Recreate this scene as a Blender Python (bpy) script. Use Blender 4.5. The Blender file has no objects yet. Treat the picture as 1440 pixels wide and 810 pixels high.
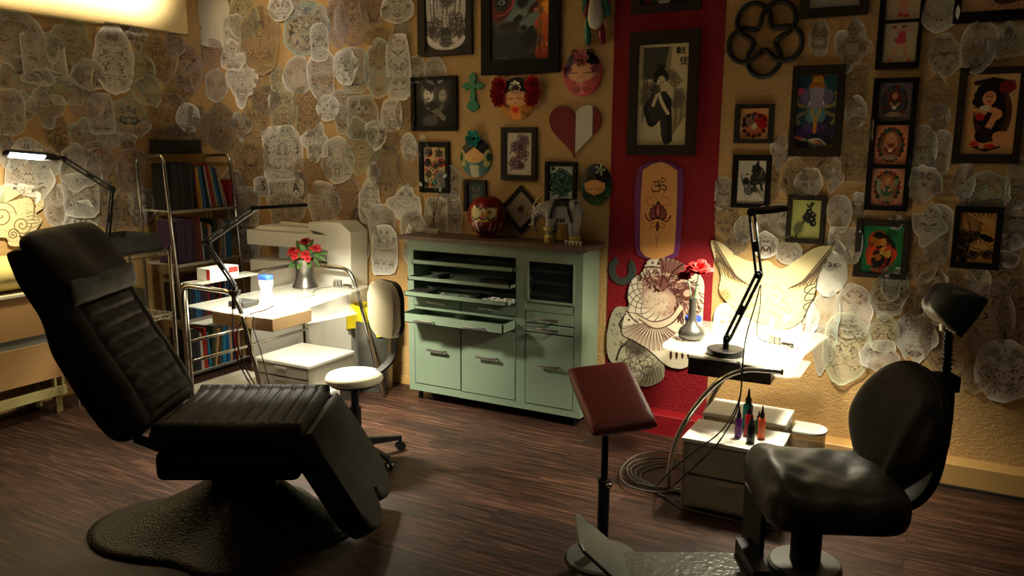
import bpy, bmesh, math, random
import numpy as np
from mathutils import Vector, Matrix
PI = math.pi
C = bpy.context.scene.collection
rnd = random.Random(7)

# ------------------------------------------------------------ camera
H = 1.7
FPX = 1120.0
yaw, pitch, roll = math.radians(-28.1), math.radians(10.1), math.radians(0.285)
FWD = Vector((math.sin(yaw)*math.cos(pitch), math.cos(yaw)*math.cos(pitch), -math.sin(pitch)))
RT0 = Vector((math.cos(yaw), -math.sin(yaw), 0)); UP0 = RT0.cross(FWD)
RT = RT0*math.cos(roll)+UP0*math.sin(roll); UPV = -RT0*math.sin(roll)+UP0*math.cos(roll)
cam = bpy.data.cameras.new('camera'); cam.sensor_width = 36; cam.lens = 28.0; cam.clip_start = .05
camo = bpy.data.objects.new('camera', cam); C.objects.link(camo)
camo.matrix_world = Matrix(((RT.x, UPV.x, -FWD.x, 0), (RT.y, UPV.y, -FWD.y, 0), (RT.z, UPV.z, -FWD.z, H), (0, 0, 0, 1)))
bpy.context.scene.camera = camo

# ------------------------------------------------------------ light and exposure
vs = bpy.context.scene.view_settings
vs.view_transform = 'Standard'; vs.look = 'None'; vs.gamma = 1.0; vs.use_curve_mapping = False
vs.exposure = 0.0
w = bpy.data.worlds.new('world'); bpy.context.scene.world = w; w.use_nodes = True
bg = w.node_tree.nodes['Background']; bg.inputs[0].default_value = (1.0, .80, .55, 1); bg.inputs[1].default_value = 0.010

def light(name, kind, loc, target, energy, col, size=.3, sizey=None, spot=None, blend=.5, spread=None):
    l = bpy.data.lights.new(name, kind); l.energy = energy; l.color = col
    if kind == 'AREA':
        l.size = size
        if spread: l.spread = math.radians(spread)
        if sizey: l.shape = 'RECTANGLE'; l.size_y = sizey
    elif kind == 'SPOT':
        l.shadow_soft_size = size; l.spot_size = math.radians(spot); l.spot_blend = blend
    else: l.shadow_soft_size = size
    o = bpy.data.objects.new(name, l); C.objects.link(o); o.location = loc
    o.rotation_euler = (Vector(target)-Vector(loc)).to_track_quat('-Z', 'Y').to_euler()
    return o
# warm wall washer above the left wall (outside the frame), and the room's dimmed ceiling lights
light('wall_washer_light', 'AREA', (-4.60, 2.75, 2.80), (-5.11, 2.75, 2.80), 36, (1.0, .87, .58), 2.6, .05, spread=62)
light('corner_spotlight', 'SPOT', (-3.3, 2.6, 2.86), (-4.4, 4.55, 2.35), 120, (1.0, .93, .80), .12, spot=46, blend=1.0)
light('ceiling_light_rear', 'AREA', (-3.2, 2.9, 2.86), (-3.2, 3.1, 0), 3.4, (1.0, .90, .70), .9)
light('ceiling_light_right', 'AREA', (.3, 2.6, 2.86), (.3, 2.8, 0), 1.7, (1.0, .84, .60), .9)
light('ceiling_light_front', 'AREA', (-1.6, .9, 2.86), (-1.6, 1.6, 0), 1.3, (1.0, .86, .62), .9)

# ------------------------------------------------------------ helpers
def ray(x, y): return FWD*FPX + RT*(x-720) + UPV*(405-y)
O0 = Vector((0, 0, H))
def onz(x, y, z=0.0):
    d = ray(x, y); return O0 + d*((z-H)/d.z)
def ony(x, y, Y):
    d = ray(x, y); return O0 + d*(Y/d.y)
def onx(x, y, X):
    d = ray(x, y); return O0 + d*(X/d.x)

WM = {}
def wm(o): return WM[o.name] if o is not None else Matrix.Identity(4)
def tag(o, label=None, cat=None, group=None, kind=None):
    if label: o['label'] = label
    if cat: o['category'] = cat
    if group: o['group'] = group
    if kind: o['kind'] = kind
    return o
def thing(name, label, cat, loc=(0, 0, 0), rz=0, group=None):
    o = bpy.data.objects.new(name, None); C.objects.link(o)
    o.empty_display_size = .05
    o.location = loc; o.rotation_euler = (0, 0, rz)
    WM[o.name] = Matrix.Translation(loc) @ Matrix.Rotation(rz, 4, 'Z')
    return tag(o, label, cat, group)
def obj(name, bm, mats, parent=None, smooth=False, local=False, origin=None, sharp=None):
    """bm (world coordinates, or the parent's with local=True) -> ONE mesh object"""
    me = bm
    if isinstance(bm, bmesh.types.BMesh):
        me = bpy.data.meshes.new(name)
        bmesh.ops.recalc_face_normals(bm, faces=bm.faces)
        bm.to_mesh(me); bm.free()
    M = Matrix.Identity(4)
    if parent is not None:
        M = wm(parent)
        if not local: me.transform(M.inverted())
    elif origin is not None:
        M = Matrix.Translation(origin); me.transform(M.inverted())
    if not isinstance(mats, (list, tuple)): mats = [mats]
    for m in mats: me.materials.append(m)
    if smooth:
        me.polygons.foreach_set('use_smooth', [True]*len(me.polygons))
        if sharp is not None: me.set_sharp_from_angle(angle=math.radians(sharp))
    o = bpy.data.objects.new(name, me); C.objects.link(o)
    if parent is not None: o.parent = parent; WM[o.name] = M
    else: o.matrix_world = M; WM[o.name] = M
    return o
def struct(name, bm, m, **k): return tag(obj(name, bm, m, **k), kind='structure')
def one(name, label, cat, bm, m, origin, group=None, **k):
    return tag(obj(name, bm, m, origin=origin, **k), label, cat, group)
def copy_tree(o, parent=None):
    c = o.copy(); C.objects.link(c); c.parent = parent
    if 'label' in c and parent is None: del c['label']
    for ch in list(o.children): copy_tree(ch, c)
    return c

NB = bmesh.new
def box(bm, c, s, M=None, bev=0, seg=2, mi=0):
    r = bmesh.ops.create_cube(bm, size=1.0)
    vs_ = r['verts']
    bmesh.ops.scale(bm, vec=Vector(s), verts=vs_)
    if bev:
        es = list({e for v in vs_ for e in v.link_edges})
        rr = bmesh.ops.bevel(bm, geom=es, offset=bev, segments=seg, affect='EDGES', profile=.5)
        vs_ = list({v for f in rr['faces'] for v in f.verts} | {v for v in vs_ if v.is_valid})
    vset = set(vs_)
    T = Matrix.Translation(Vector(c))
    if M is not None: T = T @ M.to_4x4()
    bmesh.ops.transform(bm, matrix=T, verts=list(vset))
    if mi:
        for f in {f for v in vset for f in v.link_faces}: f.material_index = mi
    return list(vset)
def box2(bm, a, b, bev=0, seg=2, mi=0):
    a = Vector(a); b = Vector(b)
    return box(bm, (a+b)/2, [abs(b[i]-a[i]) for i in range(3)], None, bev, seg, mi)
def bx(a, b, bev=0, seg=2):
    bm = NB(); box2(bm, a, b, bev, seg); return bm
def smoothpath(pts, n=6, closed=False):
    P = [Vector(p) for p in pts]; out = []
    N = len(P); rng = range(N if closed else N-1)
    for i in rng:
        p0 = P[(i-1) % N] if closed or i > 0 else P[0]*2-P[1]
        p1 = P[i]; p2 = P[(i+1) % N]
        p3 = P[(i+2) % N] if closed or i+2 < N else P[-1]*2-P[-2]
        for k in range(n):
            t = k/n
            out.append(.5*((2*p1)+(-p0+p2)*t+(2*p0-5*p1+4*p2-p3)*t*t+(-p0+3*p1-3*p2+p3)*t**3))
    if not closed: out.append(P[-1])
    return out
def fillet(pts, r, n=5):
    """polyline with rounded corners"""
    P = [Vector(p) for p in pts]; out = [P[0]]
    for i in range(1, len(P)-1):
        a = (P[i-1]-P[i]); b = (P[i+1]-P[i]); rr = min(r, a.length*.49, b.length*.49)
        p = P[i]+a.normalized()*rr; q = P[i]+b.normalized()*rr
        for k in range(n+1):
            t = k/n; out.append(p*(1-t)**2+P[i]*2*t*(1-t)+q*t*t)
    out.append(P[-1]); return out
def tube(bm, pts, r, n=10, closed=False, caps=True, mi=0):
    P = [Vector(p) for p in pts]; N = len(P)
    rr = r if isinstance(r, (list, tuple)) else [r]*N
    T = []
    for i in range(N):
        a = P[(i-1) % N] if closed or i > 0 else P[i]; b = P[(i+1) % N] if closed or i < N-1 else P[i]
        t = (b-a); T.append(t.normalized() if t.length > 1e-9 else Vector((0, 0, 1)))
    nrm = T[0].orthogonal().normalized(); rings = []
    for i in range(N):
        nrm = (nrm - T[i]*nrm.dot(T[i]))
        nrm = nrm.normalized() if nrm.length > 1e-6 else T[i].orthogonal().normalized()
        bn = T[i].cross(nrm)
        rings.append([bm.verts.new(P[i]+(nrm*math.cos(2*PI*k/n)+bn*math.sin(2*PI*k/n))*rr[i]) for k in range(n)])
    fs = []
    for i in range(N if closed else N-1):
        A = rings[i]; B = rings[(i+1) % N]
        for k in range(n): fs.append(bm.faces.new((A[k], A[(k+1) % n], B[(k+1) % n], B[k])))
    if caps and not closed:
        fs.append(bm.faces.new(rings[0][::-1])); fs.append(bm.faces.new(rings[-1]))
    for f in fs: f.material_index = mi
    return bm
def tb(pts, r, n=10, closed=False):
    bm = NB(); tube(bm, pts, r, n, closed); return bm
def lathe(bm, prof, c=(0, 0, 0), n=28, M=None, mi=0, sx=1, sy=1):
    """prof: (radius, z) list"""
    T = Matrix.Translation(Vector(c))
    if M is not None: T = T @ M.to_4x4()
    rings = []
    for (r, z) in prof:
        if r < 1e-5: rings.append([bm.verts.new(T @ Vector((0, 0, z)))])
        else: rings.append([bm.verts.new(T @ Vector((r*sx*math.cos(2*PI*k/n), r*sy*math.sin(2*PI*k/n), z))) for k in range(n)])
    for i in range(len(rings)-1):
        A, B = rings[i], rings[i+1]
        for k in range(n):
            a = [A[k % len(A)], A[(k+1) % len(A)], B[(k+1) % len(B)], B[k % len(B)]]
            u = []
            for v in a:
                if v not in u: u.append(v)
            if len(u) > 2: bm.faces.new(u).material_index = mi
    for R_ in (rings[0], rings[-1]):
        if len(R_) > 2:
            try: bm.faces.new(R_).material_index = mi
            except ValueError: pass
    return bm
def lt(prof, c=(0, 0, 0), n=28, M=None, sx=1, sy=1):
    bm = NB(); lathe(bm, prof, c, n, M, 0, sx, sy); return bm
def prism(bm, poly, d, M=None, bev=0, mi=0, seg=2):
    """poly in local XY, extruded 0..d along local Z, then transformed by M"""
    M = M or Matrix.Identity(4)
    bot = [bm.verts.new(Vector((p[0], p[1], 0))) for p in poly]
    top = [bm.verts.new(Vector((p[0], p[1], d))) for p in poly]
    n = len(poly); fs = [bm.faces.new(bot[::-1]), bm.faces.new(top)]
    for k in range(n): fs.append(bm.faces.new((bot[k], bot[(k+1) % n], top[(k+1) % n], top[k])))
    vv = bot+top
    if bev:
        es = list(fs[0].edges)+list(fs[1].edges)
        if bev > 0:
            rr = bmesh.ops.bevel(bm, geom=es, offset=bev, segments=seg, affect='EDGES', profile=.5)
            vv = list({v for f in rr['faces'] for v in f.verts}); 
            extra = {v for f in fs if f.is_valid for v in f.verts}
            vv = list(set(vv) | extra | {v for v in bot+top if v.is_valid})
            fs = list({f for v in vv for f in v.link_faces})
    for f in fs:
        if f.is_valid: f.material_index = mi
    bmesh.ops.transform(bm, matrix=M, verts=vv)
    return bm
def pr(poly, d, M=None, bev=0, seg=2):
    bm = NB(); prism(bm, poly, d, M, bev, 0, seg); return bm
def frameM(o, x, y, z=None):
    """matrix with origin o and local axes x, y (z = cross)"""
    x = Vector(x).normalized(); y = Vector(y).normalized(); z = Vector(z) if z is not None else x.cross(y)
    z = z.normalized()
    return Matrix(((x.x, y.x, z.x, o[0]), (x.y, y.y, z.y, o[1]), (x.z, y.z, z.z, o[2]), (0, 0, 0, 1)))
RX = lambda a: Matrix.Rotation(a, 4, 'X')
RY = lambda a: Matrix.Rotation(a, 4, 'Y')
RZ = lambda a: Matrix.Rotation(a, 4, 'Z')
# matrix for work hung on the back wall: local x = +X, local y = up, local z = out of the wall (-Y)
YW = 4.55; XL = -5.18
def wallM(x, z, out=0.0, rot=0.0): return frameM((x, YW-out, z), (1, 0, 0), (0, 0, 1), (0, -1, 0)) @ RZ(rot)

def noise1(i, s=0): return math.sin(i*12.9898+s*78.233)*43758.5453 % 1.0

# ------------------------------------------------------------ materials
def s2l(c): return tuple((x/12.92 if x <= .04045 else ((x+.055)/1.055)**2.4) for x in c[:3])
def mat(name, col=(.5, .5, .5), rough=.5, metal=0, srgb=False, spec=None, bump=None, bscale=50, bdist=.002, bdetail=4,
        trans=0, ior=1.45, emit=None, estr=0, mottled=None, mscale=5, alpha=1, coat=0):
    m = bpy.data.materials.new(name); m.use_nodes = True
    nt = m.node_tree; p = nt.nodes['Principled BSDF']
    if srgb: col = s2l(col)
    p.inputs['Base Color'].default_value = (*col[:3], 1); p.inputs['Roughness'].default_value = rough
    p.inputs['Metallic'].default_value = metal; p.inputs['IOR'].default_value = ior
    p.inputs['Transmission Weight'].default_value = trans; p.inputs['Alpha'].default_value = alpha
    p.inputs['Coat Weight'].default_value = coat
    if spec is not None: p.inputs['Specular IOR Level'].default_value = spec
    if emit: p.inputs['Emission Color'].default_value = (*emit, 1); p.inputs['Emission Strength'].default_value = estr
    if bump or mottled:
        tc = nt.nodes.new('ShaderNodeTexCoord')
    if bump:
        nz = nt.nodes.new('ShaderNodeTexNoise'); nz.inputs['Scale'].default_value = bscale; nz.inputs['Detail'].default_value = bdetail
        b = nt.nodes.new('ShaderNodeBump'); b.inputs['Strength'].default_value = bump; b.inputs['Distance'].default_value = bdist
        nt.links.new(tc.outputs['Object'], nz.inputs['Vector']); nt.links.new(nz.outputs[0], b.inputs['Height'])
        nt.links.new(b.outputs[0], p.inputs['Normal'])
    if mottled:
        n2 = nt.nodes.new('ShaderNodeTexNoise'); n2.inputs['Scale'].default_value = mscale; n2.inputs['Detail'].default_value = 5
        mx = nt.nodes.new('ShaderNodeMix'); mx.data_type = 'RGBA'
        cr = nt.nodes.new('ShaderNodeMapRange'); cr.inputs['From Min'].default_value = .35; cr.inputs['From Max'].default_value = .65
        nt.links.new(tc.outputs['Object'], n2.inputs['Vector']); nt.links.new(n2.outputs[0], cr.inputs[0]); nt.links.new(cr.outputs[0], mx.inputs[0])
        mx.inputs[6].default_value = (*col[:3], 1); mx.inputs[7].default_value = (*mottled, 1)
        nt.links.new(mx.outputs[2], p.inputs['Base Color'])
    return m
def nodes_of(name):
    m = bpy.data.materials.new(name); m.use_nodes = True
    nt = m.node_tree; return m, nt, nt.nodes['Principled BSDF'], nt.nodes['Material Output']
def plaster(name, col):
    m, nt, p, out = nodes_of(name)
    N = nt.nodes.new; L = nt.links.new
    tc = N('ShaderNodeTexCoord')
    n1 = N('ShaderNodeTexNoise'); n1.inputs['Scale'].default_value = 42; n1.inputs['Detail'].default_value = 3; n1.inputs['Distortion'].default_value = 1.2
    n2 = N('ShaderNodeTexNoise'); n2.inputs['Scale'].default_value = 2.5
    mp = N('ShaderNodeMapping'); mp.inputs['Scale'].default_value = (1, 1, 1.5)
    L(tc.outputs['Object'], mp.inputs[0]); L(mp.outputs[0], n1.inputs['Vector']); L(tc.outputs['Object'], n2.inputs['Vector'])
    cr = N('ShaderNodeMapRange'); cr.inputs['From Min'].default_value = .38; cr.inputs['From Max'].default_value = .62
    L(n1.outputs[0], cr.inputs[0])
    b = N('ShaderNodeBump'); b.inputs['Strength'].default_value = .55; b.inputs['Distance'].default_value = .004
    L(cr.outputs[0], b.inputs['Height']); L(b.outputs[0], p.inputs['Normal'])
    mx = N('ShaderNodeMix'); mx.data_type = 'RGBA'; L(n2.outputs[0], mx.inputs[0])
    mx.inputs[6].default_value = (*[c*.88 for c in col], 1); mx.inputs[7].default_value = (*[c*1.1 for c in col], 1)
    L(mx.outputs[2], p.inputs['Base Color']); p.inputs['Roughness'].default_value = .75
    p.inputs['Specular IOR Level'].default_value = .3
    return m
WALLC = (.47, .295, .115)
M_wall = plaster('ochre_plaster', WALLC)
M_redwall = plaster('crimson_plaster', (.22, .004, .010))
M_trimo = mat('ochre_paint', (.50, .30, .10), .5)
M_trimr = mat('crimson_paint', (.22, .004, .009), .5)
M_ceil = mat('ceiling_paint', (.35, .26, .15), .8)
def wood_floor():
    m, nt, p, out = nodes_of('walnut_boards'); N = nt.nodes.new; L = nt.links.new
    tc = N('ShaderNodeTexCoord')
    rot = N('ShaderNodeMapping'); rot.inputs['Rotation'].default_value = (0, 0, math.radians(0)); L(tc.outputs['Object'], rot.inputs[0])
    br = N('ShaderNodeTexBrick'); br.offset = .37; br.inputs['Scale'].default_value = 1
    br.inputs['Brick Width'].default_value = 1.25; br.inputs['Row Height'].default_value = .135; br.inputs['Mortar Size'].default_value = .0014
    br.inputs['Mortar Smooth'].default_value = .3; br.inputs['Bias'].default_value = 0
    br.inputs['Color1'].default_value = (0, 0, 0, 1); br.inputs['Color2'].default_value = (1, 1, 1, 1); br.inputs['Mortar'].default_value = (.5, .5, .5, 1)
    L(rot.outputs[0], br.inputs['Vector'])
    off = N('ShaderNodeVectorMath'); off.operation = 'MULTIPLY_ADD'; L(br.outputs['Color'], off.inputs[0])
    off.inputs[1].default_value = (7.3, 3.1, 0); L(rot.outputs[0], off.inputs[2])
    st = N('ShaderNodeMapping'); st.inputs['Scale'].default_value = (2.0, 34, 1); L(off.outputs[0], st.inputs[0])
    g = N('ShaderNodeTexNoise'); g.inputs['Scale'].default_value = 1.6; g.inputs['Detail'].default_value = 8; g.inputs['Roughness'].default_value = .68; g.inputs['Distortion'].default_value = .6
    L(st.outputs[0], g.inputs['Vector'])
    cr = N('ShaderNodeValToRGB'); e = cr.color_ramp.elements
    e[0].position = .30; e[0].color = (.010, .0045, .003, 1); e[1].position = .74; e[1].color = (.16, .088, .055, 1)
    x = cr.color_ramp.elements.new(.50); x.color = (.036, .016, .0095, 1)
    x = cr.color_ramp.elements.new(.60); x.color = (.085, .041, .025, 1)
    L(g.outputs[0], cr.inputs[0])
    tone = N('ShaderNodeMix'); tone.data_type = 'RGBA'; tone.blend_type = 'MULTIPLY'; tone.inputs[0].default_value = 1
    tr = N('ShaderNodeValToRGB'); tr.color_ramp.elements[0].color = (.55, .50, .50, 1); tr.color_ramp.elements[1].color = (1.25, 1.15, 1.1, 1)
    L(br.outputs['Color'], tr.inputs[0]); L(cr.outputs[0], tone.inputs[6]); L(tr.outputs[0], tone.inputs[7])
    mo = N('ShaderNodeMix'); mo.data_type = 'RGBA'; L(br.outputs['Fac'], mo.inputs[0]); L(tone.outputs[2], mo.inputs[6]); mo.inputs[7].default_value = (.006, .003, .002, 1)
    L(mo.outputs[2], p.inputs['Base Color'])
    rr = N('ShaderNodeMapRange'); rr.inputs['To Min'].default_value = .38; rr.inputs['To Max'].default_value = .62; L(g.outputs[0], rr.inputs[0]); L(rr.outputs[0], p.inputs['Roughness'])
    b = N('ShaderNodeBump'); b.inputs['Strength'].default_value = .25; b.inputs['Distance'].default_value = .001; L(g.outputs[0], b.inputs['Height']); L(b.outputs[0], p.inputs['Normal'])
    p.inputs['Specular IOR Level'].default_value = .35
    return m
M_floor = wood_floor()
M_blk = mat('black_paint', (.006, .006, .006), .42)
M_blkmat = mat('black_matte', (.008, .008, .008), .7)
M_chrome = mat('chrome_tube', (.62, .60, .56), .18, 1)
M_steel = mat('brushed_steel', (.42, .41, .38), .33, 1, bump=.1, bscale=120)
M_leather = mat('black_leather', (.017, .016, .012), .58, spec=.35, bump=.4, bscale=22, bdist=.003, mottled=(.030, .028, .021), mscale=9)
M_leather2 = mat('black_leather_worn', (.016, .016, .013), .42, bump=.5, bscale=16, bdist=.006, bdetail=4, mottled=(.075, .070, .055), mscale=8)
M_white = mat('white_plastic', (.84, .82, .75), .35)
M_whitematte = mat('white_laminate', (.84, .81, .72), .5)
M_mint = mat('mint_enamel', (.19, .255, .18), .42, bump=.15, bscale=160, bdist=.0006, mottled=(.17, .23, .16), mscale=3)
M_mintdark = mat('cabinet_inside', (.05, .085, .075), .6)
M_woodtop = mat('walnut_worktop', (.14, .085, .06), .45, mottled=(.09, .055, .04), mscale=14)
def glassmat(name, col, alpha, rough=.08, diff=.5):
    m, nt, p, out = nodes_of(name)
    p.inputs['Base Color'].default_value = (*col, 1); p.inputs['Roughness'].default_value = rough; p.inputs['Alpha'].default_value = alpha
    return m
M_glass = glassmat('frosted_white_glass', (.78, .78, .68), .24, .12)
M_glassc = glassmat('clear_acrylic', (.62, .62, .55), .24, .15)
M_glassk = glassmat('cabinet_glass', (.02, .03, .03), .30, .03)
M_vc = None
def vcmat(name, rough=.6, coat=0):
    m, nt, p, out = nodes_of(name)
    a = nt.nodes.new('ShaderNodeAttribute'); a.attribute_name = 'Col'; nt.links.new(a.outputs['Color'], p.inputs['Base Color'])
    p.inputs['Roughness'].default_value = rough; p.inputs['Coat Weight'].default_value = coat; p.inputs['Coat Roughness'].default_value = .1
    p.inputs['Specular IOR Level'].default_value = .3
    return m
M_art = vcmat('printed_art', .45); M_paint = vcmat('painted_surface', .45)
_sol = {}
def solid(r, g, b, rough=.5, metal=0):
    k = (round(r, 3), round(g, 3), round(b, 3), rough, metal)
    if k not in _sol: _sol[k] = mat('colour_%d' % len(_sol), s2l((r, g, b)), rough, metal)
    return _sol[k]
# ------------------------------------------------------------ room shell
XR = 2.6; YF = -1.6; ZC = 2.9
struct('floor', bx((XL-.1, YF, -.08), (XR, YW+.1, 0)), M_floor)
struct('ceiling', bx((XL-.1, YF, ZC), (XR, YW+.1, ZC+.08)), M_ceil)
RX0 = ony(859, 240, YW).x; RX1 = ony(1010, 240, YW).x
bm = NB()
box2(bm, (XL-.1, YW, 0), (RX0, YW+.1, ZC)); box2(bm, (RX1, YW, 0), (XR, YW+.1, ZC))
bmr = NB(); box2(bmr, (RX0, YW-.004, 0), (RX1, YW+.1, ZC))
struct('wall_back', bm, M_wall)
struct('wall_back_red_stripe', bmr, M_redwall)
struct('wall_left', bx((XL-.1, YF, 0), (XL, YW, ZC)), M_wall)
# deep boxed skirting along the back wall, red where the wall is red
def skirt(x0, x1, m, name):
    poly = [(YW-.12, 0), (YW-.12, .118), (YW-.115, .123), (YW+.0, .123), (YW, 0)]
    b = NB(); vs0 = [b.verts.new((x0, p[0], p[1])) for p in poly]; vs1 = [b.verts.new((x1, p[0], p[1])) for p in poly]
    b.faces.new(vs0[::-1]); b.faces.new(vs1)
    for k in range(5): b.faces.new((vs0[k], vs0[(k+1) % 5], vs1[(k+1) % 5], vs1[k]))
    return struct(name, b, m)
skirt(RX0, RX1, M_trimr, 'baseboard_red'); skirt(RX1, XR, M_trimo, 'baseboard_right')
struct('baseboard_back', bx((XL+.32, YW-.012, 0), (RX0, YW, .06)), M_trimo)
struct('baseboard_left', bx((XL, YF, 0), (XL+.012, YW-.012, .06)), M_trimo)
# dark tile strip in front of the right skirting
struct('trim_1', bx((RX1, YW-.135, 0), (XR, YW-.12, .012)), mat('dark_bead', (.02, .018, .015), .5))
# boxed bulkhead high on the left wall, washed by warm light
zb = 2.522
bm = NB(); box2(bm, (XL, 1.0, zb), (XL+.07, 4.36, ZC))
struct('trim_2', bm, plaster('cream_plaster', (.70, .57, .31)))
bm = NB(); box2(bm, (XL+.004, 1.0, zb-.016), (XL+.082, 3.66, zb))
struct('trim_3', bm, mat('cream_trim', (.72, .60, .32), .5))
# ------------------------------------------------------------ padded surfaces
def pad(L, Wd, Tt, Tb, nx=40, ny=30, fn=None, p=12, corner=.0, M=None, pw=.5, fb=None):
    """closed upholstered slab centred on the origin: top bulges to Tt, underside to -Tb"""
    bm = NB()
    def par(n): return [math.sin((k/n*2-1)*PI/2)*.35+(k/n*2-1)*.65 for k in range(n+1)]
    Xs, Ys = par(nx), par(ny)
    def plan(X, Y):
        c = corner
        return (X*L/2*(1-c*abs(Y)**6*abs(X)**2), Y*Wd/2*(1-c*abs(X)**6*abs(Y)**2))
    top = {}; bot = {}
    M = M or Matrix.Identity(4)
    for i, X in enumerate(Xs):
        for j, Y in enumerate(Ys):
            x, y = plan(X, Y)
            e = (max(0, 1-abs(X)**p)*max(0, 1-abs(Y)**p))**pw
            zt = (Tt+(fn(x, y, X, Y) if fn else 0))*e
            edge = i in (0, nx) or j in (0, ny)
            v = bm.verts.new(M @ Vector((x, y, zt if not edge else 0))); top[i, j] = v
            if edge: bot[i, j] = v
            else: bot[i, j] = bm.verts.new(M @ Vector((x, y, (-Tb+(fb(x, y, X, Y) if fb else 0))*e)))
    for i in range(nx):
        for j in range(ny):
            bm.faces.new((top[i, j], top[i+1, j], top[i+1, j+1], top[i, j+1]))
            bm.faces.new((bot[i, j], bot[i, j+1], bot[i+1, j+1], bot[i+1, j]))
    return bm
def sm(a, b, x):
    t = min(1, max(0, (x-a)/(b-a))); return t*t*(3-2*t)

# ------------------------------------------------------------ reclining tattoo chair
RC = Vector((-2.60, 2.41, 0)); RA = math.radians(28.9)
rec = thing('reclining_chair', 'large black leather reclining client chair with ribbed backrest and head pillow', 'chair', RC, RA)
# cast star foot
def star_R(t):
    return .30+.42*max(0, math.cos(t-PI))**3.2+.15*max(0, math.cos(t+PI/2))**6+.13*max(0, math.cos(t-PI/2))**6+.16*max(0, math.cos(t))**5
bm = NB(); NR, NT = 16, 72; rings = []
for i in range(NR+1):
    s = i/NR; rg = []
    for k in range(NT):
        t = 2*PI*k/NT; R_ = star_R(t)
        z = .022+.315*(1-s)**2.0+.03*math.sin(s*PI) if s < .999 else .018
        rg.append(bm.verts.new((math.cos(t)*R_*(s*.93+.07), math.sin(t)*R_*(s*.93+.07), z)))
    rings.append(rg)
rings.append([bm.verts.new((math.cos(2*PI*k/NT)*star_R(2*PI*k/NT)*1.0, math.sin(2*PI*k/NT)*star_R(2*PI*k/NT), 0)) for k in range(NT)])
for a, b in zip(rings[:-1], rings[1:]):
    for k in range(NT): bm.faces.new((a[k], a[(k+1) % NT], b[(k+1) % NT], b[k]))
bm.faces.new(rings[0]); bm.faces.new(rings[-1])
M_cast = mat('cast_black_metal', (.014, .013, .011), .34, .2, bump=1.0, bscale=110, bdist=.006, bdetail=2)
obj('base', bm, M_cast, rec, smooth=True, local=True)
bm = NB(); box2(bm, (-.14, -.12, .22), (.14, .12, .345), .02); obj('lift_column', bm, M_blk, rec, local=True)
bm = NB(); box2(bm, (-.305, -.275, .335), (.285, .275, .462), .03, 3); obj('seat_box', bm, M_blkmat, rec, smooth=True, local=True, sharp=40)
def ribs_u(x, y, X, Y):
    inn = sm(.30, .245, abs(y))*sm(.31, .27, abs(x))
    k = math.sin((x+.35)/.056*PI+y*1.2)
    bol = .020*sm(.215, .262, abs(y))
    return inn*(.009*min(1, abs(k)*1.6)**.8-.010)+bol+.002*math.sin(x*31+y*17)*math.sin(y*23)
bm = pad(.635, .585, .065, .055, 120, 44, ribs_u, p=16, corner=.02, M=Matrix.Translation((-.005, 0, .513)))
seat = obj('seat_cushion', bm, M_leather, rec, smooth=True, local=True)
for sy in (-.262, .268): obj('side_roll', tb([(-.30, sy, .560), (.30, sy, .560)], .026, 14), M_leather, seat, smooth=True, local=True)
# backrest: axis from the hinge up along d, n is the sitting side
bd = Vector((-.49, 0, .872)); bn = Vector((.872, 0, .49)); b0 = Vector((-.375, 0, .53))
MB_ = frameM(b0+bd*.43, bd, (0, 1, 0), bn)
def ribs_back(x, y, X, Y):
    s = x+.43
    panel = sm(.225, .19, abs(y))*sm(.02, .06, s)*sm(.60, .56, s)
    k = math.cos((s-.04)/.0655*PI)
    r = .016*(1-abs(k)**9)*(1-(abs(y)/.215)**6)
    crease = -.012*math.exp(-((abs(y)-.212)/.010)**2)*sm(.0, .04, s)*sm(.66, .6, s)
    wr = .0035*math.sin(s*47+y*22)*math.sin(y*41+s*9)
    return panel*(r-.004+wr)+crease+.002*math.sin(s*21+y*13)
def back_under(x, y, X, Y):
    s = x+.43
    return .05*sm(.42, .62, s)+.03*sm(.85, .7, s)*0-.02*math.exp(-((s-.2)/.25)**2)+.02*sm(.72, .86, s)
bm = pad(.89, .60, .085, .10, 130, 44, ribs_back, p=14, corner=.03, M=MB_, fb=back_under)
obj('backrest', bm, M_leather, rec, smooth=True, local=True)
# head pillow folded over the top
MP = frameM(b0+bd*.745+bn*.070, bd, (0, 1, 0), bn)
def pil(x, y, X, Y):
    return .02*math.exp(-((y-.03)/.10)**2-((x-.02)/.08)**2)*-1.4+.0015*math.sin(x*35+y*24)-.035*sm(0, .19, x)
bm = pad(.33, .56, .072, .055, 50, 60, pil, p=7, corner=.10, M=MP)
hp = obj('head_pillow', bm, M_leather, rec, smooth=True, local=True)
fb_ = NB()
def facepatch(bm, M, L, Wd, h, f):
    nx, ny = 60, 14; g = {}
    for i in range(nx+1):
        for j in range(ny+1):
            x = (i/nx-.5)*L; y = (j/ny-.5)*Wd
            e = (1-abs(i/nx*2-1)**8)*(1-abs(j/ny*2-1)**4)
            g[i, j] = bm.verts.new(M @ Vector((x, y, h*e**.5+f(x, y)*e)))
    for i in range(nx):
        for j in range(ny): bm.faces.new((g[i, j], g[i+1, j], g[i+1, j+1], g[i, j+1]))
M_worn = mat('worn_leather_end', (.06, .057, .045), .55, bump=.5, bscale=40, bdist=.003, mottled=(.035, .033, .027), mscale=30)
MF = frameM((-.572, 0, 1.118), (0, 1, 0), (-.12, 0, 1))
facepatch(fb_, MF, .545, .105, .014, lambda x, y: .0012*math.sin(x*50)*math.sin(y*70+x*9))
obj('pillow_end_panel', fb_, M_worn, hp, smooth=True, local=True)['label'] = 'worn greyish leather end panel'
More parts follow.
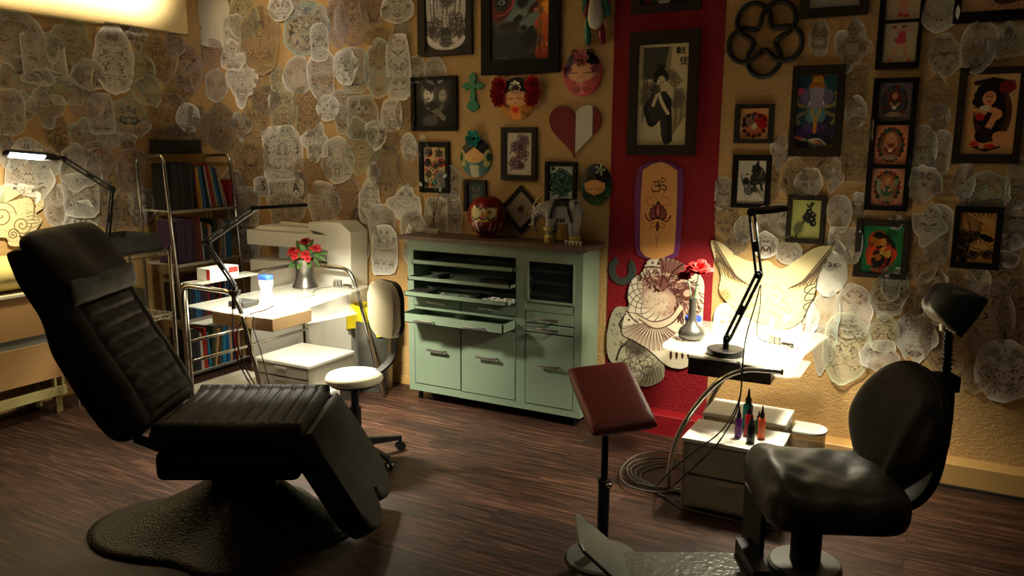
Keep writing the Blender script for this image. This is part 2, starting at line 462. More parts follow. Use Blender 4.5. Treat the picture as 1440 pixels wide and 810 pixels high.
# leg rest: two rounded lobes at the foot
ld = Vector((.502, 0, -.865)); ln = Vector((.865, 0, .502))
ML = frameM(Vector((.322, 0, .552))-ln*.115, (0, 1, 0), ld, ln)   # local x across, y down the leg
def lobes():
    out = [(-.285, .0)]
    out += [(.275, .0), (.292, .12), (.295, .36)]
    for k in range(11):
        a = k/10*PI; out.append((.150+.145*math.cos(a), .40+.135*math.sin(a)))
    out.append((.004, .385))
    for k in range(11):
        a = k/10*PI; out.append((-.147+.143*math.cos(a), .40+.125*math.sin(a)))
    out += [(-.294, .34), (-.29, .12)]
    return out
ML = frameM(Vector((.325, 0, .545))-ln*.10, (0, -1, 0), ld, (0, -1, 0) and Vector((0, -1, 0)).cross(ld))
if (ML.to_3x3() @ Vector((0, 0, 1))).dot(ln) < 0:
    ML = frameM(Vector((.325, 0, .545))-ln*.10, (0, 1, 0), ld)
bm = pr(lobes(), .115, ML, .022, 4)
obj('leg_rest', bm, M_leather, rec, smooth=True, local=True, sharp=50)
bm = NB(); box2(bm, (.26, -.26, .42), (.335, .26, .50), .02); obj('leg_hinge', bm, M_blkmat, rec, local=True)
for sy in (-.24, .24): obj('back_hinge', tb([(-.28, sy, .47), (-.40, sy*.85, .50)], .02, 8), M_blkmat, rec, local=True)

# ------------------------------------------------------------ black client chair at the right
CA = math.radians(24); CC = Vector((-.345, 3.11, 0)); CT = thing('client_chair', 'black leather chair with rounded seat, oval backrest and small headrest on pedestal', 'chair', CC, CA)
cM = wm(CT)
bm = lt([(0, 0), (.135, 0), (.14, .01), (.14, .085), (.13, .095), (.05, .10), (0, .10)], (0, 0, 0), 40)
obj('base', bm, mat('dark_grey_base', (.10, .10, .085), .45), CT, smooth=True, local=True, sharp=40)
obj('column', lt([(0, .09), (.058, .09), (.058, .38), (0, .38)], (0, 0, 0), 24), M_blkmat, CT, smooth=True, local=True, sharp=40)
bm = NB(); box2(bm, (-.13, -.13, .34), (.13, .13, .375), .01); obj('seat_plate', bm, M_blkmat, CT, local=True)
def saddle(x, y, X, Y):
    z = .030*(1-(Y*.9)**2)-.035*math.exp(-((x-.06)/.11)**2-((y)/.14)**2)
    z += .020*math.exp(-((x+.20)/.07)**2)
    z += .003*math.sin(x*23+y*21)*math.sin(y*27-x*11)+.0015*math.sin(x*51-y*37)
    return z
bm = pad(.52, .54, .070, .085, 80, 80, saddle, p=8, corner=.16, M=Matrix.Translation((0.015, -.09, .440)), pw=.5)
obj('seat', bm, M_leather2, CT, smooth=True, local=True)
# backrest: oval pad with a raised ridge, curved shell behind it
BC = Vector((.27, -.02, .675)); tilt = math.radians(14)
py_ = math.radians(20); hz_ = Vector((math.cos(py_), math.sin(py_), 0)); sv_ = Vector((-math.sin(py_), math.cos(py_), 0))
nb = -hz_*math.cos(tilt)+Vector((0, 0, math.sin(tilt))); ub = hz_*math.sin(tilt)+Vector((0, 0, math.cos(tilt)))
bm = NB(); n = 72; rings = []
def ovalxy(t):
    c, s = math.cos(t), math.sin(t)
    wdt = .225*(1-.10*s)*(1-.42*max(0, -s)**1.5) ; return (wdt*c, .245*s-(.03*max(0, -s)**3))
prof = [(0, .030), (.1, .030), (.2, .030), (.3, .030), (.4, .029), (.5, .028), (.6, .026), (.7, .022), (.78, .018), (.85, .012), (.90, .006), (.965, -.006), (1.0, -.03), (1.0, -.055), (.93, -.085), (.7, -.105), (.35, -.115), (0, -.118)]
for (s, h) in prof:
    if s == 0: rings.append([bm.verts.new(BC+nb*h)]); continue
    rg = []
    for k in range(n):
        t = 2*PI*k/n; a, b = ovalxy(t)
        ar = -.165+.10*(.2-b*s)/.45; hh = h+(.022*math.exp(-((a*s-ar)/.022)**2) if h > 0 and b*s > -.26 else 0)
        rg.append(bm.verts.new(BC+sv_*(a*s)+ub*(b*s)+nb*(hh+.16*(a*s)**2*1.6)))
    rings.append(rg)
for A, B in zip(rings[:-1], rings[1:]):
    for k in range(n):
        q = []
        for v in (A[k % len(A)], A[(k+1) % len(A)], B[(k+1) % len(B)], B[k % len(B)]):
            if v not in q: q.append(v)
        bm.faces.new(q)
back = obj('backrest', bm, M_leather, CT, smooth=True, local=True)
bm = NB(); pts = []
for k in range(48):
    a, b = ovalxy(2*PI*k/48); pts.append(BC+sv_*a+ub*b+nb*(-.028+.256*a*a))
tube(bm, pts, .006, 6, closed=True); obj('piping', bm, M_leather, back, smooth=True, local=True)
# flat bent arm that carries the backrest and headrest
sp = smoothpath([(.06, 0, .345), (.32, 0, .35), (.43, 0, .45), (.46, 0, .68), (.455, 0, .86)], 8)
bm = NB(); prev = None
for i, p in enumerate(sp):
    t = (sp[min(i+1, len(sp)-1)]-sp[max(i-1, 0)]).normalized(); nn = Vector((-t.z, 0, t.x))
    q = [bm.verts.new(p+Vector((0, y, 0))+nn*o) for y, o in ((-.055, -.018), (.055, -.018), (.055, .018), (-.055, .018))]
    if prev:
        for k in range(4): bm.faces.new((prev[k], prev[(k+1) % 4], q[(k+1) % 4], q[k]))
    else: bm.faces.new(q[::-1])
    prev = q
bm.faces.new(prev); obj('back_arm', bm, M_blkmat, CT, smooth=True, local=True, sharp=40)
bm = NB(); box2(bm, (.40, -.045, .81), (.50, .045, .87), .006); box2(bm, (.34, -.03, .62), (.45, .03, .81), .01); obj('headrest_bracket', bm, M_blkmat, CT, local=True)
hb = Vector((.465, 0, .86)); ht = Vector((.455, 0, 1.035))
bm = NB(); tube(bm, [hb, ht], .014, 12)
for k in range(9): lathe(bm, [(0, -.003), (.018, -.003), (.018, .003), (0, .003)], hb.lerp(ht, .08+k*.1), 12)
obj('headrest_post', bm, M_blk, CT, smooth=True, local=True, sharp=40)
hbr = NB(); tube(hbr, [ht, ht+Vector((.0, 0, .03))], .03, 12); tube(hbr, [ht+Vector((0, -.03, .02)), ht+Vector((0, .03, .02))], .022, 12)
obj('headrest_joint', hbr, M_steel, CT, smooth=True, local=True, sharp=40)
# D-shaped head cushion on a flat back plate
hd = Vector((-.86, 0, .50)).normalized(); hu = Vector((.50, 0, .86)).normalized(); hc = Vector((.50, 0, 1.105))
MH = frameM(hc, (0, 1, 0), hu, hd)
poly = [(-.10, -.085), (.10, -.085), (.11, 0), (.10, .075), (-.10, .075), (-.11, 0)]
bm = NB(); prism(bm, poly, .030, MH, .006); obj('headrest_plate', bm, M_blk, CT, local=True)
def hfn(x, y, X, Y): return -.012*(1-abs(X))
bm = pad(.205, .155, .115, .0, 36, 30, hfn, p=3.2, corner=.05, M=MH @ Matrix.Translation((0, 0, .028)), pw=.55)
obj('headrest', bm, mat('grey_black_leather', (.03, .032, .030), .38, bump=.4, bscale=40, bdist=.003, mottled=(.055, .06, .055), mscale=14), CT, smooth=True, local=True)
# foot rest hinged below the front of the seat
FA = math.radians(27); fx = Vector((-math.cos(FA), -math.sin(FA), 0)); fy = Vector((-math.sin(FA), math.cos(FA), 0))
FO = onz(1062, 790, 0.0)
FR = thing('footrest', 'black textured metal footrest plate with upturned end, below the right client chair', 'footrest', (FO.x, FO.y, 0), FA)
def P3(a, b, z): return (a, b, z)
bm = NB(); box2(bm, (-.09, -.20, .0), (.05, .06, .012), .003); box2(bm, (-.05, -.20, .012), (-.03, .05, .33), .004)
obj('mount_post', bm, M_blkmat, FR, local=True)
bm = NB(); prism(bm, [(-.055, -.36), (-.055, -.10), (-.115, -.10), (-.115, -.36)], .12, Matrix.Translation((0, 0, .04))); obj('mount_block', bm, M_blk, FR, local=True)
M_plate = mat('textured_plate', (.10, .105, .085), .30, .1, bump=1.0, bscale=38, bdist=.005, bdetail=3)
bm = NB(); prism(bm, [(-.06, -.43), (-.575, -.44), (-.575, -.115), (-.06, -.105)], .014, Matrix.Translation((0, 0, .085)), .003)
obj('foot_plate', bm, M_plate, FR, local=True)
up = Matrix.Translation((-.575, -.205, .092)) @ RY(math.radians(42))
bm = NB(); prism(bm, [(.0, -.23), (-.24, -.21), (-.26, -.18), (-.26, .06), (-.24, .085), (0, .09)], .014, up, .004)
obj('toe_plate', bm, mat('smooth_plate', (.16, .17, .14), .38, .1, bump=.15, bscale=90), FR, local=True)
bm = NB(); tube(bm, [(-.575, -.44, .095), (-.575, -.115, .095)], .010, 10); obj('hinge_rod', bm, M_steel, FR, smooth=True, local=True)

# ------------------------------------------------------------ dark red arm rest on its stand
AP = Vector((-1.115, 2.90, 0))
AR = thing('arm_rest_stand', 'padded dark red leather arm rest on a black pole stand', 'arm rest', AP)
obj('base', lt([(0, 0), (.15, 0), (.15, .012), (.14, .02), (.03, .035), (0, .035)], (0, 0, 0), 40), mat('grey_cast_base', (.07, .07, .06), .5), AR, smooth=True, local=True, sharp=30)
obj('pole', lt([(0, .03), (.024, .03), (.024, .34), (.027, .34), (.027, .355), (0, .355)], n=20), M_blk, AR, smooth=True, local=True, sharp=40)
obj('extension_tube', lt([(0, .35), (.0145, .35), (.0145, .62), (0, .62)], n=16), M_blk, AR, smooth=True, local=True, sharp=40)
obj('locking_knob', tb([(.02, -.02, .345), (.04, -.035, .345)], .010, 10), M_chrome, AR, smooth=True, local=True)
c4 = [ony(797, 513, 2.99), ony(883, 503, 3.10), ony(928, 592, 2.78), ony(834, 605, 2.69)]   # corners of the pad's upper face
def rd(p): return ray(*p).normalized()
q4 = [(797, 513), (883, 503), (928, 592), (834, 605)]; R4 = [rd(p) for p in q4]
e1 = R4[0].cross(R4[1]).cross(R4[3].cross(R4[2])).normalized(); e2 = R4[0].cross(R4[3]).cross(R4[1].cross(R4[2])).normalized()
an = e1.cross(e2).normalized()
if an.dot(R4[0]) > 0: an = -an
mid = ony(862, 553, 2.88)
c4 = [O0+r_*((mid-O0).dot(an)/r_.dot(an)) for r_ in R4]; ctr = sum(c4, Vector())/4
ax = (c4[1]-c4[0]).normalized(); ay = an.cross(ax)
M_red = mat('red_leather', (.26, .045, .038), .40, bump=.6, bscale=130, bdist=.0015, mottled=(.30, .06, .05), mscale=5)
bm = pad(2, 2, .028, .035, 40, 40, None, p=9, corner=.02)
for v in bm.verts:
    a_, b_ = (v.co.x+1)/2, (v.co.y+1)/2; p_ = c4[0].lerp(c4[1], a_).lerp(c4[3].lerp(c4[2], a_), b_)
    v.co = p_+an*(v.co.z-.028)
obj('pad', bm, M_red, AR, smooth=True)
bm = NB(); box(bm, ctr-an*.066, (.12, .12, .012), frameM((0, 0, 0), ax, ay, an).to_3x3()); tube(bm, [ctr-an*.07, AP+Vector((0, 0, .60))], .016, 10)
obj('mounting_bracket', bm, M_blk, AR)

# ------------------------------------------------------------ white stool with backrest
SO = Vector((-2.77, 3.40, 0)); SA = math.radians(-15)
ST = thing('swivel_stool', 'white upholstered round swivel stool with padded backrest on black castors', 'stool', SO)
st = onz(498, 523, .50)
bm = NB(); SZ = .49
sc = Vector((-2.70, 3.27, 0)); sc = onz(498, 524, SZ-.0); sc.z = 0
SO2 = Vector((sc.x, sc.y, 0))
ST.location = SO2; WM[ST.name] = Matrix.Translation(SO2)
SR = .155
obj('seat', lt([(0, SZ), (SR*.8, SZ), (SR*.93, SZ-.006), (SR*.99, SZ-.02), (SR, SZ-.032), (SR*.97, SZ-.046), (SR*.9, SZ-.05), (0, SZ-.05)], n=48),
    mat('white_upholstery', (.78, .72, .52), .42, bump=.12, bscale=30), ST, smooth=True, local=True)
obj('seat_base', lt([(0, SZ-.05), (SR*.88, SZ-.05), (SR*.85, SZ-.062), (.04, SZ-.075), (0, SZ-.075)], n=32), M_blk, ST, smooth=True, local=True, sharp=40)
obj('gas_lift', lt([(0, .07), (.032, .07), (.032, .30), (.022, .30), (.022, SZ-.07), (0, SZ-.07)], n=20), M_blk, ST, smooth=True, local=True, sharp=40)
obj('hub', lt([(0, .055), (.045, .055), (.045, .11), (.036, .12), (0, .12)], n=20), M_blk, ST, smooth=True, local=True, sharp=40)
cp = (onz(577, 622, .03)-Vector((SO2.x, SO2.y, 0))); a0 = math.atan2(cp.y, cp.x)
for k in range(5):
    a = a0+k*2*PI/5; e = Vector((math.cos(a), math.sin(a), 0)); s = Vector((-e.y, e.x, 0)); Lg = .265
    bm = NB(); pts = [(.03, .018, .115, .07), (Lg, .011, .083, .06)]
    vs_ = []
    for (d_, hw, zt, zb_) in pts:
        vs_.append([bm.verts.new(e*d_+s*sg*hw+Vector((0, 0, z))) for sg, z in ((-1, zt), (1, zt), (1, zb_), (-1, zb_))])
    for q in range(4): bm.faces.new((vs_[0][q], vs_[0][(q+1) % 4], vs_[1][(q+1) % 4], vs_[1][q]))
    bm.faces.new(vs_[0][::-1]); bm.faces.new(vs_[1])
    lg = obj('leg', bm, M_blk, ST, local=True)
    bm = NB(); c_ = e*(Lg-.005)
    for sg in (-1, 1): tube(bm, [c_+s*sg*.008+Vector((0, 0, .025)), c_+s*sg*.022+Vector((0, 0, .025))], .025, 14)
    tube(bm, [c_+Vector((0, 0, .03)), c_+Vector((0, 0, .07))], .010, 8)
    obj('castor', bm, M_blk, lg, smooth=True, local=True, sharp=40)
# backrest, seen obliquely: its cushion faces the desk
bc = ony(538, 435, SO2.y+.10)
bn_ = Vector((-.38, -.92, 0)).normalized(); bx_ = Vector((-bn_.y, bn_.x, 0))
def rrect(w_, h_, r_, n_=6):
    out = []
    for cx_, cy_, a_ in ((w_/2-r_, h_/2-r_, 0), (-w_/2+r_, h_/2-r_, 90), (-w_/2+r_, -h_/2+r_, 180), (w_/2-r_, -h_/2+r_, 270)):
        for k in range(n_+1):
            t = math.radians(a_+90*k/n_); out.append((cx_+r_*math.cos(t), cy_+r_*math.sin(t)))
    return out
MBk = frameM(bc-bn_*.03, bx_, (0, 0, 1), bx_.cross(Vector((0, 0, 1))))
if (MBk.to_3x3() @ Vector((0, 0, 1))).dot(bn_) < 0:
    bx_ = -bx_; MBk = frameM(bc-bn_*.03, bx_, (0, 0, 1))
bk = obj('backrest', pr(rrect(.27, .295, .075), .045, MBk, .015, 3), bpy.data.materials['white_upholstery'], ST, smooth=True, sharp=50)
obj('backrest_shell', pr(rrect(.278, .303, .078), .02, MBk @ Matrix.Translation((0, 0, -.022)), .006), M_blk, ST, smooth=True, sharp=50)
pts = [bc-bn_*.06+Vector((0, 0, .02)), bc-bn_*.07+Vector((0, 0, -.20)), bc-bn_*.03+Vector((0, 0, -.30)), Vector((SO2.x, SO2.y, SZ-.068))-bn_*.05]
pp = smoothpath(pts, 6); bm = NB(); prev = None
for i, p in enumerate(pp):
    t = (pp[min(i+1, len(pp)-1)]-pp[max(i-1, 0)]).normalized(); nn = t.cross(bx_).normalized()
    q = [bm.verts.new(p+bx_*y*.028+nn*o*.006) for y, o in ((-1, -1), (1, -1), (1, 1), (-1, 1))]
    if prev:
        for k in range(4): bm.faces.new((prev[k], prev[(k+1) % 4], q[(k+1) % 4], q[k]))
    else: bm.faces.new(q[::-1])
    prev = q
bm.faces.new(prev); obj('back_bar', bm, M_blk, ST)
# ------------------------------------------------------------ built-in bench unit along the left wall
UX = -4.86; UY1 = 3.02; UY0 = 1.2
U = thing('wall_bench', 'cream and orange panelled bench unit along the left wall under the golden bolster', 'bench', (XL+.15, 2.1, 0))
obj('top', bx((XL, UY0, .785), (UX+.012, UY1, .805), .003), mat('cream_edge', (.70, .62, .42), .4), U)
obj('front_panel', bx((XL+.03, UY0, .53), (UX, UY1, .785)), mat('orange_panel', (.55, .31, .12), .5), U)
obj('grey_strip', bx((XL+.03, UY0, .47), (UX-.006, UY1, .53)), mat('blue_grey_strip', (.22, .22, .19), .4), U)
obj('front_panel', bx((XL+.03, UY0, .235), (UX, UY1, .47)), bpy.data.materials['orange_panel'], U)
M_olive = mat('olive_cream_rail', (.50, .42, .17), .5)
obj('base_rail', bx((UX-.03, UY0, .115), (UX, UY1-.01, .172)), M_olive, U)
obj('end_post', bx((UX-.03, UY1-.085, .115), (UX-.002, UY1-.07, .24)), M_olive, U)
obj('end_panel', bx((XL+.03, UY1-.035, .115), (UX-.003, UY1-.02, .24)), M_olive, U)
for y in (UY1-.06, 2.2, 1.4): obj('leg', bx((UX-.05, y-.02, 0), (UX-.01, y+.02, .115), .003), M_olive, U)
for y in (UY1-.06, 1.4): obj('leg', bx((XL+.05, y-.02, 0), (XL+.09, y+.02, .235), .003), M_olive, U)
bm = NB(); MBl = frameM((UX-.155, UY0, .915), (1, 0, 0), (0, 0, 1), (0, 1, 0))
if (MBl.to_3x3() @ Vector((0, 0, 1))).y < 0: MBl = MBl
pts = [(.155*math.cos(2*PI*k/32), .108*math.sin(2*PI*k/32)) for k in range(32)]
bm = NB(); prism(bm, pts, 1.8, MBl, .02, 0, 3)
one('bolster', 'golden rolled bolster lying on the bench at the far left edge of the room', 'bolster', bm,
    mat('golden_vinyl', (.62, .50, .17), .28), (UX-.155, 2.1, .806), smooth=True, sharp=50)
one('wall_ledge', 'cream window-like ledge on the left wall just above the golden bolster', 'ledge', bx((XL, 1.2, 1.045), (XL+.13, 2.72, 1.08), .004),
    bpy.data.materials['cream_edge'], (XL, 2.0, 1.045))

# ------------------------------------------------------------ articulated lamps
M_led = mat('led_strip', (1, 1, 1), .4, emit=(.95, .93, 1.0), estr=7)
def arm(t, a, b, off, up=Vector((0, 0, 1)), r=.0075, name='arm'):
    bm = NB(); d = (b-a).normalized(); s = d.cross(Vector(off)).normalized()
    for sg in (-1, 1): tube(bm, [a+s*sg*.012, b+s*sg*.012], r, 8)
    box(bm, a.lerp(b, .45), (.05, .012, .035), frameM((0, 0, 0), d, Vector(off).normalized()).to_3x3())
    return obj(name, bm, M_blk, t, smooth=True, sharp=40)
def joint(t, p, off, r=.017):
    bm = NB(); o_ = Vector(off).normalized()
    tube(bm, [p-o_*.016, p+o_*.016], r, 14); tube(bm, [p-o_*.028, p+o_*.028], r*.45, 8)
    return obj('joint', bm, M_blk, t, smooth=True, sharp=40)
def lamp_head(t, a, b, off, wd=.07, emis=None, th=.016, stemfrac=.22):
    """flat long head from a (stem end) to b"""
    d = (b-a); L = d.length; d = d.normalized(); o_ = Vector(off).normalized(); o_ = (o_-d*o_.dot(d)).normalized(); n_ = d.cross(o_)
    if n_.z < 0: n_ = -n_
    y = n_.cross(d)
    M = frameM(a, d, y, n_)
    L0 = L*stemfrac; n = 10
    poly = [(0, -.012), (L0*.6, -.014), (L0, -wd*.45), (L0+.02, -wd/2), (L-.03, -wd/2)]
    poly += [(L-.03+.03*math.sin(k/6*PI), -wd/2*math.cos(k/6*PI)) for k in range(1, 6)]
    poly += [(L-.03, wd/2), (L0+.02, wd/2), (L0, wd*.45), (L0*.6, .014), (0, .012)]
    hd = obj('lamp_head', pr(poly, th, M @ Matrix.Translation((0, 0, -th/2)), .004), M_blk, t, smooth=True, sharp=40)
    bm = NB(); prism(bm, [(L0+.03, -wd*.30), (L-.03, -wd*.30), (L-.03, wd*.30), (L0+.03, wd*.30)], .006, M @ Matrix.Translation((0, 0, -th/2-.005)))
    df = obj('diffuser', bm, emis or M_led, hd)
    return M @ Vector(((L0+L)/2, 0, -th/2-.02)), -n_, L-L0
LX = -4.70
def lp(x, y): return onx(x, y, LX)
L1 = thing('desk_lamp', 'lit black double-arm lamp over the wire rack at the left wall, its white strip glowing', 'lamp', lp(151, 345))
pb, pe, pj, ph0, ph1 = lp(151, 340), lp(157, 266), lp(88, 223), lp(84, 222), lp(4, 215)
obj('clamp_post', tb([pb, Vector((pb.x, pb.y, 1.031))], .013, 10), M_blk, L1, smooth=True, sharp=40)
arm(L1, pb, pe, (1, 0, 0)); joint(L1, pe, (1, 0, 0), .02); arm(L1, pe, pj, (1, 0, 0)); joint(L1, pj, (1, 0, 0))
# this head tips towards the room, so its strip shows
d = (ph1-ph0).normalized(); hd_n = Vector((.62, 0, -.78))
def lamp_head_n(t, a, b, face, wd, th=.018, stemfrac=.2, em=None):
    d = (b-a); L = d.length; d = d.normalized(); f_ = Vector(face); f_ = (f_-d*f_.dot(d)).normalized(); y = (-f_).cross(d)
    M = frameM(a, d, y, -f_); L0 = L*stemfrac
    poly = [(0, -.012), (L0*.6, -.016), (L0, -wd*.45), (L0+.02, -wd/2), (L-.03, -wd/2)]
    poly += [(L-.03+.03*math.sin(k/6*PI), -wd/2*math.cos(k/6*PI)) for k in range(1, 6)]
    poly += [(L-.03, wd/2), (L0+.02, wd/2), (L0, wd*.45), (L0*.6, .016), (0, .012)]
    hd = obj('lamp_head', pr(poly, th, M @ Matrix.Translation((0, 0, -th/2)), .004), M_blk, t, smooth=True, sharp=40)
    bm = NB(); ex = .0004 if em else .005; prism(bm, [(L0+.03, -wd*.30), (L-.03, -wd*.30), (L-.03, wd*.30), (L0+.03, wd*.30)], ex+.001, M @ Matrix.Translation((0, 0, -th/2-ex)))
    obj('diffuser', bm, em or M_led, hd)
    return M @ Vector(((L0+L)/2, 0, -th/2-.02)), f_
c_, f_ = lamp_head_n(L1, ph0, ph1, (.72, 0, -.70), .06)
light('left_lamp_light', 'AREA', c_+f_*.01, c_+f_*.01+Vector((-.55, -.15, -1)), 15.0, (1.0, .90, .62), .30, .05)

M_oldwhite = M_whitematte
DY = 3.2; DTX = -3.52
def dp(x, y): return ony(x, y, DY)
L2 = thing('desk_lamp', 'black double-arm lamp clamped to the glass desk, head hanging over the desktop', 'lamp', (DTX, DY, .80))
a0_, e1, j1, h0, h1 = dp(330, 402), dp(289, 341), dp(357, 293), dp(362, 292), dp(431, 288)
obj('clamp_post', tb([dp(329, 434), a0_], .014, 12), M_blk, L2, smooth=True, sharp=40)
bm = NB(); box(bm, dp(330, 412)+Vector((0, 0, 0)), (.06, .035, .03), None, .004); tube(bm, [dp(330, 412), dp(341, 408)+Vector((0, -.02, 0))], .007, 8); obj('clamp', bm, M_blk, L2)
arm(L2, a0_, e1, (0, 1, 0)); joint(L2, e1, (0, 1, 0)); arm(L2, e1, j1, (0, 1, 0)); joint(L2, j1, (0, 1, 0))
h1b = Vector((h1.x, h1.y+.30, h1.z))
h1b = ony(431, 288, DY+.32); 
c_, f_ = lamp_head_n(L2, h0, h1b, (.05, .1, -1), .07, em=mat('lamp_panel_warm', (1, 1, 1), .4, emit=(1, .9, .66), estr=9))
light('desk_lamp_light', 'AREA', c_+Vector((0, 0, -.015)), c_+Vector((-.05, .12, -1)), 50.0, (1.0, .93, .72), .26, .10, spread=130)

# ------------------------------------------------------------ wire rack with black planter box
WR = thing('wire_rack', 'chrome wire shelving rack standing between the bench unit and the bookcase', 'rack', (-4.65, 3.28, 0))
wx0, wx1, wy0, wy1 = -4.86, -4.45, 3.08, 3.535
for (x, y) in ((wx0, wy0), (wx1, wy0), (wx1, wy1), (wx0, wy1)):
    obj('post', lt([(0, 0), (.0125, 0), (.0125, 1.03), (.010, 1.045), (0, 1.045)], (x, y, 0), 14), M_chrome, WR, smooth=True, sharp=40)
for z in (1.0, .58, .15):
    bm = NB()
    for y in (wy0, wy1): tube(bm, [(wx0, y, z+.012), (wx1, y, z+.012)], .004, 6); tube(bm, [(wx0, y, z-.014), (wx1, y, z-.014)], .004, 6)
    for x in (wx0, wx1):
        tube(bm, [(x, wy0, z+.012), (x, wy1, z+.012)], .004, 6); tube(bm, [(x, wy0, z-.014), (x, wy1, z-.014)], .004, 6)
        zz = [(x, wy0+(wy1-wy0)*k/24, z+(.012 if k % 2 else -.014)) for k in range(25)]; tube(bm, zz, .003, 5)
    zz = [(wx0+(wx1-wx0)*k/22, wy1, z+(.012 if k % 2 else -.014)) for k in range(23)]; tube(bm, zz, .003, 5)
    for k in range(15):
        x = wx0+(wx1-wx0)*k/14; tube(bm, [(x, wy0, z+.014), (x, wy1, z+.014)], .0025, 5)
    obj('wire_shelf', bm, M_chrome, WR)
bm = NB(); x0, x1, y0, y1 = -4.83, -4.47, 3.03, 3.50
for (a, b) in (((x0, y0, 1.018), (x1, y0+.012, 1.125)), ((x0, y1-.012, 1.018), (x1, y1, 1.125)), ((x0, y0+.012, 1.018), (x0+.012, y1-.012, 1.125)), ((x1-.012, y0+.012, 1.018), (x1, y1-.012, 1.125)), ((x0, y0, 1.0175), (x1, y1, 1.03))):
    box2(bm, a, b)
one('tray_box', 'dark grey mottled open box standing on top of the wire rack', 'box', bm, mat('dark_slate', (.030, .030, .026), .5, mottled=(.012, .012, .010), mscale=30), (-4.65, 3.27, 1.018))
one('grey_board', 'grey translucent plastic board leaning behind the wire rack beside the bookcase', 'board', pr([(0, 0), (.26, 0), (.21, .72), (.03, .72)], .01, frameM((-5.0, 3.585, .0), (1, 0, 0), (0, 0, 1), (0, -1, 0)), .002),
    mat('grey_acrylic', (.16, .155, .15), .35), (-4.9, 3.58, 0))

# ------------------------------------------------------------ chrome bookcase on the left wall, with every book
BXr, BY0, BY1 = -5.12, 3.86, 4.42
SH = [(1.235, -4.79), (.85, -4.77), (.44, -4.745), (.05, -4.72)]
BK = thing('bookcase', 'chrome tube bookcase with four shelves of books against the left wall', 'bookcase', (-4.95, 4.14, 0))
for y in (BY0-.02, BY1+.02):
    obj('side_frame', tb(fillet([(-4.715, y, 0), (-4.835, y, 1.625), (BXr, y, 1.615), (BXr, y, 0)], .05), .0125, 12), M_chrome, BK, smooth=True)
for z, xf in SH:
    o = obj('shelf', bx((BXr+.015, BY0-.01, z-.012), (xf, BY1+.01, z), .002), mat('grey_shelf', (.34, .31, .26), .4) if z == SH[0][0] else bpy.data.materials['grey_shelf'], BK)
    bm = NB(); box2(bm, (xf-.012, BY0-.015, z-.020), (xf+.003, BY1+.015, z-.002)); obj('shelf_lip', bm, M_steel, o)
M_page = solid(.72, .66, .55, .8)
CN = {}
def book(y, zs, xf, th, h, dp_, col, tilt, label, group):
    """spine facing the room (+X), bottom edge on the shelf; tilt leans the top towards -Y"""
    t = thing('book', label, 'book', (0, 0, 0), 0, group)
    M = Matrix.Translation((xf-.012, y, zs)) @ RX(tilt)
    t.matrix_world = M; WM[t.name] = M
    m = solid(*[c_*.74 for c_ in col], .6)
    bm = NB(); box2(bm, (-dp_, 0, 0), (0, .0025, h)); box2(bm, (-dp_, th-.0025, 0), (0, th, h)); box2(bm, (-.004, 0, 0), (0.001, th, h), .0008)
    obj('cover', bm, m, t, local=True)
    obj('pages', bx((-dp_+.004, .0025, .004), (-.004, th-.0025, h-.005)), M_page, t, local=True)
    return t
COL = dict(black=(.07, .07, .07), grey=(.36, .36, .36), maroon=(.32, .05, .10), orange=(.80, .48, .12), yellow=(.85, .68, .2), blue=(.10, .38, .60), navy=(.10, .14, .34),
           teal=(.08, .48, .62), white=(.80, .78, .75), red=(.62, .06, .08), crimson=(.50, .03, .08), tan=(.72, .56, .38), purple=(.26, .12, .28), brown=(.30, .20, .12), green=(.14, .22, .14), pink=(.70, .25, .35), darkgrey=(.16, .16, .15))
shelves = [
 ('top shelf', 0, [('black', 60, .33, 0), ('black', 55, .335, 0), ('black', 36, .34, 0), ('darkgrey', 30, .335, 0), ('maroon', 12, .31, 4), ('orange', 16, .29, 5), ('yellow', 12, .30, 6), ('blue', 26, .31, 7), ('black', 22, .31, 8), ('white', 10, .31, 9), ('red', 30, .325, 9), ('tan', 18, .31, 11), ('teal', 16, .31, 12), ('navy', 18, .30, 13), ('white', 8, .22, 13), ('tan', 16, .30, 15)]),
 ('second shelf', 1, [('purple', 70, .31, 0), ('purple', 66, .315, 0), ('maroon', 22, .32, 0), ('brown', 14, .30, 0), ('crimson', 30, .32, 0), ('white', 12, .29, 2), ('green', 16, .29, 1), ('navy', 22, .24, 0), ('orange', 14, .27, 1), ('white', 10, .26, 1), ('grey', 12, .25, 2), ('black', 40, .30, 0), ('tan', 12, .30, -9), ('white', 12, .27, 0), ('blue', 14, .28, 0), ('teal', 22, .27, 0), ('teal', 14, .275, 0)]),
 ('third shelf', 2, [('black', 50, .27, 0), ('green', 20, .27, 0), ('navy', 24, .25, 0), ('teal', 18, .24, 0), ('blue', 22, .26, 0), ('purple', 26, .29, 0), ('brown', 24, .30, 0), ('red', 22, .28, 0), ('navy', 18, .30, 0), ('maroon', 26, .30, 0), ('black', 24, .30, 0), ('red', 24, .29, 2), ('navy', 22, .30, 0), ('white', 8, .28, 0), ('blue', 24, .30, 0), ('navy', 30, .31, 0)]),
 ('bottom shelf', 3, [('black', 70, .32, 0), ('darkgrey', 24, .30, 0), ('white', 14, .28, 2), ('orange', 10, .27, 2), ('red', 28, .31, 0), ('teal', 16, .27, 3), ('green', 30, .31, -4), ('tan', 18, .29, -9), ('brown', 26, .30, -7), ('teal', 30, .30, -4), ('blue', 20, .30, 0), ('tan', 24, .31, 0), ('navy', 18, .30, 0), ('crimson', 34, .31, 0), ('tan', 24, .30, 0), ('brown', 20, .29, 0)])]
used_lab = set()
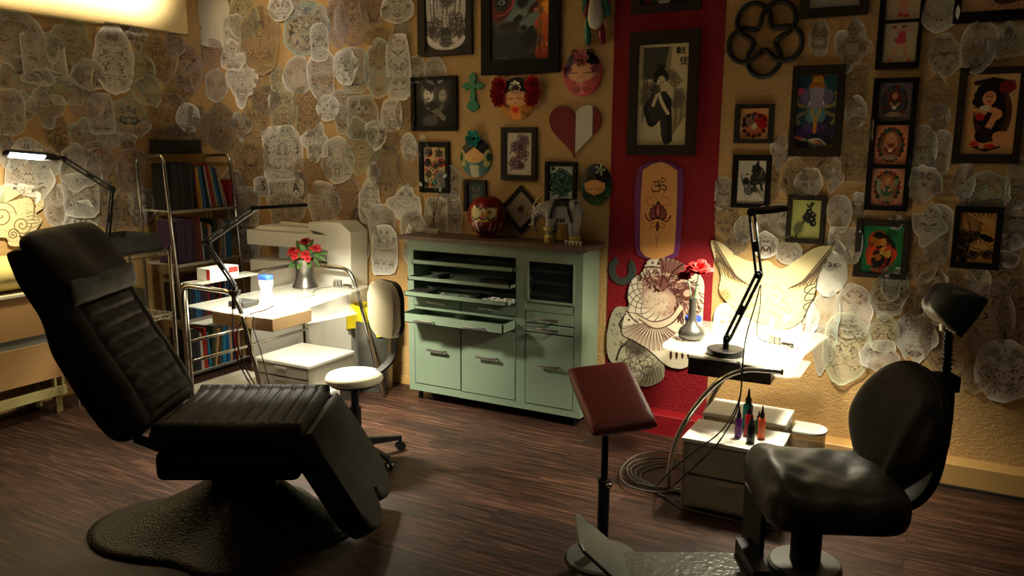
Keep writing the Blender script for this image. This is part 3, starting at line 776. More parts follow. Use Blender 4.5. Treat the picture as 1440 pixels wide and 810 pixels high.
for sname, si, bks in shelves:
    zs, xf = SH[si]; tot = sum(b[1] for b in bks)/1000; span = BY1-BY0-.030
    gaps = [0]+[max(0, min(bks[i][2], bks[i+1][2])*(math.sin(math.radians(bks[i+1][3]))-math.sin(math.radians(bks[i][3])))) for i in range(len(bks)-1)]
    lean = max(0, -math.sin(math.radians(bks[-1][3]))*bks[-1][2])
    fac = min(1, (span-sum(gaps)-lean)/tot); y = BY0+.008
    extra = max(0, (span-tot*fac-sum(gaps)-lean))*.5
    for i, (cn, th, h, tl) in enumerate(bks):
        t_ = th/1000*fac; an_ = math.radians(tl)
        size = 'thick' if th > 45 else 'thin' if th < 15 else 'medium'
        if i == 0: rel = 'at the near end of'
        else: rel = 'right after the %s book on' % bks[i-1][0]
        lab = '%s %s book %s the bookcase %s' % (size, cn, rel, sname)
        if lab in used_lab: lab = '%s %s book between %s and %s books on the bookcase %s' % (size, cn, bks[i-1][0], bks[(i+1) % len(bks)][0], sname)
        if lab in used_lab: lab += ', farther along'
        used_lab.add(lab)
        adv = t_/math.cos(an_); y += gaps[i]
        yy = y
        if tl > 0: yy = y+0.0
        if tl < 0: yy = y + h*0
        book(yy, zs+.001+(math.sin(an_)*t_ if tl < 0 else 0), xf, t_-.0006, h, .20 if h > .26 else .17, COL[cn], -(-an_) if tl > 0 else an_, lab, 'books on the %s' % sname)
        y += adv+extra/len(bks)
one('red_folder', 'dark red folder standing at the far end of the bookcase top shelf', 'folder', bx((-5.05, 4.385, 1.237), (-4.80, 4.415, 1.44), .002), solid(.45, .04, .09, .6), (-4.9, 4.40, 1.237))
one('archive_box', 'large black flat box standing on top of the bookcase against the left wall', 'box', bx((-5.14, 3.97, 1.63), (-5.04, 4.36, 1.735), .004), mat('black_card', (.012, .011, .008), .8), (-5.1, 4.1, 1.63))
# ------------------------------------------------------------ glass desk on chrome tube frames
DK = thing('glass_desk', 'glass desk with bent chrome tube frame and frosted glass shelves beside the bookcase', 'desk', (-3.6, 3.72, 0))
DX0, DX1 = -3.94, -3.50; DY0, DY1 = 3.2, 4.22
for y in (DY0, DY1):
    obj('frame', tb(fillet([(DX0, y, 0), (DX0, y, .875), (DX1-.02, y, .868), (DX1+.04, y, .76), (-3.245, y, 0)], .07, 8), .0135, 12), M_chrome, DK, smooth=True)
bm = NB(); tube(bm, [(DX0+.03, DY0, .845), (DX0+.03, DY0, .02)], .009, 10); obj('inner_post', bm, M_chrome, DK, smooth=True)
obj('top_rail', tb([(DX0, DY0+.0, .875), (DX0, DY1, .875)], .0135, 12), M_chrome, DK, smooth=True)
for z in (.53, .405): obj('side_rail', tb([(DX0+.03, DY0, z), (DX0+.03, DY1, z)], .010, 10), M_chrome, DK, smooth=True)
def slab(poly, z, th, name, m, parent, bev=.002): return obj(name, pr(poly, th, Matrix.Translation((0, 0, z)), bev), m, parent)
top = [(-3.93, 3.205), (-3.40, 3.175), (-3.29, 3.19), (-3.255, 3.26), (-3.27, 3.55), (-3.395, 4.29), (-3.93, 4.29)]
slab(top, .742, .008, 'desktop', M_glass, DK)
slab([(-3.92, 3.22), (-3.36, 3.30), (-3.22, 3.93), (-3.52, 4.20), (-3.92, 4.20)], .635, .006, 'glass_shelf', M_glassc, DK)
slab([(-3.935, 3.205), (-3.79, 3.215), (-3.79, 3.66), (-3.935, 3.70)], .885, .007, 'upper_glass_shelf', M_glass, DK)
bm = NB(); box2(bm, (-3.735, 3.23, .658), (-3.255, 3.55, .735), .003)
one('cardboard_tray', 'brown shallow box hanging under the front edge of the glass desktop', 'box', bm, mat('kraft_board', (.45, .29, .14), .7), (-3.5, 3.4, .658))
one('white_platform', 'low white board lying on the floor beneath the glass desk', 'board', bx((-4.28, 3.14, .17), (-3.33, 3.82, .20), .003) if False else bx((-4.20, 3.30, .0), (-3.32, 3.86, .155), .006), M_white, (-3.8, 3.6, 0))
# clear plastic drawer unit
def drawer_box(name, label, x0, x1, y0, y1, z0, z1, nd, m=None, group=None, front='y'):
    t = thing(name, label, 'drawer unit', ((x0+x1)/2, (y0+y1)/2, z0), 0, group)
    lid = bx((x0-.006, y0-.006, z1-.022), (x1+.006, y1+.006, z1), .005); obj('top', lid, M_white, t)
    bm = NB()
    for (a, b) in (((x0, y0, z0), (x0+.006, y1, z1-.022)), ((x1-.006, y0, z0), (x1, y1, z1-.022)), ((x0, y1-.006, z0), (x1, y1, z1-.022)), ((x0, y0, z0), (x1, y1, z0+.006))):
        box2(bm, a, b)
    obj('frame', bm, m or M_milk, t)
    hh = (z1-.026-z0)/nd
    for k in range(nd):
        za = z0+.008+k*hh; zb_ = za+hh-.010
        bm = NB(); e = .012
        for (a, b) in (((x0+e, y0, za), (x1-e, y0+.006, zb_)), ((x0+e, y0, za), (x0+e+.005, y1-.02, zb_)), ((x1-e-.005, y0, za), (x1-e, y1-.02, zb_)), ((x0+e, y0, za), (x1-e, y1-.02, za+.005))):
            box2(bm, a, b)
        d = obj('drawer', bm, m or M_milk, t)
        xm = (x0+x1)/2; obj('handle', bx((xm-.05, y0-.014, zb_-.02), (xm+.05, y0, zb_-.006), .003), m or M_milk, d)
    return t
M_milk = glassmat('milky_plastic', (.62, .58, .48), .62, .25)
drawer_box('drawer_unit', 'milky white plastic drawer unit standing under the glass desk', -3.86, -3.40, 3.66, 4.10, .156, .335, 2)
# small things on the desk
b = thing('carton', 'small white carton with red marks on the upper glass shelf of the desk', 'box', (-3.87, 3.42, .892))
pc = frameM((-3.865, 3.40, .892), (1, 0, 0), (0, 1, 0))
obj('carton_body', bx((-3.925, 3.30, .893), (-3.81, 3.52, .965), .002), M_white, b)
mk = NB(); box2(mk, (-3.842, 3.2985, .900), (-3.812, 3.30, .958)); obj('red_mark', mk, solid(.75, .15, .12), b)
mk = NB(); box2(mk, (-3.8095, 3.44, .925), (-3.8085, 3.515, .960)); obj('red_mark', mk, solid(.75, .15, .12), b)
bt = thing('bottle', 'white waisted plastic bottle with blue cap on the glass desk', 'bottle', (-3.565, 3.50, .75))
Mb = lambda z: None
bm = NB()
def rrloop(w_, d_, z, r_=.3):
    return [(math.copysign(abs(math.cos(t))**.5, math.cos(t))*w_, math.copysign(abs(math.sin(t))**.5, math.sin(t))*d_, z) for t in [2*PI*k/24 for k in range(24)]]
def loft(loops, M=None):
    bm = NB(); M = M or Matrix.Identity(4); R_ = [[bm.verts.new(M @ Vector(p)) for p in lp_] for lp_ in loops]; n = len(loops[0])
    for A, B in zip(R_[:-1], R_[1:]):
        for k in range(n): bm.faces.new((A[k], A[(k+1) % n], B[(k+1) % n], B[k]))
    bm.faces.new(R_[0][::-1]); bm.faces.new(R_[-1]); return bm
MT = Matrix.Translation((-3.565, 3.50, .7505))
obj('body', loft([rrloop(.043, .030, 0), rrloop(.044, .031, .03), rrloop(.034, .024, .065), rrloop(.032, .022, .085), rrloop(.042, .029, .115), rrloop(.044, .030, .145)], MT), M_white, bt, smooth=True, sharp=60)
obj('cap', loft([rrloop(.044, .030, .146), rrloop(.044, .030, .168), rrloop(.040, .027, .172)], MT), solid(.10, .22, .62, .4), bt, smooth=True, sharp=50)
ps = thing('power_supply', 'small black power supply box on the front of the glass desk', 'power supply', (-3.61, 3.36, .75))
obj('case', bx((-3.675, 3.30, .752), (-3.55, 3.42, .785), .004), M_blkmat, ps)
obj('dial', lt([(0, 0), (.010, 0), (.009, .008), (0, .008)], (-3.62, 3.34, .785), 14), M_steel, ps)
# vase of red flowers
VZ = Vector((-3.755, 4.05, .7505))
vt = thing('flower_vase', 'waisted pewter vase full of red flowers on the glass desk', 'vase', VZ)
M_pewter = mat('pewter', (.19, .18, .16), .27, .9)
obj('vase', lt([(0, 0), (.088, 0), (.086, .012), (.066, .055), (.060, .10), (.066, .15), (.078, .19), (.073, .19), (.060, .15), (0, .12)], VZ, 36), M_pewter, vt, smooth=True, sharp=70)
M_rose = mat('red_petals', (.42, .015, .02), .6); M_leaf = mat('dark_leaves', (.03, .085, .02), .4, mottled=(.08, .16, .03), mscale=30)
def flower(c, r, up, n_l=4, seed=1, tm=1.15):
    rr = random.Random(seed); bm = NB(); up = Vector(up).normalized(); a = up.orthogonal().normalized(); b_ = up.cross(a)
    for l in range(n_l):
        n = 5+l*2; tl0 = .15+l*.85/(n_l-1)*tm; rad0 = r*(.80+.20*l/(n_l-1))
        for k in range(n):
            tl = tl0*(.7+.6*rr.random()); rad = rad0*(.75+.4*rr.random())
            t = 2*PI*(k+rr.random()*.4)/n+l; dr = (a*math.cos(t)+b_*math.sin(t))
            tip = c+up*(math.cos(tl)*rad)+dr*(math.sin(tl)*rad); sd = up.cross(dr)*rad*.42
            mid = c+up*(math.cos(tl*.75)*rad*.7)+dr*(math.sin(tl*.75)*rad*.62)
            vs_ = [bm.verts.new(p) for p in (c, mid-sd, tip-sd*.6+up*rad*.05, tip+up*rad*.10, tip+sd*.6+up*rad*.05, mid+sd, mid+up*rad*.12)]
            for q in ((0, 1, 6), (1, 2, 6), (2, 3, 6), (3, 4, 6), (4, 5, 6), (5, 0, 6)): bm.faces.new([vs_[i] for i in q])
    return bm
fl = [(-.085, -.02, .245, .045), (-.030, -.05, .235, .040), (.0, .02, .305, .046), (.055, -.04, .24, .036), (.11, .0, .275, .040), (.085, -.05, .215, .030), (-.10, .03, .21, .035), (-.005, -.075, .225, .03)]
for i, (x, y, z, r) in enumerate(fl):
    c = VZ+Vector((x*.88+y*.0, y+x*.47*0, z-.02))
    f = obj('flower', flower(c, r, (x*3, y*3-.35, .8), 4, i), M_rose, vt, smooth=False)
    obj('stem', tb(smoothpath([VZ+Vector((0, 0, .13)), VZ+Vector((x*.4, y*.4, .19)), c], 4), .003, 6), M_leaf, f)
def leaf(bm, a, b_, wd, up=(0, 0, 1), sag=.02):
    d = b_-a; s = d.cross(Vector(up)).normalized(); n = 6; L_, R_, Mid = [], [], []
    for k in range(n+1):
        t = k/n; p = a+d*t-Vector((0, 0, 1))*sag*(t*t); ww = wd*math.sin(PI*min(1, t*.92+.08))**.8
        L_.append(bm.verts.new(p+s*ww+Vector((0, 0, .15*ww)))); R_.append(bm.verts.new(p-s*ww+Vector((0, 0, .15*ww)))); Mid.append(bm.verts.new(p))
    for k in range(n):
        bm.faces.new((L_[k], L_[k+1], Mid[k+1], Mid[k])); bm.faces.new((Mid[k], Mid[k+1], R_[k+1], R_[k]))
for (a, b_, wd, sg) in (((-.03, 0, .21), (-.15, -.02, .25), .022, .07), ((0, 0, .22), (-.09, .02, .31), .03, .0), ((-.02, -.03, .20), (-.085, -.07, .13), .026, .0), ((.02, -.05, .2), (.02, -.09, .13), .022, .0),
                        ((.02, .0, .22), (.07, .02, .33), .02, 0), ((.03, -.02, .24), (.115, -.03, .27), .026, .01), ((0, -.05, .24), (-.005, -.09, .19), .026, .0), ((.06, -.03, .20), (.10, -.06, .14), .02, .0),
                        ((.08, 0, .22), (.19, 0, .22), .010, .03), ((.08, 0, .20), (.16, -.03, .17), .008, .02), ((.0, .02, .22), (-.05, .05, .32), .026, .0), ((.04, -.04, .25), (.02, -.06, .30), .02, 0), ((.08, .01, .23), (.18, .03, .25), .010, .02)):
    bm = NB(); leaf(bm, VZ+Vector(a), VZ+Vector(b_), wd, (0, -1, .4), sg); obj('leaf', bm, M_leaf, vt, smooth=True)
def tattoo_machine(label, o, ang, cordpts, group=None):
    t = thing('tattoo_machine', label, 'tattoo machine', o, ang); t.scale = (1.3, 1.3, 1.3)
    bm = NB(); box2(bm, (-.028, -.006, 0), (.030, .008, .010), .002); box2(bm, (-.028, -.006, .0), (-.020, .008, .040), .002); obj('machine_frame', bm, M_chrome, t, local=True)
    for x in (-.008, .014): obj('coil', lt([(0, .010), (.009, .010), (.009, .034), (0, .034)], (x, 0, 0), 14), M_steel, t, smooth=True, local=True, sharp=40)
    obj('grip', tb([(.032, 0, .012), (.075, -.010, .012)], [.010, .012], 12), M_chrome, t, smooth=True, local=True, sharp=40)
    obj('needle_tube', tb([(.075, -.010, .012), (.105, -.017, .008)], [.005, .003], 8), M_steel, t, smooth=True, local=True)
    obj('spring_bar', tb([(-.024, 0, .040), (.022, 0, .038)], .003, 6), M_steel, t, local=True)
    return t
tattoo_machine('chrome tattoo machine lying beside the pewter vase on the glass desk', (-3.54, 4.13, .751), .2, None)
M_cord = mat('black_cord', (.008, .008, .008), .5); M_gcord = mat('grey_cord', (.12, .12, .10), .45)
def cable(name, label, pts, r=.003, m=None, cat='cable', sm_=5, group=None):
    P = smoothpath([Vector(p) for p in pts], sm_)
    return one(name, label, cat, tb(P, r, 7), m or M_cord, P[0], group, smooth=True)
dz = lambda x, y: tuple(onz(x, y, .7545))
cable('clip_cord', 'thin grey cord winding across the glass desk from the tattoo machine', [dz(466, 403), dz(450, 405), dz(440, 410), dz(441, 415), dz(420, 420), dz(410, 424), dz(404, 431), dz(386, 434), dz(372, 437), dz(352, 441)], .0028, M_gcord)
cable('red_cable', 'dark red cord looping down from the desk lamp clamp beside the desk leg', [dp(385, 430), dp(372, 436), dp(352, 442), dp(341, 452), dp(334, 466), dp(335, 490), dp(344, 515), dp(358, 540), dp(372, 560)], .004, mat('dark_red_cord', (.05, .012, .018), .4))
cable('lamp_cable', 'black cable hanging straight down from the desk lamp post to the floor', [dp(327, 432), dp(328, 470), dp(332, 500), dp(346, 530), dp(360, 552)], .004)
cable('thin_cord', 'thin black cord hanging from the middle of the desktop front edge', [ony(357, 444, 3.17), ony(356, 460, 3.17), ony(366, 492, 3.17), ony(376, 530, 3.17), ony(384, 560, 3.17)], .003)
# ------------------------------------------------------------ big white stepped printer behind the desk
PY = 4.34; PR = thing('printer', 'tall white stepped copier with open paper slot standing behind the glass desk', 'printer', (-4.0, 4.44, 0))
def pp_(x, y): p = ony(x, y, PY); return (p.x, p.z)
MPR = frameM((0, PY, 0), (1, 0, 0), (0, 0, 1), (0, -1, 0))
def face(pxs, name, y0, y1, m=M_whitematte, parent=None, bev=.004):
    poly = [pp_(*p) for p in pxs]
    return obj(name, pr(poly, y1-y0, frameM((0, y1, 0), (1, 0, 0), (0, 0, 1), (0, -1, 0)), bev), m, parent or PR)
face([(453, 525), (494, 530), (493, 327), (478, 312.5), (434, 312.5), (434, 322), (462, 331)], 'column', 4.34, 4.53)
face([(348, 323), (462, 331), (462, 352), (349, 343)], 'scanner_body', 4.33, 4.53)
face([(354, 322.5), (362, 317), (433, 321), (440, 330)], 'scanner_lid', 4.35, 4.52)
face([(377, 343), (458, 349), (458, 372), (377, 366)], 'slot_back', 4.45, 4.53, mat('pale_blue_plastic', (.62, .66, .72), .4))
face([(351, 365), (460, 374), (460, 530), (353, 515)], 'paper_body', 4.345, 4.53)
face([(385, 312), (433, 317), (433, 320.5), (380, 316)], 'paper_sheet', 4.42, 4.425, M_white)
# ------------------------------------------------------------ waste bin with yellow bag
BN = Vector((-3.435, 4.375, 0)); wb = thing('waste_bin', 'steel waste bin lined with a bright yellow bag behind the white stool', 'waste bin', BN)
bm = lt([(0, 0), (.118, 0), (.120, .02), (.135, .50), (.130, .50), (.115, .03), (0, .03)], (0, 0, 0), 36); obj('bin_body', bm, mat('bin_steel', (.30, .30, .27), .38, .7, mottled=(.17, .17, .155), mscale=7), wb, smooth=True, local=True, sharp=50)
bm = NB(); n = 48; rings = []
for i, (z, r0, am) in enumerate(((.42, .142, .010), (.45, .140, .010), (.50, .140, .008), (.56, .145, .006), (.60, .140, .004), (.605, .125, .003), (.55, .10, .0))):
    rings.append([bm.verts.new(((r0+am*math.sin(7*t_+i*.6)+.085*max(0, math.cos(t_-math.radians(226)))**2*(1 if z < .51 else .5))*math.cos(t_), (r0+am*math.sin(7*t_+i*.6))*.93*math.sin(t_)*(.93), z+(.022*math.sin(3*t_+1) if i == 0 else 0))) for t_ in [2*PI*k/n for k in range(n)]])
for A, B in zip(rings[:-1], rings[1:]):
    for k in range(n): bm.faces.new((A[k], A[(k+1) % n], B[(k+1) % n], B[k]))
obj('bag', bm, mat('yellow_bag', (.78, .62, .02), .4, bump=.3, bscale=14, bdist=.01), wb, smooth=True, local=True)
# ------------------------------------------------------------ mint cabinet
KX0, KX1, KYf, KYb, KZ0, KZ1 = -3.068, -1.81, 4.277, 4.53, .07, 1.092
K = thing('cabinet', 'mint green metal cabinet with pulled-out trays and brown worktop', 'cabinet', (-2.44, 4.40, 0))
obj('worktop', bx((-3.13, 4.255, 1.092), (-1.782, 4.545, 1.12), .003), M_woodtop, K)
oxL0, oxL1, oxR0, oxR1 = -3.021, -2.256, -2.186, -1.862
bm = NB(); y0, y1 = KYf, KYb; t = .004
box2(bm, (KX0, y0, KZ0), (oxL0, y1, KZ1)); box2(bm, (oxR1, y0, KZ0), (KX1, y1, KZ1)); box2(bm, (oxL1, y0, KZ0), (oxR0, y1, KZ1))
box2(bm, (oxL0, y0, 1.025), (oxL1, y1, KZ1)); box2(bm, (oxR0, y0, 1.012), (oxR1, y1, KZ1))
box2(bm, (oxL0, y0, KZ0), (oxL1, y1, .118)); box2(bm, (oxR0, y0, KZ0), (oxR1, y1, .115))
box2(bm, (oxL0, y0+.004, .635), (oxL1, y1, .655)); box2(bm, (oxR0, y0+.003, .707), (oxR1, y1, .760)); box2(bm, (oxL0, y0+.004, .722), (oxL1, y1, .735)); box2(bm, (oxL0, y0+.004, .56), (oxL1, y1, .575))
for bx_c in (0,): pass
obj('body', bm, M_mint, K)
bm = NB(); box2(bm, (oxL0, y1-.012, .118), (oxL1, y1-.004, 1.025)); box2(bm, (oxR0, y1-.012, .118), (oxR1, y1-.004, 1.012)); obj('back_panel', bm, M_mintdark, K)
for x, y in ((KX0+.05, y0+.06), (KX1-.05, y0+.06), (KX0+.05, y1-.04), (KX1-.05, y1-.04)): obj('foot', lt([(0, 0), (.016, 0), (.016, .07), (0, .07)], (x, y, 0), 12), M_blk, K)
def handle(x0, x1, y, z, parent, r=.0055):
    bm = NB(); tube(bm, [(x0, y, z), (x0, y-.026, z)], r, 8); tube(bm, [(x1, y, z), (x1, y-.026, z)], r, 8); box2(bm, (x0-.012, y-.034, z-.008), (x1+.012, y-.024, z+.008), .003)
    return obj('handle', bm, M_steel, parent, smooth=True, sharp=40)
M_gap = mat('shadow_gap', (.01, .012, .01), .9)
def door(x0, x1, z0, z1, hx, hz, name='door', gap=True):
    bm = NB(); box2(bm, (x0, y0-.003, z0), (x1, y0+.014, z1), .002)
    d = obj(name, bm, M_mint, K)
    g = NB(); e = .004
    for (a, b) in (((x0-e, y0-.0008, z0-e), (x0, y0+.003, z1+e)), ((x1, y0-.0008, z0-e), (x1+e, y0+.003, z1+e)), ((x0, y0-.0008, z0-e), (x1, y0+.003, z0)), ((x0, y0-.0008, z1), (x1, y0+.003, z1+e))): box2(g, a, b)
    obj('seam', g, M_gap, d)
    if hx: handle(hx[0], hx[1], y0-.003, hz, d)
    return d
door(-3.017, -2.661, .124, .556, (-2.893, -2.775), .372)
door(-2.652, -2.258, .118, .556, (-2.519, -2.387), .374)
door(-2.184, -1.864, .116, .570, (-2.082, -1.958), .375)
door(-2.184, -1.864, .636, .703, (-2.085, -1.962), .665, 'drawer')
door(-2.184, -1.864, .578, .628, (-2.085, -1.962), .603, 'drawer')
door(-3.017, -2.661, .660, .718, (-2.89, -2.76), .692, 'drawer')
door(-2.652, -2.258, .660, .718, (-2.50, -2.38), .692, 'drawer')
# pulled-out drawer
def tray(x0, x1, yf, yb, zb, zt, name, th=.006, m=M_mint, parent=K):
    bm = NB()
    box2(bm, (x0, yf, zb), (x1, yf+th*1.5, zt)); box2(bm, (x0, yf, zb), (x0+th, yb, zt)); box2(bm, (x1-th, yf, zb), (x1, yb, zt)); box2(bm, (x0, yf, zb), (x1, yb, zb+th)); box2(bm, (x0, yb-th, zb), (x1, yb, zt))
    return obj(name, bm, m, parent)
d = tray(-3.018, -2.262, 4.120, 4.42, .575, .634, 'drawer')
handle(-2.885, -2.765, 4.12, .598, d); handle(-2.515, -2.395, 4.12, .598, d)
obj('divider', bx((-2.66, 4.13, .58), (-2.656, 4.41, .622)), M_mint, d)
tray(-3.018, -2.262, 4.250, 4.50, .936, .966, 'tray')
tray(-3.018, -2.262, 4.205, 4.46, .836, .863, 'tray')
tray(-3.018, -2.262, 4.165, 4.42, .738, .768, 'tray')
# glazed compartment on the right
fr = NB(); 
for (a, b) in (((oxR0, y0-.004, .768), (oxR0+.020, y0+.012, 1.012)), ((oxR1-.012, y0-.004, .768), (oxR1, y0+.012, 1.012)), ((oxR0, y0-.004, .762), (oxR1, y0+.012, .777))): box2(fr, a, b, .002)
gd = obj('glazed_door', fr, M_mint, K)
obj('pane', bx((oxR0+.02, y0+.003, .777), (oxR1-.012, y0+.006, 1.012)), M_glassk, gd)
M_shelfbr = mat('brown_shelf', (.10, .07, .055), .5)
for z in (.80, .875, .95): obj('inner_shelf', bx((oxR0+.004, y0+.02, z), (oxR1-.003, y1-.014, z+.010)), M_shelfbr, K)
# contents of the trays, each piece by itself
rr = random.Random(3)
for i, (x, y, w_, d_) in enumerate(((-2.93, 4.25, .15, .12), (-2.53, 4.27, .05, .14))):
    one('instrument_case', ('large black rectangular' if i == 0 else 'narrow black') + ' instrument case on the lowest pulled-out cabinet tray', 'case', bx((x-w_/2, y-d_/2, .7445), (x+w_/2, y+d_/2, .772), .004), M_blkmat, (x, y, .7445))
for i, (x, y, w_, d_) in enumerate(((-2.84, 4.33, .05, .14), (-2.42, 4.32, .20, .09))):
    one('instrument_case', ('short black' if i == 0 else 'long black') + ' instrument case on the middle pulled-out cabinet tray', 'case', bx((x-w_/2, y-d_/2, .8425), (x+w_/2, y+d_/2, .868), .004), M_blkmat, (x, y, .8425))
lab = 'tiny steel jewellery ring among many on the pulled-out cabinet trays'
ring0 = one('jewellery_ring', lab, 'jewellery', tb([(.008*math.cos(t_), .008*math.sin(t_), .0025) for t_ in [2*PI*k/14 for k in range(14)]], .0022, 6, True), M_chrome, (0, 0, 0), 'steel jewellery on the cabinet trays', smooth=True)
for i in range(44):
    o = ring0 if i == 0 else ring0.copy()
    if i: C.objects.link(o)
    if i < 26: o.location = (-2.83+.25*rr.random(), 4.20+.17*rr.random(), .745)
    else: o.location = (-2.80+.45*rr.random(), 4.24+.06*rr.random(), .843)
    o.rotation_euler = (0, 0, rr.random()*6); s = .6+rr.random()*.8; o.scale = (s, s*(.6+.5*rr.random()), s)
cup0 = one('ink_cup', 'small white plastic ink cup in the heap at the right end of the lowest tray', 'ink cup', lt([(0, 0), (.008, 0), (.010, .022), (.013, .023), (.013, .025), (.009, .024), (.007, .004), (0, .004)], n=14), M_white, (0, 0, 0), 'white ink cups on the lowest cabinet tray', smooth=True)
for i in range(22):
    o = cup0 if i == 0 else cup0.copy()
    if i: C.objects.link(o)
    a_ = i % 11; o.location = (-2.43+.014*i*.55+.01*rr.random(), 4.185+.035*(i % 3)+.005*rr.random(), .745); o.rotation_euler = (0, 0, rr.random())
    if i % 4 == 3: o.rotation_euler = (1.4, 0, rr.random()*6); o.location.z = .757
# ------------------------------------------------------------ things on the cabinet
TZ = 1.1205
# card holder with wire stems
ch = thing('photo_clip_stand', 'wire clip stand with small paper flowers at the left end of the cabinet top', 'clip stand', (-2.985, 4.47, TZ))
obj('block', bx((-3.035, 4.44, TZ), (-2.935, 4.495, TZ+.028), .002), solid(.72, .70, .64), ch)
for i, (dx, h_) in enumerate(((-.07, .33), (-.03, .36), (.02, .35), (.09, .39), (.06, .30))):
    bp = Vector((-2.985, 4.467, TZ+.028)); tp = bp+Vector((dx*1.1, -.02, h_-.04))
    s = obj('wire', tb(smoothpath([bp, bp+Vector((dx*.15, 0, .12)), tp], 6), .0013, 5), M_blkmat, ch)
    bm = NB(); lathe(bm, [(0, 0), (.010, .010), (.012, .022), (.004, .036), (0, .038)], tp-Vector((0, 0, .01)), 8, RY(dx*6).to_3x3().to_4x4())
    obj('paper_tag', bm, solid(*((.85, .85, .8), (.75, .80, .78), (.2, .6, .55), (.80, .86, .84), (.6, .7, .66))[i]), s, smooth=True)
# daruma
DM = Vector((-2.555, 4.44, TZ)); dr = thing('daruma_doll', 'round red daruma doll with white painted face on the cabinet', 'doll', DM)
# (its painted surface is built with the vertex-painting helpers below)
# tiny white letters
for i in range(5):
    x = -1.965+i*.026; M = frameM((x, 4.345-i*.006, TZ), (1, -.15, 0), (0, 0, 1))
    bm = NB(); box2(bm, (x, 4.34-i*.006, TZ+.018), (x+.021, 4.348-i*.006, TZ+.024)); box2(bm, (x+.0075, 4.34-i*.006, TZ), (x+.0135, 4.348-i*.006, TZ+.018))
    one('letter_piece', 'tiny white standing letter piece in front of the elephant, in the short row', 'letter', bm, M_white, (x, 4.345, TZ), 'tiny white letter pieces on the cabinet')
# elephant: one skinned body
def skin(name, nodes, edges, radii, m, parent, sub=2, M=None):
    me = bpy.data.meshes.new(name); me.from_pydata([tuple(n) for n in nodes], edges, [])
    o = bpy.data.objects.new(name, me); C.objects.link(o)
    sk = o.modifiers.new('s', 'SKIN'); sk.use_smooth_shade = True
    for v, r_ in zip(me.skin_vertices[0].data, radii): v.radius = (r_, r_) if not isinstance(r_, tuple) else r_
    me.skin_vertices[0].data[0].use_root = True
    sb = o.modifiers.new('u', 'SUBSURF'); sb.levels = sub; sb.render_levels = sub
    dg = bpy.context.evaluated_depsgraph_get(); dg.update()
    nm = bpy.data.meshes.new_from_object(o.evaluated_get(dg)); bpy.data.objects.remove(o)
    if M is not None: nm.transform(M)
    return obj(name, nm, m, parent, smooth=True)
EO = Vector((-2.03, 4.43, TZ)); EL = thing('elephant_figurine', 'grey elephant figurine with black and white trappings and yellow feet on the cabinet', 'figurine', EO)
EM = Matrix.Translation(EO) @ RZ(math.radians(8))
N_ = [(.02, 0, .185), (.085, 0, .185), (-.05, 0, .20), (-.105, 0, .215), (-.155, 0, .185), (-.178, 0, .135), (-.172, 0, .085), (-.158, 0, .060), (-.143, 0, .066),
      (-.055, -.045, .12), (-.06, -.045, .01), (-.055, .045, .12), (-.07, .045, .01), (.085, -.045, .12), (.10, -.045, .01), (.085, .045, .12), (.085, .045, .01), (.13, 0, .16), (-.11, 0, .24)]
E_ = [(0, 1), (0, 2), (2, 3), (3, 4), (4, 5), (5, 6), (6, 7), (7, 8), (2, 9), (9, 10), (2, 11), (11, 12), (1, 13), (13, 14), (1, 15), (15, 16), (1, 17), (3, 18)]
R_ = [.078, .072, .068, .058, .030, .018, .013, .010, .008, .032, .024, .032, .024, .036, .024, .036, .024, .03, .034]
M_ele = mat('grey_glaze', (.26, .25, .23), .35, mottled=(.30, .29, .26), mscale=20)
eb = skin('body', N_, E_, R_, M_ele, EL, 2, EM)
M_yel = solid(.80, .73, .42, .4)
for (x, y) in ((-.06, -.045), (-.07, .045), (.10, -.045), (.085, .045)):
    obj('foot', lt([(0, -.001), (.028, -.001), (.030, .012), (.027, .024), (.031, .028), (.031, .040), (.026, .048), (0, .048)], EM @ Vector((x, y, 0)), 20), M_yel, EL, smooth=True)
    if y < 0 and x < 0: obj('knee_band', lt([(0, .0), (.034, .0), (.036, .010), (.033, .020), (0, .020)], EM @ Vector((x, y, .075)), 20), M_yel, EL, smooth=True)
bm = NB(); prv = None
for k in range(9):
    t_ = k/8; 
for sg in (-1, 1):
    bm = NB(); er = [(0, 0), (.035, .03), (.06, .01), (.055, -.05), (.03, -.075), (.0, -.05)]
    prism(bm, er, .008, EM @ frameM((-.105, sg*.055, .225), (1, 0, 0), (0, 0, 1), (0, -sg, 0)) , .003)
    obj('ear', bm, M_ele, EL, smooth=True, sharp=50)
M_tusk = solid(.86, .82, .68)
for sg in (-1, 1): obj('tusk', tb(smoothpath([EM @ Vector((-.165, sg*.022, .125)), EM @ Vector((-.178, sg*.03, .105)), EM @ Vector((-.195, sg*.03, .105))], 4), [.0045]*8+[.002], 8), M_tusk, EL, smooth=True)
def shell_pts(P, r=.0035): return tb(smoothpath([EM @ Vector(p) for p in P], 5), r, 6)
for P in ([(-.02, -.050, .262), (-.03, -.080, .21), (-.045, -.084, .15)], [(.06, -.045, .262), (.07, -.078, .20), (.095, -.078, .13)]):
    obj('girth_strap', shell_pts(P, .009), M_blkmat, EL, smooth=True)
for x in (-.01, .01, .03, .05): obj('saddle_fringe', shell_pts([(x, -.052, .262), (x, -.076, .228)], .006), M_blkmat, EL, smooth=True)
for x in (.0, .02, .04): obj('belly_fringe', shell_pts([(x, -.079, .15), (x, -.066, .13)], .006), M_blkmat, EL, smooth=True)
bm = NB(); lathe(bm, [(0, 0), (.045, 0), (.050, .008), (0, .016)], EM @ Vector((.02, 0, .255)), 24, None, 0, 1.3, 1); obj('saddle', bm, M_blkmat, EL, smooth=True)
bm = NB()
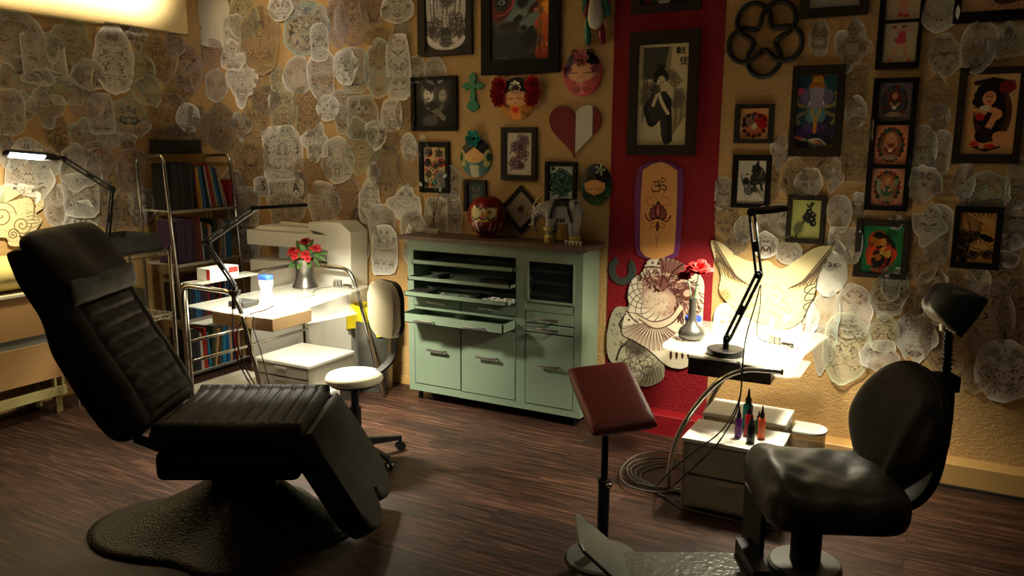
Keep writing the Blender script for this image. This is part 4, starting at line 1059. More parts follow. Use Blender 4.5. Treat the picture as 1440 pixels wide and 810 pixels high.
for k in range(12):
    t_ = k/11*PI; bmesh.ops.create_icosphere(bm, subdivisions=1, radius=.0055, matrix=Matrix.Translation(EM @ Vector((-.125-.03*math.sin(t_), -.06+.0*t_, .275-.12*t_/PI))))
obj('bead_chain', bm, M_tusk, EL, smooth=True)
bm = NB()
for k in range(9):
    t_ = k/8; bmesh.ops.create_icosphere(bm, subdivisions=1, radius=.005, matrix=Matrix.Translation(EM @ Vector((-.10+.05*t_, -.068, .205+.055*t_-.03*math.sin(t_*PI)))))
obj('bead_chain', bm, M_tusk, EL, smooth=True)
lathe_eye = NB(); bmesh.ops.create_uvsphere(lathe_eye, u_segments=10, v_segments=8, radius=.007, matrix=Matrix.Translation(EM @ Vector((-.145, -.048, .205)))); obj('eye', lathe_eye, M_tusk, EL, smooth=True)
# ------------------------------------------------------------ glass-topped cart at the right
CY0, CY1 = 3.68, 4.30
CR = thing('glass_cart', 'white glass topped side table on curved chrome tube legs against the red stripe', 'table', (-.82, 4.0, 0))
arc = [(-1.072, .015), (-1.072, .03), (-1.069, .141), (-1.033, .303), (-.945, .478), (-.842, .611), (-.737, .675), (-.62, .69), (-.56, .69)]
for y in (CY0, CY1):
    obj('leg_frame', tb(smoothpath([(x, y, z) for x, z in arc], 4), .0135, 12), M_chrome, CR, smooth=True)
    obj('floor_rail', tb([(-1.072, y, .0145), (-.45, y, .0145)], .0145, 12), M_chrome, CR, smooth=True)
obj('cross_rail', tb([(-1.0, CY0, .0145), (-1.0, CY1, .0145)], .0125, 12), M_chrome, CR, smooth=True)
tp = smoothpath([(-1.19, 3.86, 0), (-1.08, 3.74, 0), (-.80, 3.70, 0), (-.57, 3.67, 0), (-.505, 3.74, 0), (-.52, 4.10, 0), (-.47, 4.50, 0), (-1.15, 4.50, 0)], 6, True)
tp = [(-1.19, 3.87), (-1.165, 3.80), (-1.10, 3.765), (-.60, 3.672), (-.54, 3.68), (-.508, 3.735), (-.515, 4.0), (-.49, 4.25), (-.46, 4.46), (-.50, 4.52), (-1.16, 4.52), (-1.20, 4.46)]
obj('table_top', pr(tp, .010, Matrix.Translation((0, 0, .697)), .003), M_glass, CR)
obj('lower_glass', pr([(-.72, 3.80), (-.56, 3.79), (-.505, 3.84), (-.50, 4.15), (-.72, 4.15)], .008, Matrix.Translation((0, 0, .63)), .002), M_glass, CR)
dr_ = obj('drawer', bx((-1.02, 3.75, .60), (-.625, 4.05, .685), .003), mat('dark_brown_drawer', (.018, .012, .009), .35), CR)
TT = .7075
# lamp
LB = Vector((-.855, 3.812, TT)); LY = LB.y
L3 = thing('desk_lamp', 'black articulated lamp on a round base lighting the right hand glass table', 'lamp', LB)
q = lambda x, y: ony(x, y, LY)
obj('base', lt([(0, 0), (.088, 0), (.09, .003), (.09, .026), (.086, .030), (0, .030)], LB, 40), M_blk, L3, smooth=True, sharp=40)
obj('post', lt([(0, .03), (.015, .03), (.015, .082), (0, .082)], LB, 14), M_blk, L3, smooth=True, sharp=40)
p1, p2, p3 = q(1023, 476), q(1067, 386), q(1057, 298)
arm(L3, p1, p2, (0, 1, 0), r=.008); arm(L3, p2, p3, (0, 1, 0), r=.007)
for p in (p1, p2, p3): joint(L3, p, (0, 1, 0), .019)
hA = q(1060, 298); hB = ony(1104, 292, LY+.16)
c_, f_ = lamp_head_n(L3, hA, hB, (.0, .1, -1), .08, th=.022, stemfrac=.15, em=mat('lamp_panel_bright', (1, 1, 1), .4, emit=(1, .92, .72), estr=9))
light('cart_lamp_light', 'AREA', c_+Vector((0, 0, -.018)), c_+Vector((-.22, .10, -1)), 38.0, (1.0, .90, .66), .20, .10, spread=128)
# bud vase
BV = Vector((-1.085, 4.03, TT)); bv = thing('bud_vase', 'slim dark metal vase with two red flowers on the right hand glass table', 'vase', BV)
obj('vase', lt([(0, 0), (.045, 0), (.064, .012), (.070, .034), (.060, .058), (.034, .080), (.022, .105), (.018, .15), (.020, .218), (.016, .218), (.014, .10), (0, .09)], BV, 32), mat('gunmetal', (.15, .145, .13), .32, .85), bv, smooth=True, sharp=70)
f1 = ony(983, 380, 3.98); f2 = ony(967, 389, 4.06)
fo = obj('flower', flower(f1-Vector((0, 0, .025)), .072, (.1, -.35, 1), 6, 21, .95), mat('bright_red_petals', (.50, .012, .01), .6), bv)
obj('stem', tb(smoothpath([BV+Vector((.005, 0, .15)), BV+Vector((.012, -.01, .24)), f1-Vector((0, 0, .01))], 5), .003, 6), solid(.16, .42, .25), fo)
fo = obj('flower', flower(f2-Vector((0, 0, .020)), .058, (-.25, -.3, 1), 5, 22, .95), mat('dark_red_petals', (.16, .006, .01), .6), bv)
obj('stem', tb(smoothpath([BV+Vector((-.005, 0, .15)), BV+Vector((-.012, 0, .24)), f2-Vector((0, 0, .01))], 5), .003, 6), solid(.16, .42, .25), fo)
jr = thing('jar', 'small jar with blue lid on the glass table behind the slim vase', 'jar', (-1.13, 4.22, TT))
obj('jar_body', lt([(0, 0), (.042, 0), (.042, .055), (.038, .06), (0, .06)], (-1.13, 4.22, TT), 24), solid(.80, .74, .66, .3), jr, smooth=True, sharp=40)
obj('lid', lt([(0, .06), (.045, .06), (.045, .080), (.042, .083), (0, .083)], (-1.13, 4.22, TT), 24), solid(.10, .22, .62, .4), jr, smooth=True, sharp=40)
tattoo_machine('tattoo machine lying at the right end of the right hand glass table', (-.675, 4.10, TT+.001), -.3, None)
# cords
cable('clip_cord', 'thin black cord hanging in a loop from the cart lamp to its tattoo machine', [q(1070, 400), ony(1069, 430, 3.9), ony(1064, 460, 3.98), onz(1066, 474, TT+.02), onz(1074, 479, TT+.004), onz(1083, 482, TT+.004)], .0025)
cable('lamp_cable', 'black cable running from the cart lamp joint down past the table to the floor coil', [q(1069, 400), ony(1063, 425, 3.78), ony(1050, 470, 3.70), ony(1045, 505, 3.62), ony(1042, 550, 3.60), ony(1035, 580, 3.56), ony(1012, 620, 3.52), ony(985, 648, 3.46), ony(950, 680, 3.46), onz(935, 692, .006), onz(925, 694, .006), onz(915, 690, .006)], .0035)
cable('lamp_cable', 'black cable dropping from behind the lamp base and sweeping left to the floor coil', [onz(1036, 508, .70), ony(1042, 516, 3.655), ony(1040, 560, 3.62), ony(1016, 604, 3.54), ony(975, 636, 3.46), ony(945, 660, 3.46), onz(922, 684, .008), onz(912, 684, .008)], .0035)
rr = random.Random(5)
for i in range(5):
    cx_, cy_ = onz(938-i*3, 672, 0).x, onz(940, 672, 0).y; rx_, ry_ = .13+.018*i, .14+.020*i
    P = [(cx_+rx_*math.cos(t_)+.01*math.sin(3*t_+i), cy_+ry_*math.sin(t_)*(1 if i != 4 else 1.25), .006+.006*i) for t_ in [2*PI*k/10 for k in range(10)]]
    one('cable_coil', 'dark grey cable loop coiled on the floor beside the chrome cart leg', 'cable', tb(smoothpath(P, 6, True), .004, 7, True), M_gcord, P[0], 'coiled cable loops on the floor', smooth=True)
for i in range(3):
    cable('floor_cable', 'grey cable lying on the floor along the chrome floor rail', [onz(925+i*5, 694+i*2, .006), onz(960, 706+i*4, .006), onz(1000, 716+i*4, .006), onz(1050, 728+i*4, .006), onz(1100, 738+i*4, .006)], .004, M_gcord, group='cables along the chrome floor rail')
# drawer boxes
drawer_box('drawer_unit', 'white topped clear drawer unit under the cart, carrying the ink bottles', -.965, -.535, 3.52, 3.81, .028, .36, 2)
drawer_box('drawer_unit', 'white topped drawer unit under the cart, behind the one with bottles', -.96, -.565, 3.87, 4.12, .0, .38, 2)
sb_ = thing('storage_box', 'round ended translucent box standing behind the ink bottles near the right wall', 'box', (-.50, 4.12, 0))
pl = [(-.56, 4.02), (-.47, 4.02)]+[(-.47+.07*math.sin(k/8*PI), 4.10-.08*math.cos(k/8*PI)) for k in range(1, 8)]+[(-.47, 4.18), (-.56, 4.18)]
obj('box_body', pr(pl, .29, Matrix.Translation((0, 0, 0)), .004), M_milk, sb_); obj('lid', pr([((x+.51)*1.06-.51, (y-4.1)*1.06+4.1) for x, y in pl], .016, Matrix.Translation((0, 0, .29)), .004), M_white, sb_)
# ink bottles
def ink(x, y, z, h, r, col, cname, where, rough=.3):
    t = thing('ink_bottle', '%s ink bottle with black pointed cap, %s' % (cname, where), 'bottle', (x, y, z), 0, 'ink bottles on the drawer unit')
    hb_ = h*.64
    obj('body', lt([(0, 0), (r*.95, 0), (r, .004), (r, hb_*.9), (r*.8, hb_*.98), (r*.45, hb_), (0, hb_)], n=20), solid(*col, rough), t, smooth=True, local=True, sharp=50)
    cp_ = obj('cap', lt([(0, hb_), (r*.62, hb_), (r*.62, hb_+h*.12), (r*.35, hb_+h*.16), (r*.16, h), (0, h)], n=16), M_blk, t, smooth=True, local=True, sharp=40)
    if cname != 'black': obj('label_band', lt([(0, hb_*.25), (r*1.01, hb_*.25), (r*1.01, hb_*.6), (0, hb_*.6)], n=20), solid(*[min(1, c_*.8+.12) for c_ in col], .5), t, smooth=True, local=True, sharp=40)
ink(-.738, 3.640, .3605, .152, .0165, (.42, .14, .52), 'purple', 'leftmost of the group')
ink(-.700, 3.690, .3605, .165, .019, (.78, .04, .10), 'red', 'between the purple and black ones')
ink(-.725, 3.775, .3605, .200, .024, (.06, .55, .50), 'tall teal', 'standing behind the others')
ink(-.672, 3.600, .3605, .138, .0185, (.05, .05, .05), 'black', 'nearest the chair seat')
ink(-.640, 3.680, .3605, .158, .0175, (.88, .38, .20), 'orange', 'rightmost of the group')
ink(-.665, 3.735, .3605, .110, .014, (.12, .48, .22), 'green', 'half hidden behind the black one')
# ------------------------------------------------------------ painted surfaces: colours stored per vertex
class Cv:
    def __init__(s, A, n, bg=(1, 1, 1)):
        s.A = A; s.h = n; s.w = max(8, int(round(n*A))); s.px = 1.0/n
        s.X, s.Y = np.meshgrid((np.arange(s.w)+.5)/s.w*A, (np.arange(s.h)+.5)/s.h)
        s.a = np.ones((s.h, s.w, 3))*np.array(bg)
    def mix(s, m, col):
        m = np.clip(m, 0, 1)[..., None]; s.a = s.a*(1-m)+np.array(col)*m; return s
    def ell(s, cx, cy, rx, ry, col, rot=0, a=1, soft=None):
        c, q = math.cos(rot), math.sin(rot); dx, dy = s.X-cx, s.Y-cy
        u = (dx*c+dy*q)/rx; v = (-dx*q+dy*c)/ry; d = (np.sqrt(u*u+v*v)-1)*min(rx, ry); so = soft or s.px*.8
        return s.mix(np.clip(.5-d/so, 0, 1)*a, col)
    def poly(s, P, col, a=1):
        ins = np.zeros_like(s.X, bool); n = len(P)
        for i in range(n):
            x0, y0 = P[i]; x1, y1 = P[(i+1) % n]
            if y0 == y1: continue
            c = ((s.Y > y0) != (s.Y > y1)) & (s.X < (x1-x0)*(s.Y-y0)/(y1-y0)+x0); ins ^= c
        return s.mix(ins*a*1.0, col)
    def line(s, P, wd, col, a=1, curve=True, closed=False):
        if curve and len(P) > 2: P = [(p.x, p.y) for p in smoothpath([(x, y, 0) for x, y in P], 5, closed)]
        if closed: P = P+[P[0]]
        d = np.full_like(s.X, 9.)
        for (x0, y0), (x1, y1) in zip(P[:-1], P[1:]):
            dx, dy = x1-x0, y1-y0; L = dx*dx+dy*dy+1e-12
            t = np.clip(((s.X-x0)*dx+(s.Y-y0)*dy)/L, 0, 1)
            d = np.minimum(d, np.hypot(s.X-x0-t*dx, s.Y-y0-t*dy))
        return s.mix(np.clip((wd/2-d)/s.px+.6, 0, 1)*a, col)
    def grad(s, c0, c1, ang=90, m=None):
        t = (s.X/s.A*math.cos(math.radians(ang))+s.Y*math.sin(math.radians(ang))); t = np.clip(t, 0, 1)[..., None]
        g = np.array(c0)*(1-t)+np.array(c1)*t
        if m is None: s.a = g
        else: s.a = s.a*(1-m[..., None])+g*m[..., None]
        return s
    def noise(s, sc, seed=0):
        r = np.random.RandomState(seed); v = np.zeros_like(s.X); amp = 1; x, y = s.X, s.Y
        for o in range(5):
            for k in range(4):
                an = r.rand()*6.28; ph = r.rand()*6.28; f = sc*(1.7**o)*(.8+.4*r.rand())
                v += amp*np.sin((x*math.cos(an)+y*math.sin(an))*f+ph+1.3*np.sin((y*math.cos(an)-x*math.sin(an))*f*.7+ph*2))
            amp *= .62
        return v/6
    def blotch(s, col, sc, thr=.1, a=.8, seed=0, m=None, soft=.15):
        v = s.noise(sc, seed); k = np.clip((v-thr)/soft, 0, 1)*a
        if m is not None: k = k*m
        return s.mix(k, col)
    def contour(s, col, sc, freq=3, wd=.22, a=.8, seed=0, m=None):
        v = s.noise(sc, seed)*freq; f = np.abs(v-np.round(v)); k = np.clip((wd-f)/.12, 0, 1)*a
        if m is not None: k = k*m
        return s.mix(k, col)
    def em(s, cx, cy, rx, ry, rot=0, soft=.15):
        c, q = math.cos(rot), math.sin(rot); dx, dy = s.X-cx, s.Y-cy
        return np.clip((1-np.hypot((dx*c+dy*q)/rx, (-dx*q+dy*c)/ry))/soft, 0, 1)
    def rose(s, cx, cy, r, dark, mid=None, wd=None, a=1, seed=0):
        rr_ = random.Random(seed); wd = wd or max(s.px*1.1, r*.07)
        if mid: s.ell(cx, cy, r, r, mid, a=a, soft=r*.2)
        for k in range(4):
            rad = r*(.24+.22*k); n = 3+k; o = rr_.random()*6
            for j in range(n):
                t0 = o+2*PI*(j+rr_.uniform(-.12, .12))/n; sp = 2*PI/n*.62; bu = rad*rr_.uniform(1.12, 1.34)
                P = [(cx+q*math.cos(t0+d), cy+q*math.sin(t0+d)) for q, d in ((rad*.62, -sp*.95), (rad*1.02, -sp*.62), (bu, -sp*.1), (bu*.97, sp*.25), (rad*1.0, sp*.62), (rad*.62, sp*.8))]
                s.line(P, wd*rr_.choice((.8, 1, 1.5)), dark, a)
                if k > 1: s.line([(cx+rad*.75*math.cos(t0), cy+rad*.75*math.sin(t0)), (cx+bu*.92*math.cos(t0+.1), cy+bu*.92*math.sin(t0+.1))], wd*.7, dark, a*.6)
        s.ell(cx, cy, r*.10, r*.10, dark, a=a); return s
    def leaf(s, x0, y0, x1, y1, wd, col, vein=None, a=1):
        s.ell((x0+x1)/2, (y0+y1)/2, math.hypot(x1-x0, y1-y0)/2, wd, col, math.atan2(y1-y0, x1-x0), a)
        if vein is not None: s.line([(x0, y0), (x1, y1)], s.px*1.2, vein, a, curve=False)
        return s
    def lin(s):
        a = np.clip(s.a, 0, 1); return np.where(a <= .04045, a/12.92, ((a+.055)/1.055)**2.4)
def colour_mesh(me, cols):
    at = me.color_attributes.new('Col', 'FLOAT_COLOR', 'POINT')
    at.data.foreach_set('color', np.concatenate([cols, np.ones((len(cols), 1))], 1).astype(np.float32).ravel())
def canvas_grid(name, cv, M, W, Hh, m=None, parent=None, bend=None):
    """the canvas as a grid of W x Hh metres centred on M's origin, in M's xy plane"""
    w_, h_ = cv.w, cv.h; xs = np.linspace(-W/2, W/2, w_); ys = np.linspace(-Hh/2, Hh/2, h_)
    gx, gy = np.meshgrid(xs, ys); gz = np.zeros_like(gx) if bend is None else bend(gx, gy)
    co = np.stack([gx.ravel(), gy.ravel(), gz.ravel(), np.ones(gx.size)], 1) @ np.array(M).T
    i = np.arange(h_-1)[:, None]*w_+np.arange(w_-1)[None, :]; q = np.stack([i, i+1, i+w_+1, i+w_], -1).reshape(-1, 4)
    me = bpy.data.meshes.new(name); me.vertices.add(gx.size); me.vertices.foreach_set('co', co[:, :3].astype(np.float32).ravel())
    me.loops.add(q.size); me.loops.foreach_set('vertex_index', q.ravel().astype(np.int32)); me.polygons.add(len(q))
    me.polygons.foreach_set('loop_start', (np.arange(len(q))*4).astype(np.int32)); me.polygons.foreach_set('loop_total', np.full(len(q), 4, np.int32))
    me.update(calc_edges=True); me.validate()
    colour_mesh(me, cv.lin().reshape(-1, 3))
    return obj(name, me, m or M_art, parent)
def dome(name, cv, M, rx, ry, hgt, m=None, parent=None, rings=26, n=72, pw=2.2, thick=.012):
    bm = NB(); V = [bm.verts.new(M @ Vector((0, 0, hgt+thick)))]; uv = [(0, 0)]; rg = []
    for i in range(1, rings+1):
        s_ = i/rings; a = []
        for k in range(n):
            t_ = 2*PI*k/n; a.append(bm.verts.new(M @ Vector((rx*s_*math.cos(t_), ry*s_*math.sin(t_), thick+hgt*(1-s_**pw))))); uv.append((s_*math.cos(t_), s_*math.sin(t_)))
        rg.append(a)
    b = [bm.verts.new(M @ Vector((rx*math.cos(2*PI*k/n), ry*math.sin(2*PI*k/n), 0))) for k in range(n)]; uv += [(math.cos(2*PI*k/n), math.sin(2*PI*k/n)) for k in range(n)]; rg.append(b)
    for k in range(n): bm.faces.new((V[0], rg[0][k], rg[0][(k+1) % n]))
    for A, B in zip(rg[:-1], rg[1:]):
        for k in range(n): bm.faces.new((A[k], A[(k+1) % n], B[(k+1) % n], B[k]))
    bm.faces.new(rg[-1])
    bm.verts.index_update(); bmesh.ops.recalc_face_normals(bm, faces=bm.faces)
    me = bpy.data.meshes.new(name); bm.to_mesh(me); bm.free()
    L = cv.lin(); u = np.array(uv); ix = np.clip(((u[:, 0]*.985+1)/2*cv.w).astype(int), 0, cv.w-1); iy = np.clip(((u[:, 1]*.985+1)/2*cv.h).astype(int), 0, cv.h-1)
    colour_mesh(me, L[iy, ix]); return obj(name, me, m or M_paint, parent, smooth=True, sharp=50)

# ------------------------------------------------------------ framed pictures
def wrect(tl, tr, br, bl, Y=YW-.012):
    P = [ony(*p, Y) for p in (tl, tr, br, bl)]
    return ((P[0].x+P[3].x)/2, (P[1].x+P[2].x)/2, (P[2].z+P[3].z)/2, (P[0].z+P[1].z)/2)
FR_B = mat('black_frame', (.005, .004, .003), .6, spec=.2); FR_D = mat('dark_brown_frame', (.024, .016, .011), .6, spec=.25)
def framed(label, outer, inners, arts, fm=FR_B, th=.022, n=90, cat='picture', gl=None):
    """outer / inners: four pixel corners each (TL TR BR BL)"""
    x0, x1, z0, z1 = wrect(*outer)
    t = thing('framed_picture', label, cat, ((x0+x1)/2, YW, (z0+z1)/2))
    R_ = [wrect(*i) for i in inners]
    bm = NB(); yb, yf = YW-.001, YW-th
    ix0 = min(r[0] for r in R_); ix1 = max(r[1] for r in R_)
    box2(bm, (x0, yf, z0), (ix0, yb, z1), .0015, 1); box2(bm, (ix1, yf, z0), (x1, yb, z1), .0015, 1)
    zz = [z1]
    for r in R_: zz += [r[3], r[2]]
    zz.append(z0)
    for k in range(0, len(zz), 2): box2(bm, (ix0, yf+.001, zz[k+1]), (ix1, yb, zz[k]), .001, 1)
    obj('frame', bm, fm, t)
    for r, art in zip(R_, arts):
        W, Hh = r[1]-r[0], r[3]-r[2]; cv = Cv(W/Hh, n); art(cv)
        M = frameM(((r[0]+r[1])/2, YW-th*.45, (r[2]+r[3])/2), (1, 0, 0), (0, 0, 1), (0, -1, 0))
        canvas_grid('picture', cv, M, W, Hh, parent=t)
    return t
K0 = (.04, .035, .04)
def art_robe(c):
    A = c.A; c.a[:] = (.03, .025, .03)
    c.ell(A*.5, .62, A*.48, .62, (.74, .72, .72)); c.ell(A*.5, .16, A*.46, .16, (.80, .78, .78))
    for k in range(15): x = A*(.12+.76*k/14); c.line([(x, 1), (x+.02*math.sin(k*2), .7), (A*.5+(x-A*.5)*.85, .36)], .014, (.30, .28, .30), .8)
    for k in range(8): x = A*(.14+.72*k/7); c.line([(x+.03, 1), (x+.02, .6), (A*.5+(x-A*.5)*.8, .36)], .02, (.93, .92, .92), .7)
    c.ell(A*.52, .70, .13, .12, (.55, .52, .53)); c.rose(A*.52, .70, .10, (.2, .18, .19), wd=.008)
    c.rose(A*.24, .30, .15, (.16, .13, .14), (.56, .53, .54), .010, seed=1); c.rose(A*.76, .33, .15, (.16, .13, .14), (.54, .51, .52), .010, seed=2); c.blotch((.12, .1, .11), 14, .3, .7, 5, c.em(A*.5, .3, A*.46, .26))
    c.ell(A*.5, .2, .09, .12, (.10, .09, .10)); c.rose(A*.5, .13, .09, (.1, .09, .1), (.6, .58, .6), seed=3)
    c.line([(A*.05, .2), (A*.3, .06), (A*.6, .03), (A*.95, .16)], .03, (.85, .84, .84))
    c.contour((.2, .18, .2), 14, 3, .2, .5, 4, c.em(A*.5, .6, A*.42, .5))
def art_face(c):
    A = c.A; c.Y = c.Y*1.33; c.grad((.02, .06, .07), (.10, .14, .14), 90)
    c.ell(A*.50, .78, A*.42, .42, (.36, .44, .42), -.5, soft=.12); c.ell(A*.58, .62, A*.30, .22, (.42, .50, .47), -.4, soft=.14)
    m = np.clip((c.X-A*.80+.06*np.sin(c.Y*14))/.04, 0, 1); c.grad((.45, .05, .01), (.95, .48, .08), 80, m)
    c.blotch((1.0, .70, .18), 9, .15, .7, 3, m); c.blotch((.30, .02, .01), 7, .2, .7, 8, m)
    c.ell(A*.16, .86, .16, .24, (.28, .03, .05), -.35, soft=.04); c.ell(A*.17, .93, .10, .11, (.02, .01, .01), -.3); c.ell(A*.19, .95, .05, .04, (.5, .6, .52)); c.ell(A*.185, .95, .02, .025, (.02, .02, .02))
    c.line([(A*.10, .74), (A*.24, .76), (A*.37, .88), (A*.39, 1)], .018, (.85, .25, .22)); c.line([(A*.02, 1), (A*.03, .8), (A*.08, .68)], .07, (.40, .03, .04))
    c.ell(A*.55, .95, .08, .11, (.05, .06, .07), -.2, soft=.05)
    c.ell(A*.74, .83, .10, .055, (.30, .07, .08), .9, soft=.03); c.line([(A*.64, .74), (A*.74, .83), (A*.80, .93)], .014, (.08, .02, .03)); c.ell(A*.77, .80, .035, .02, (.75, .45, .42), .9, soft=.02)
    for k in range(6): c.line([(A*(.80+.02*k), 1), (A*(.86-.01*k), .78), (A*(.83+.012*k), .58), (A*(.72+.03*k), .30), (A*(.62+.06*k), .12)], .013, (.70, .45, .05) if k % 2 else (.35, .18, .02), .9)
    for q in ((.45, .66), (.50, .69), (.57, .52), (.70, .50)): c.rose(A*q[0], q[1], .04, (.05, .05, .05), None, .009, seed=int(q[0]*99))
    c.line([(A*.42, .62), (A*.55, .64), (A*.66, .74)], .01, (.02, .03, .03)); c.ell(A*.42, .58, .06, .05, (.12, .03, .05), soft=.04)
    c.ell(A*.30, .55, .14, .08, (.16, .07, .05), soft=.06); c.line([(A*.08, .50), (A*.3, .46), (A*.5, .52)], .03, (.30, .22, .14), .5)
    c.ell(A*.40, .28, A*.30, .22, (.09, .15, .15), .2, soft=.15); c.ell(A*.66, .34, .10, .16, (.01, .015, .015), -.3, soft=.06)
    c.line([(A*.05, .045), (A*.30, .05)], .008, (.5, .55, .55), .6)
def art_bw(c):
    A = c.A; c.a[:] = (.015, .015, .015); m1 = c.em(A*.36, .66, A*.26, .30); m2 = c.em(A*.72, .60, A*.2, .3)
    c.ell(A*.36, .72, A*.24, .24, (.40, .38, .36), soft=.1); c.contour((.06, .06, .06), 16, 3.2, .25, .85, 2, m1)
    c.ell(A*.36, .68, A*.13, .15, (.82, .80, .76), .2, soft=.04); c.ell(A*.31, .71, .025, .012, K0); c.ell(A*.42, .71, .025, .012, K0); c.ell(A*.37, .60, .035, .018, (.10, .05, .05)); c.line([(A*.33, .6), (A*.42, .61)], .008, (.95, .95, .95))
    c.ell(A*.72, .64, A*.18, .26, (.30, .29, .28), soft=.1); c.contour((.05, .05, .05), 18, 3, .25, .85, 5, m2); c.ell(A*.72, .66, A*.10, .13, (.60, .58, .55), -.1, soft=.05); c.ell(A*.70, .68, .02, .012, K0); c.ell(A*.78, .68, .02, .012, K0)
    c.ell(A*.50, .86, .035, .03, (.55, .08, .06)); c.line([(A*.30, .52), (A*.38, .40), (A*.60, .30), (A*.74, .18)], .12, (.55, .53, .50), .8); c.line([(A*.70, .42), (A*.55, .24), (A*.35, .10)], .11, (.42, .40, .38), .8)
    c.ell(A*.4, .12, A*.22, .14, (.30, .29, .28), soft=.08); c.blotch((.02, .02, .02), 10, .25, .8, 9)
def art_pattern(c):
    A = c.A; c.a[:] = (.80, .68, .46)
    for i, (x, y, r) in enumerate(((.25, .86, .10), (.72, .84, .13), (.18, .62, .10), (.52, .55, .12), (.80, .62, .10), (.22, .34, .15), (.70, .30, .14), (.48, .12, .12), (.85, .10, .09), (.12, .10, .09))):
        c.ell(A*x, y, r, r, (.72, .10, .08) if i % 2 == 0 else (.90, .78, .55)); c.ell(A*x, y, r*.72, r*.72, (.88, .76, .52)); c.rose(A*x, y, r*.7, (.05, .03, .03), None, .014, seed=i)
        c.line([(A*x+r*math.cos(t), y+r*math.sin(t)) for t in [k*PI/4 for k in range(8)]], .012, (.05, .03, .03), closed=True)
    for i in range(8): c.ell(A*(.1+.11*i), .45+.4*math.sin(i*2.2), .04, .022, (.75, .08, .07), i)
    c.contour((.06, .03, .03), 22, 2, .10, .6, 3)
def art_roses(c):
    A = c.A; c.a[:] = (.76, .71, .64); pts = [(.66, .80, .13), (.40, .66, .13), (.62, .50, .14), (.36, .28, .15), (.58, .22, .08), (.55, .66, .07)]
    for i, (x, y, r) in enumerate(pts):
        c.ell(A*x, y, r*1.15, r*1.1, (.58, .46, .46), soft=.06, a=.7); c.rose(A*x, y, r, (.20, .10, .13), None, .012, .9, i)
    for (x, y) in ((.8, .66), (.2, .55), (.78, .35), (.22, .14), (.5, .92)): c.leaf(A*x-.06, y-.05, A*x+.05, y+.05, .026, (.55, .47, .45), (.2, .12, .14), .8)
    c.line([(A*.45, .08), (A*.5, .4), (A*.6, .9)], .008, (.3, .2, .2))
def art_tiger(c):
    A = c.A; c.grad((.06, .12, .13), (.16, .24, .24), 90); c.ell(A*.5, .5, A*.36, .42, (.24, .33, .31), soft=.15)
    for sg in (-1, 1):
        c.ell(A*.5+sg*.14, .76, .06, .12, (.45, .38, .30), -sg*.3, soft=.05); c.ell(A*.5+sg*.10, .60, .035, .03, (.10, .05, .04)); c.line([(A*.5+sg*.2, .7), (A*.5+sg*.12, .66)], .02, (.1, .06, .05))
    c.ell(A*.5, .42, .12, .16, (.50, .42, .36), soft=.08); c.ell(A*.5, .44, .05, .04, (.08, .04, .04)); c.contour((.08, .06, .05), 20, 2.4, .16, .7, 6, c.em(A*.5, .5, A*.36, .44)); c.line([(A*.5-.07, .30), (A*.5, .36), (A*.5+.07, .30)], .02, (.08, .04, .04)); c.ell(A*.5, .2, .10, .10, (.60, .50, .48), soft=.05)
def art_mandala(c):
    A = c.A; c.a[:] = (.66, .60, .50)
    for k, r in enumerate((.14, .22, .31, .42)):
        n = 6+2*k
        for j in range(n):
            t = 2*PI*j/n+k*.3; c.line([(A/2+r*.75*math.cos(t-.2), .5+r*.75*math.sin(t-.2)), (A/2+r*1.08*math.cos(t), .5+r*1.08*math.sin(t)), (A/2+r*.75*math.cos(t+.2+.2), .5+r*.75*math.sin(t+.4))], .012, (.15, .12, .10), .85)
    c.rose(A/2, .5, .13, (.12, .1, .09), (.50, .45, .38)); c.contour((.15, .12, .1), 26, 1.6, .06, .4, 2)
def art_tealrose(c):
    A = c.A; c.a[:] = (.70, .71, .64); c.ell(A*.52, .56, A*.42, .34, (.10, .27, .25), soft=.05); c.rose(A*.52, .56, .32, (.02, .07, .07), None, .03, seed=1); c.rose(A*.52, .56, .27, (.35, .52, .48), None, .016, .8, seed=5); c.ell(A*.52, .60, .05, .06, (.01, .02, .02))
    for (x, y, x1, y1) in ((.1, .2, .35, .32), (.62, .9, .82, .75), (.25, .85, .40, .80), (.8, .2, .62, .28), (.4, .05, .45, .2)): c.leaf(A*x, y, A*x1, y1, .05, (.12, .30, .28), (.65, .7, .62))
    c.ell(A*.16, .93, .05, .05, (.03, .06, .06)); c.contour((.02, .08, .08), 16, 2.5, .12, .7, 3, c.em(A*.5, .5, A*.5, .5, soft=.3))
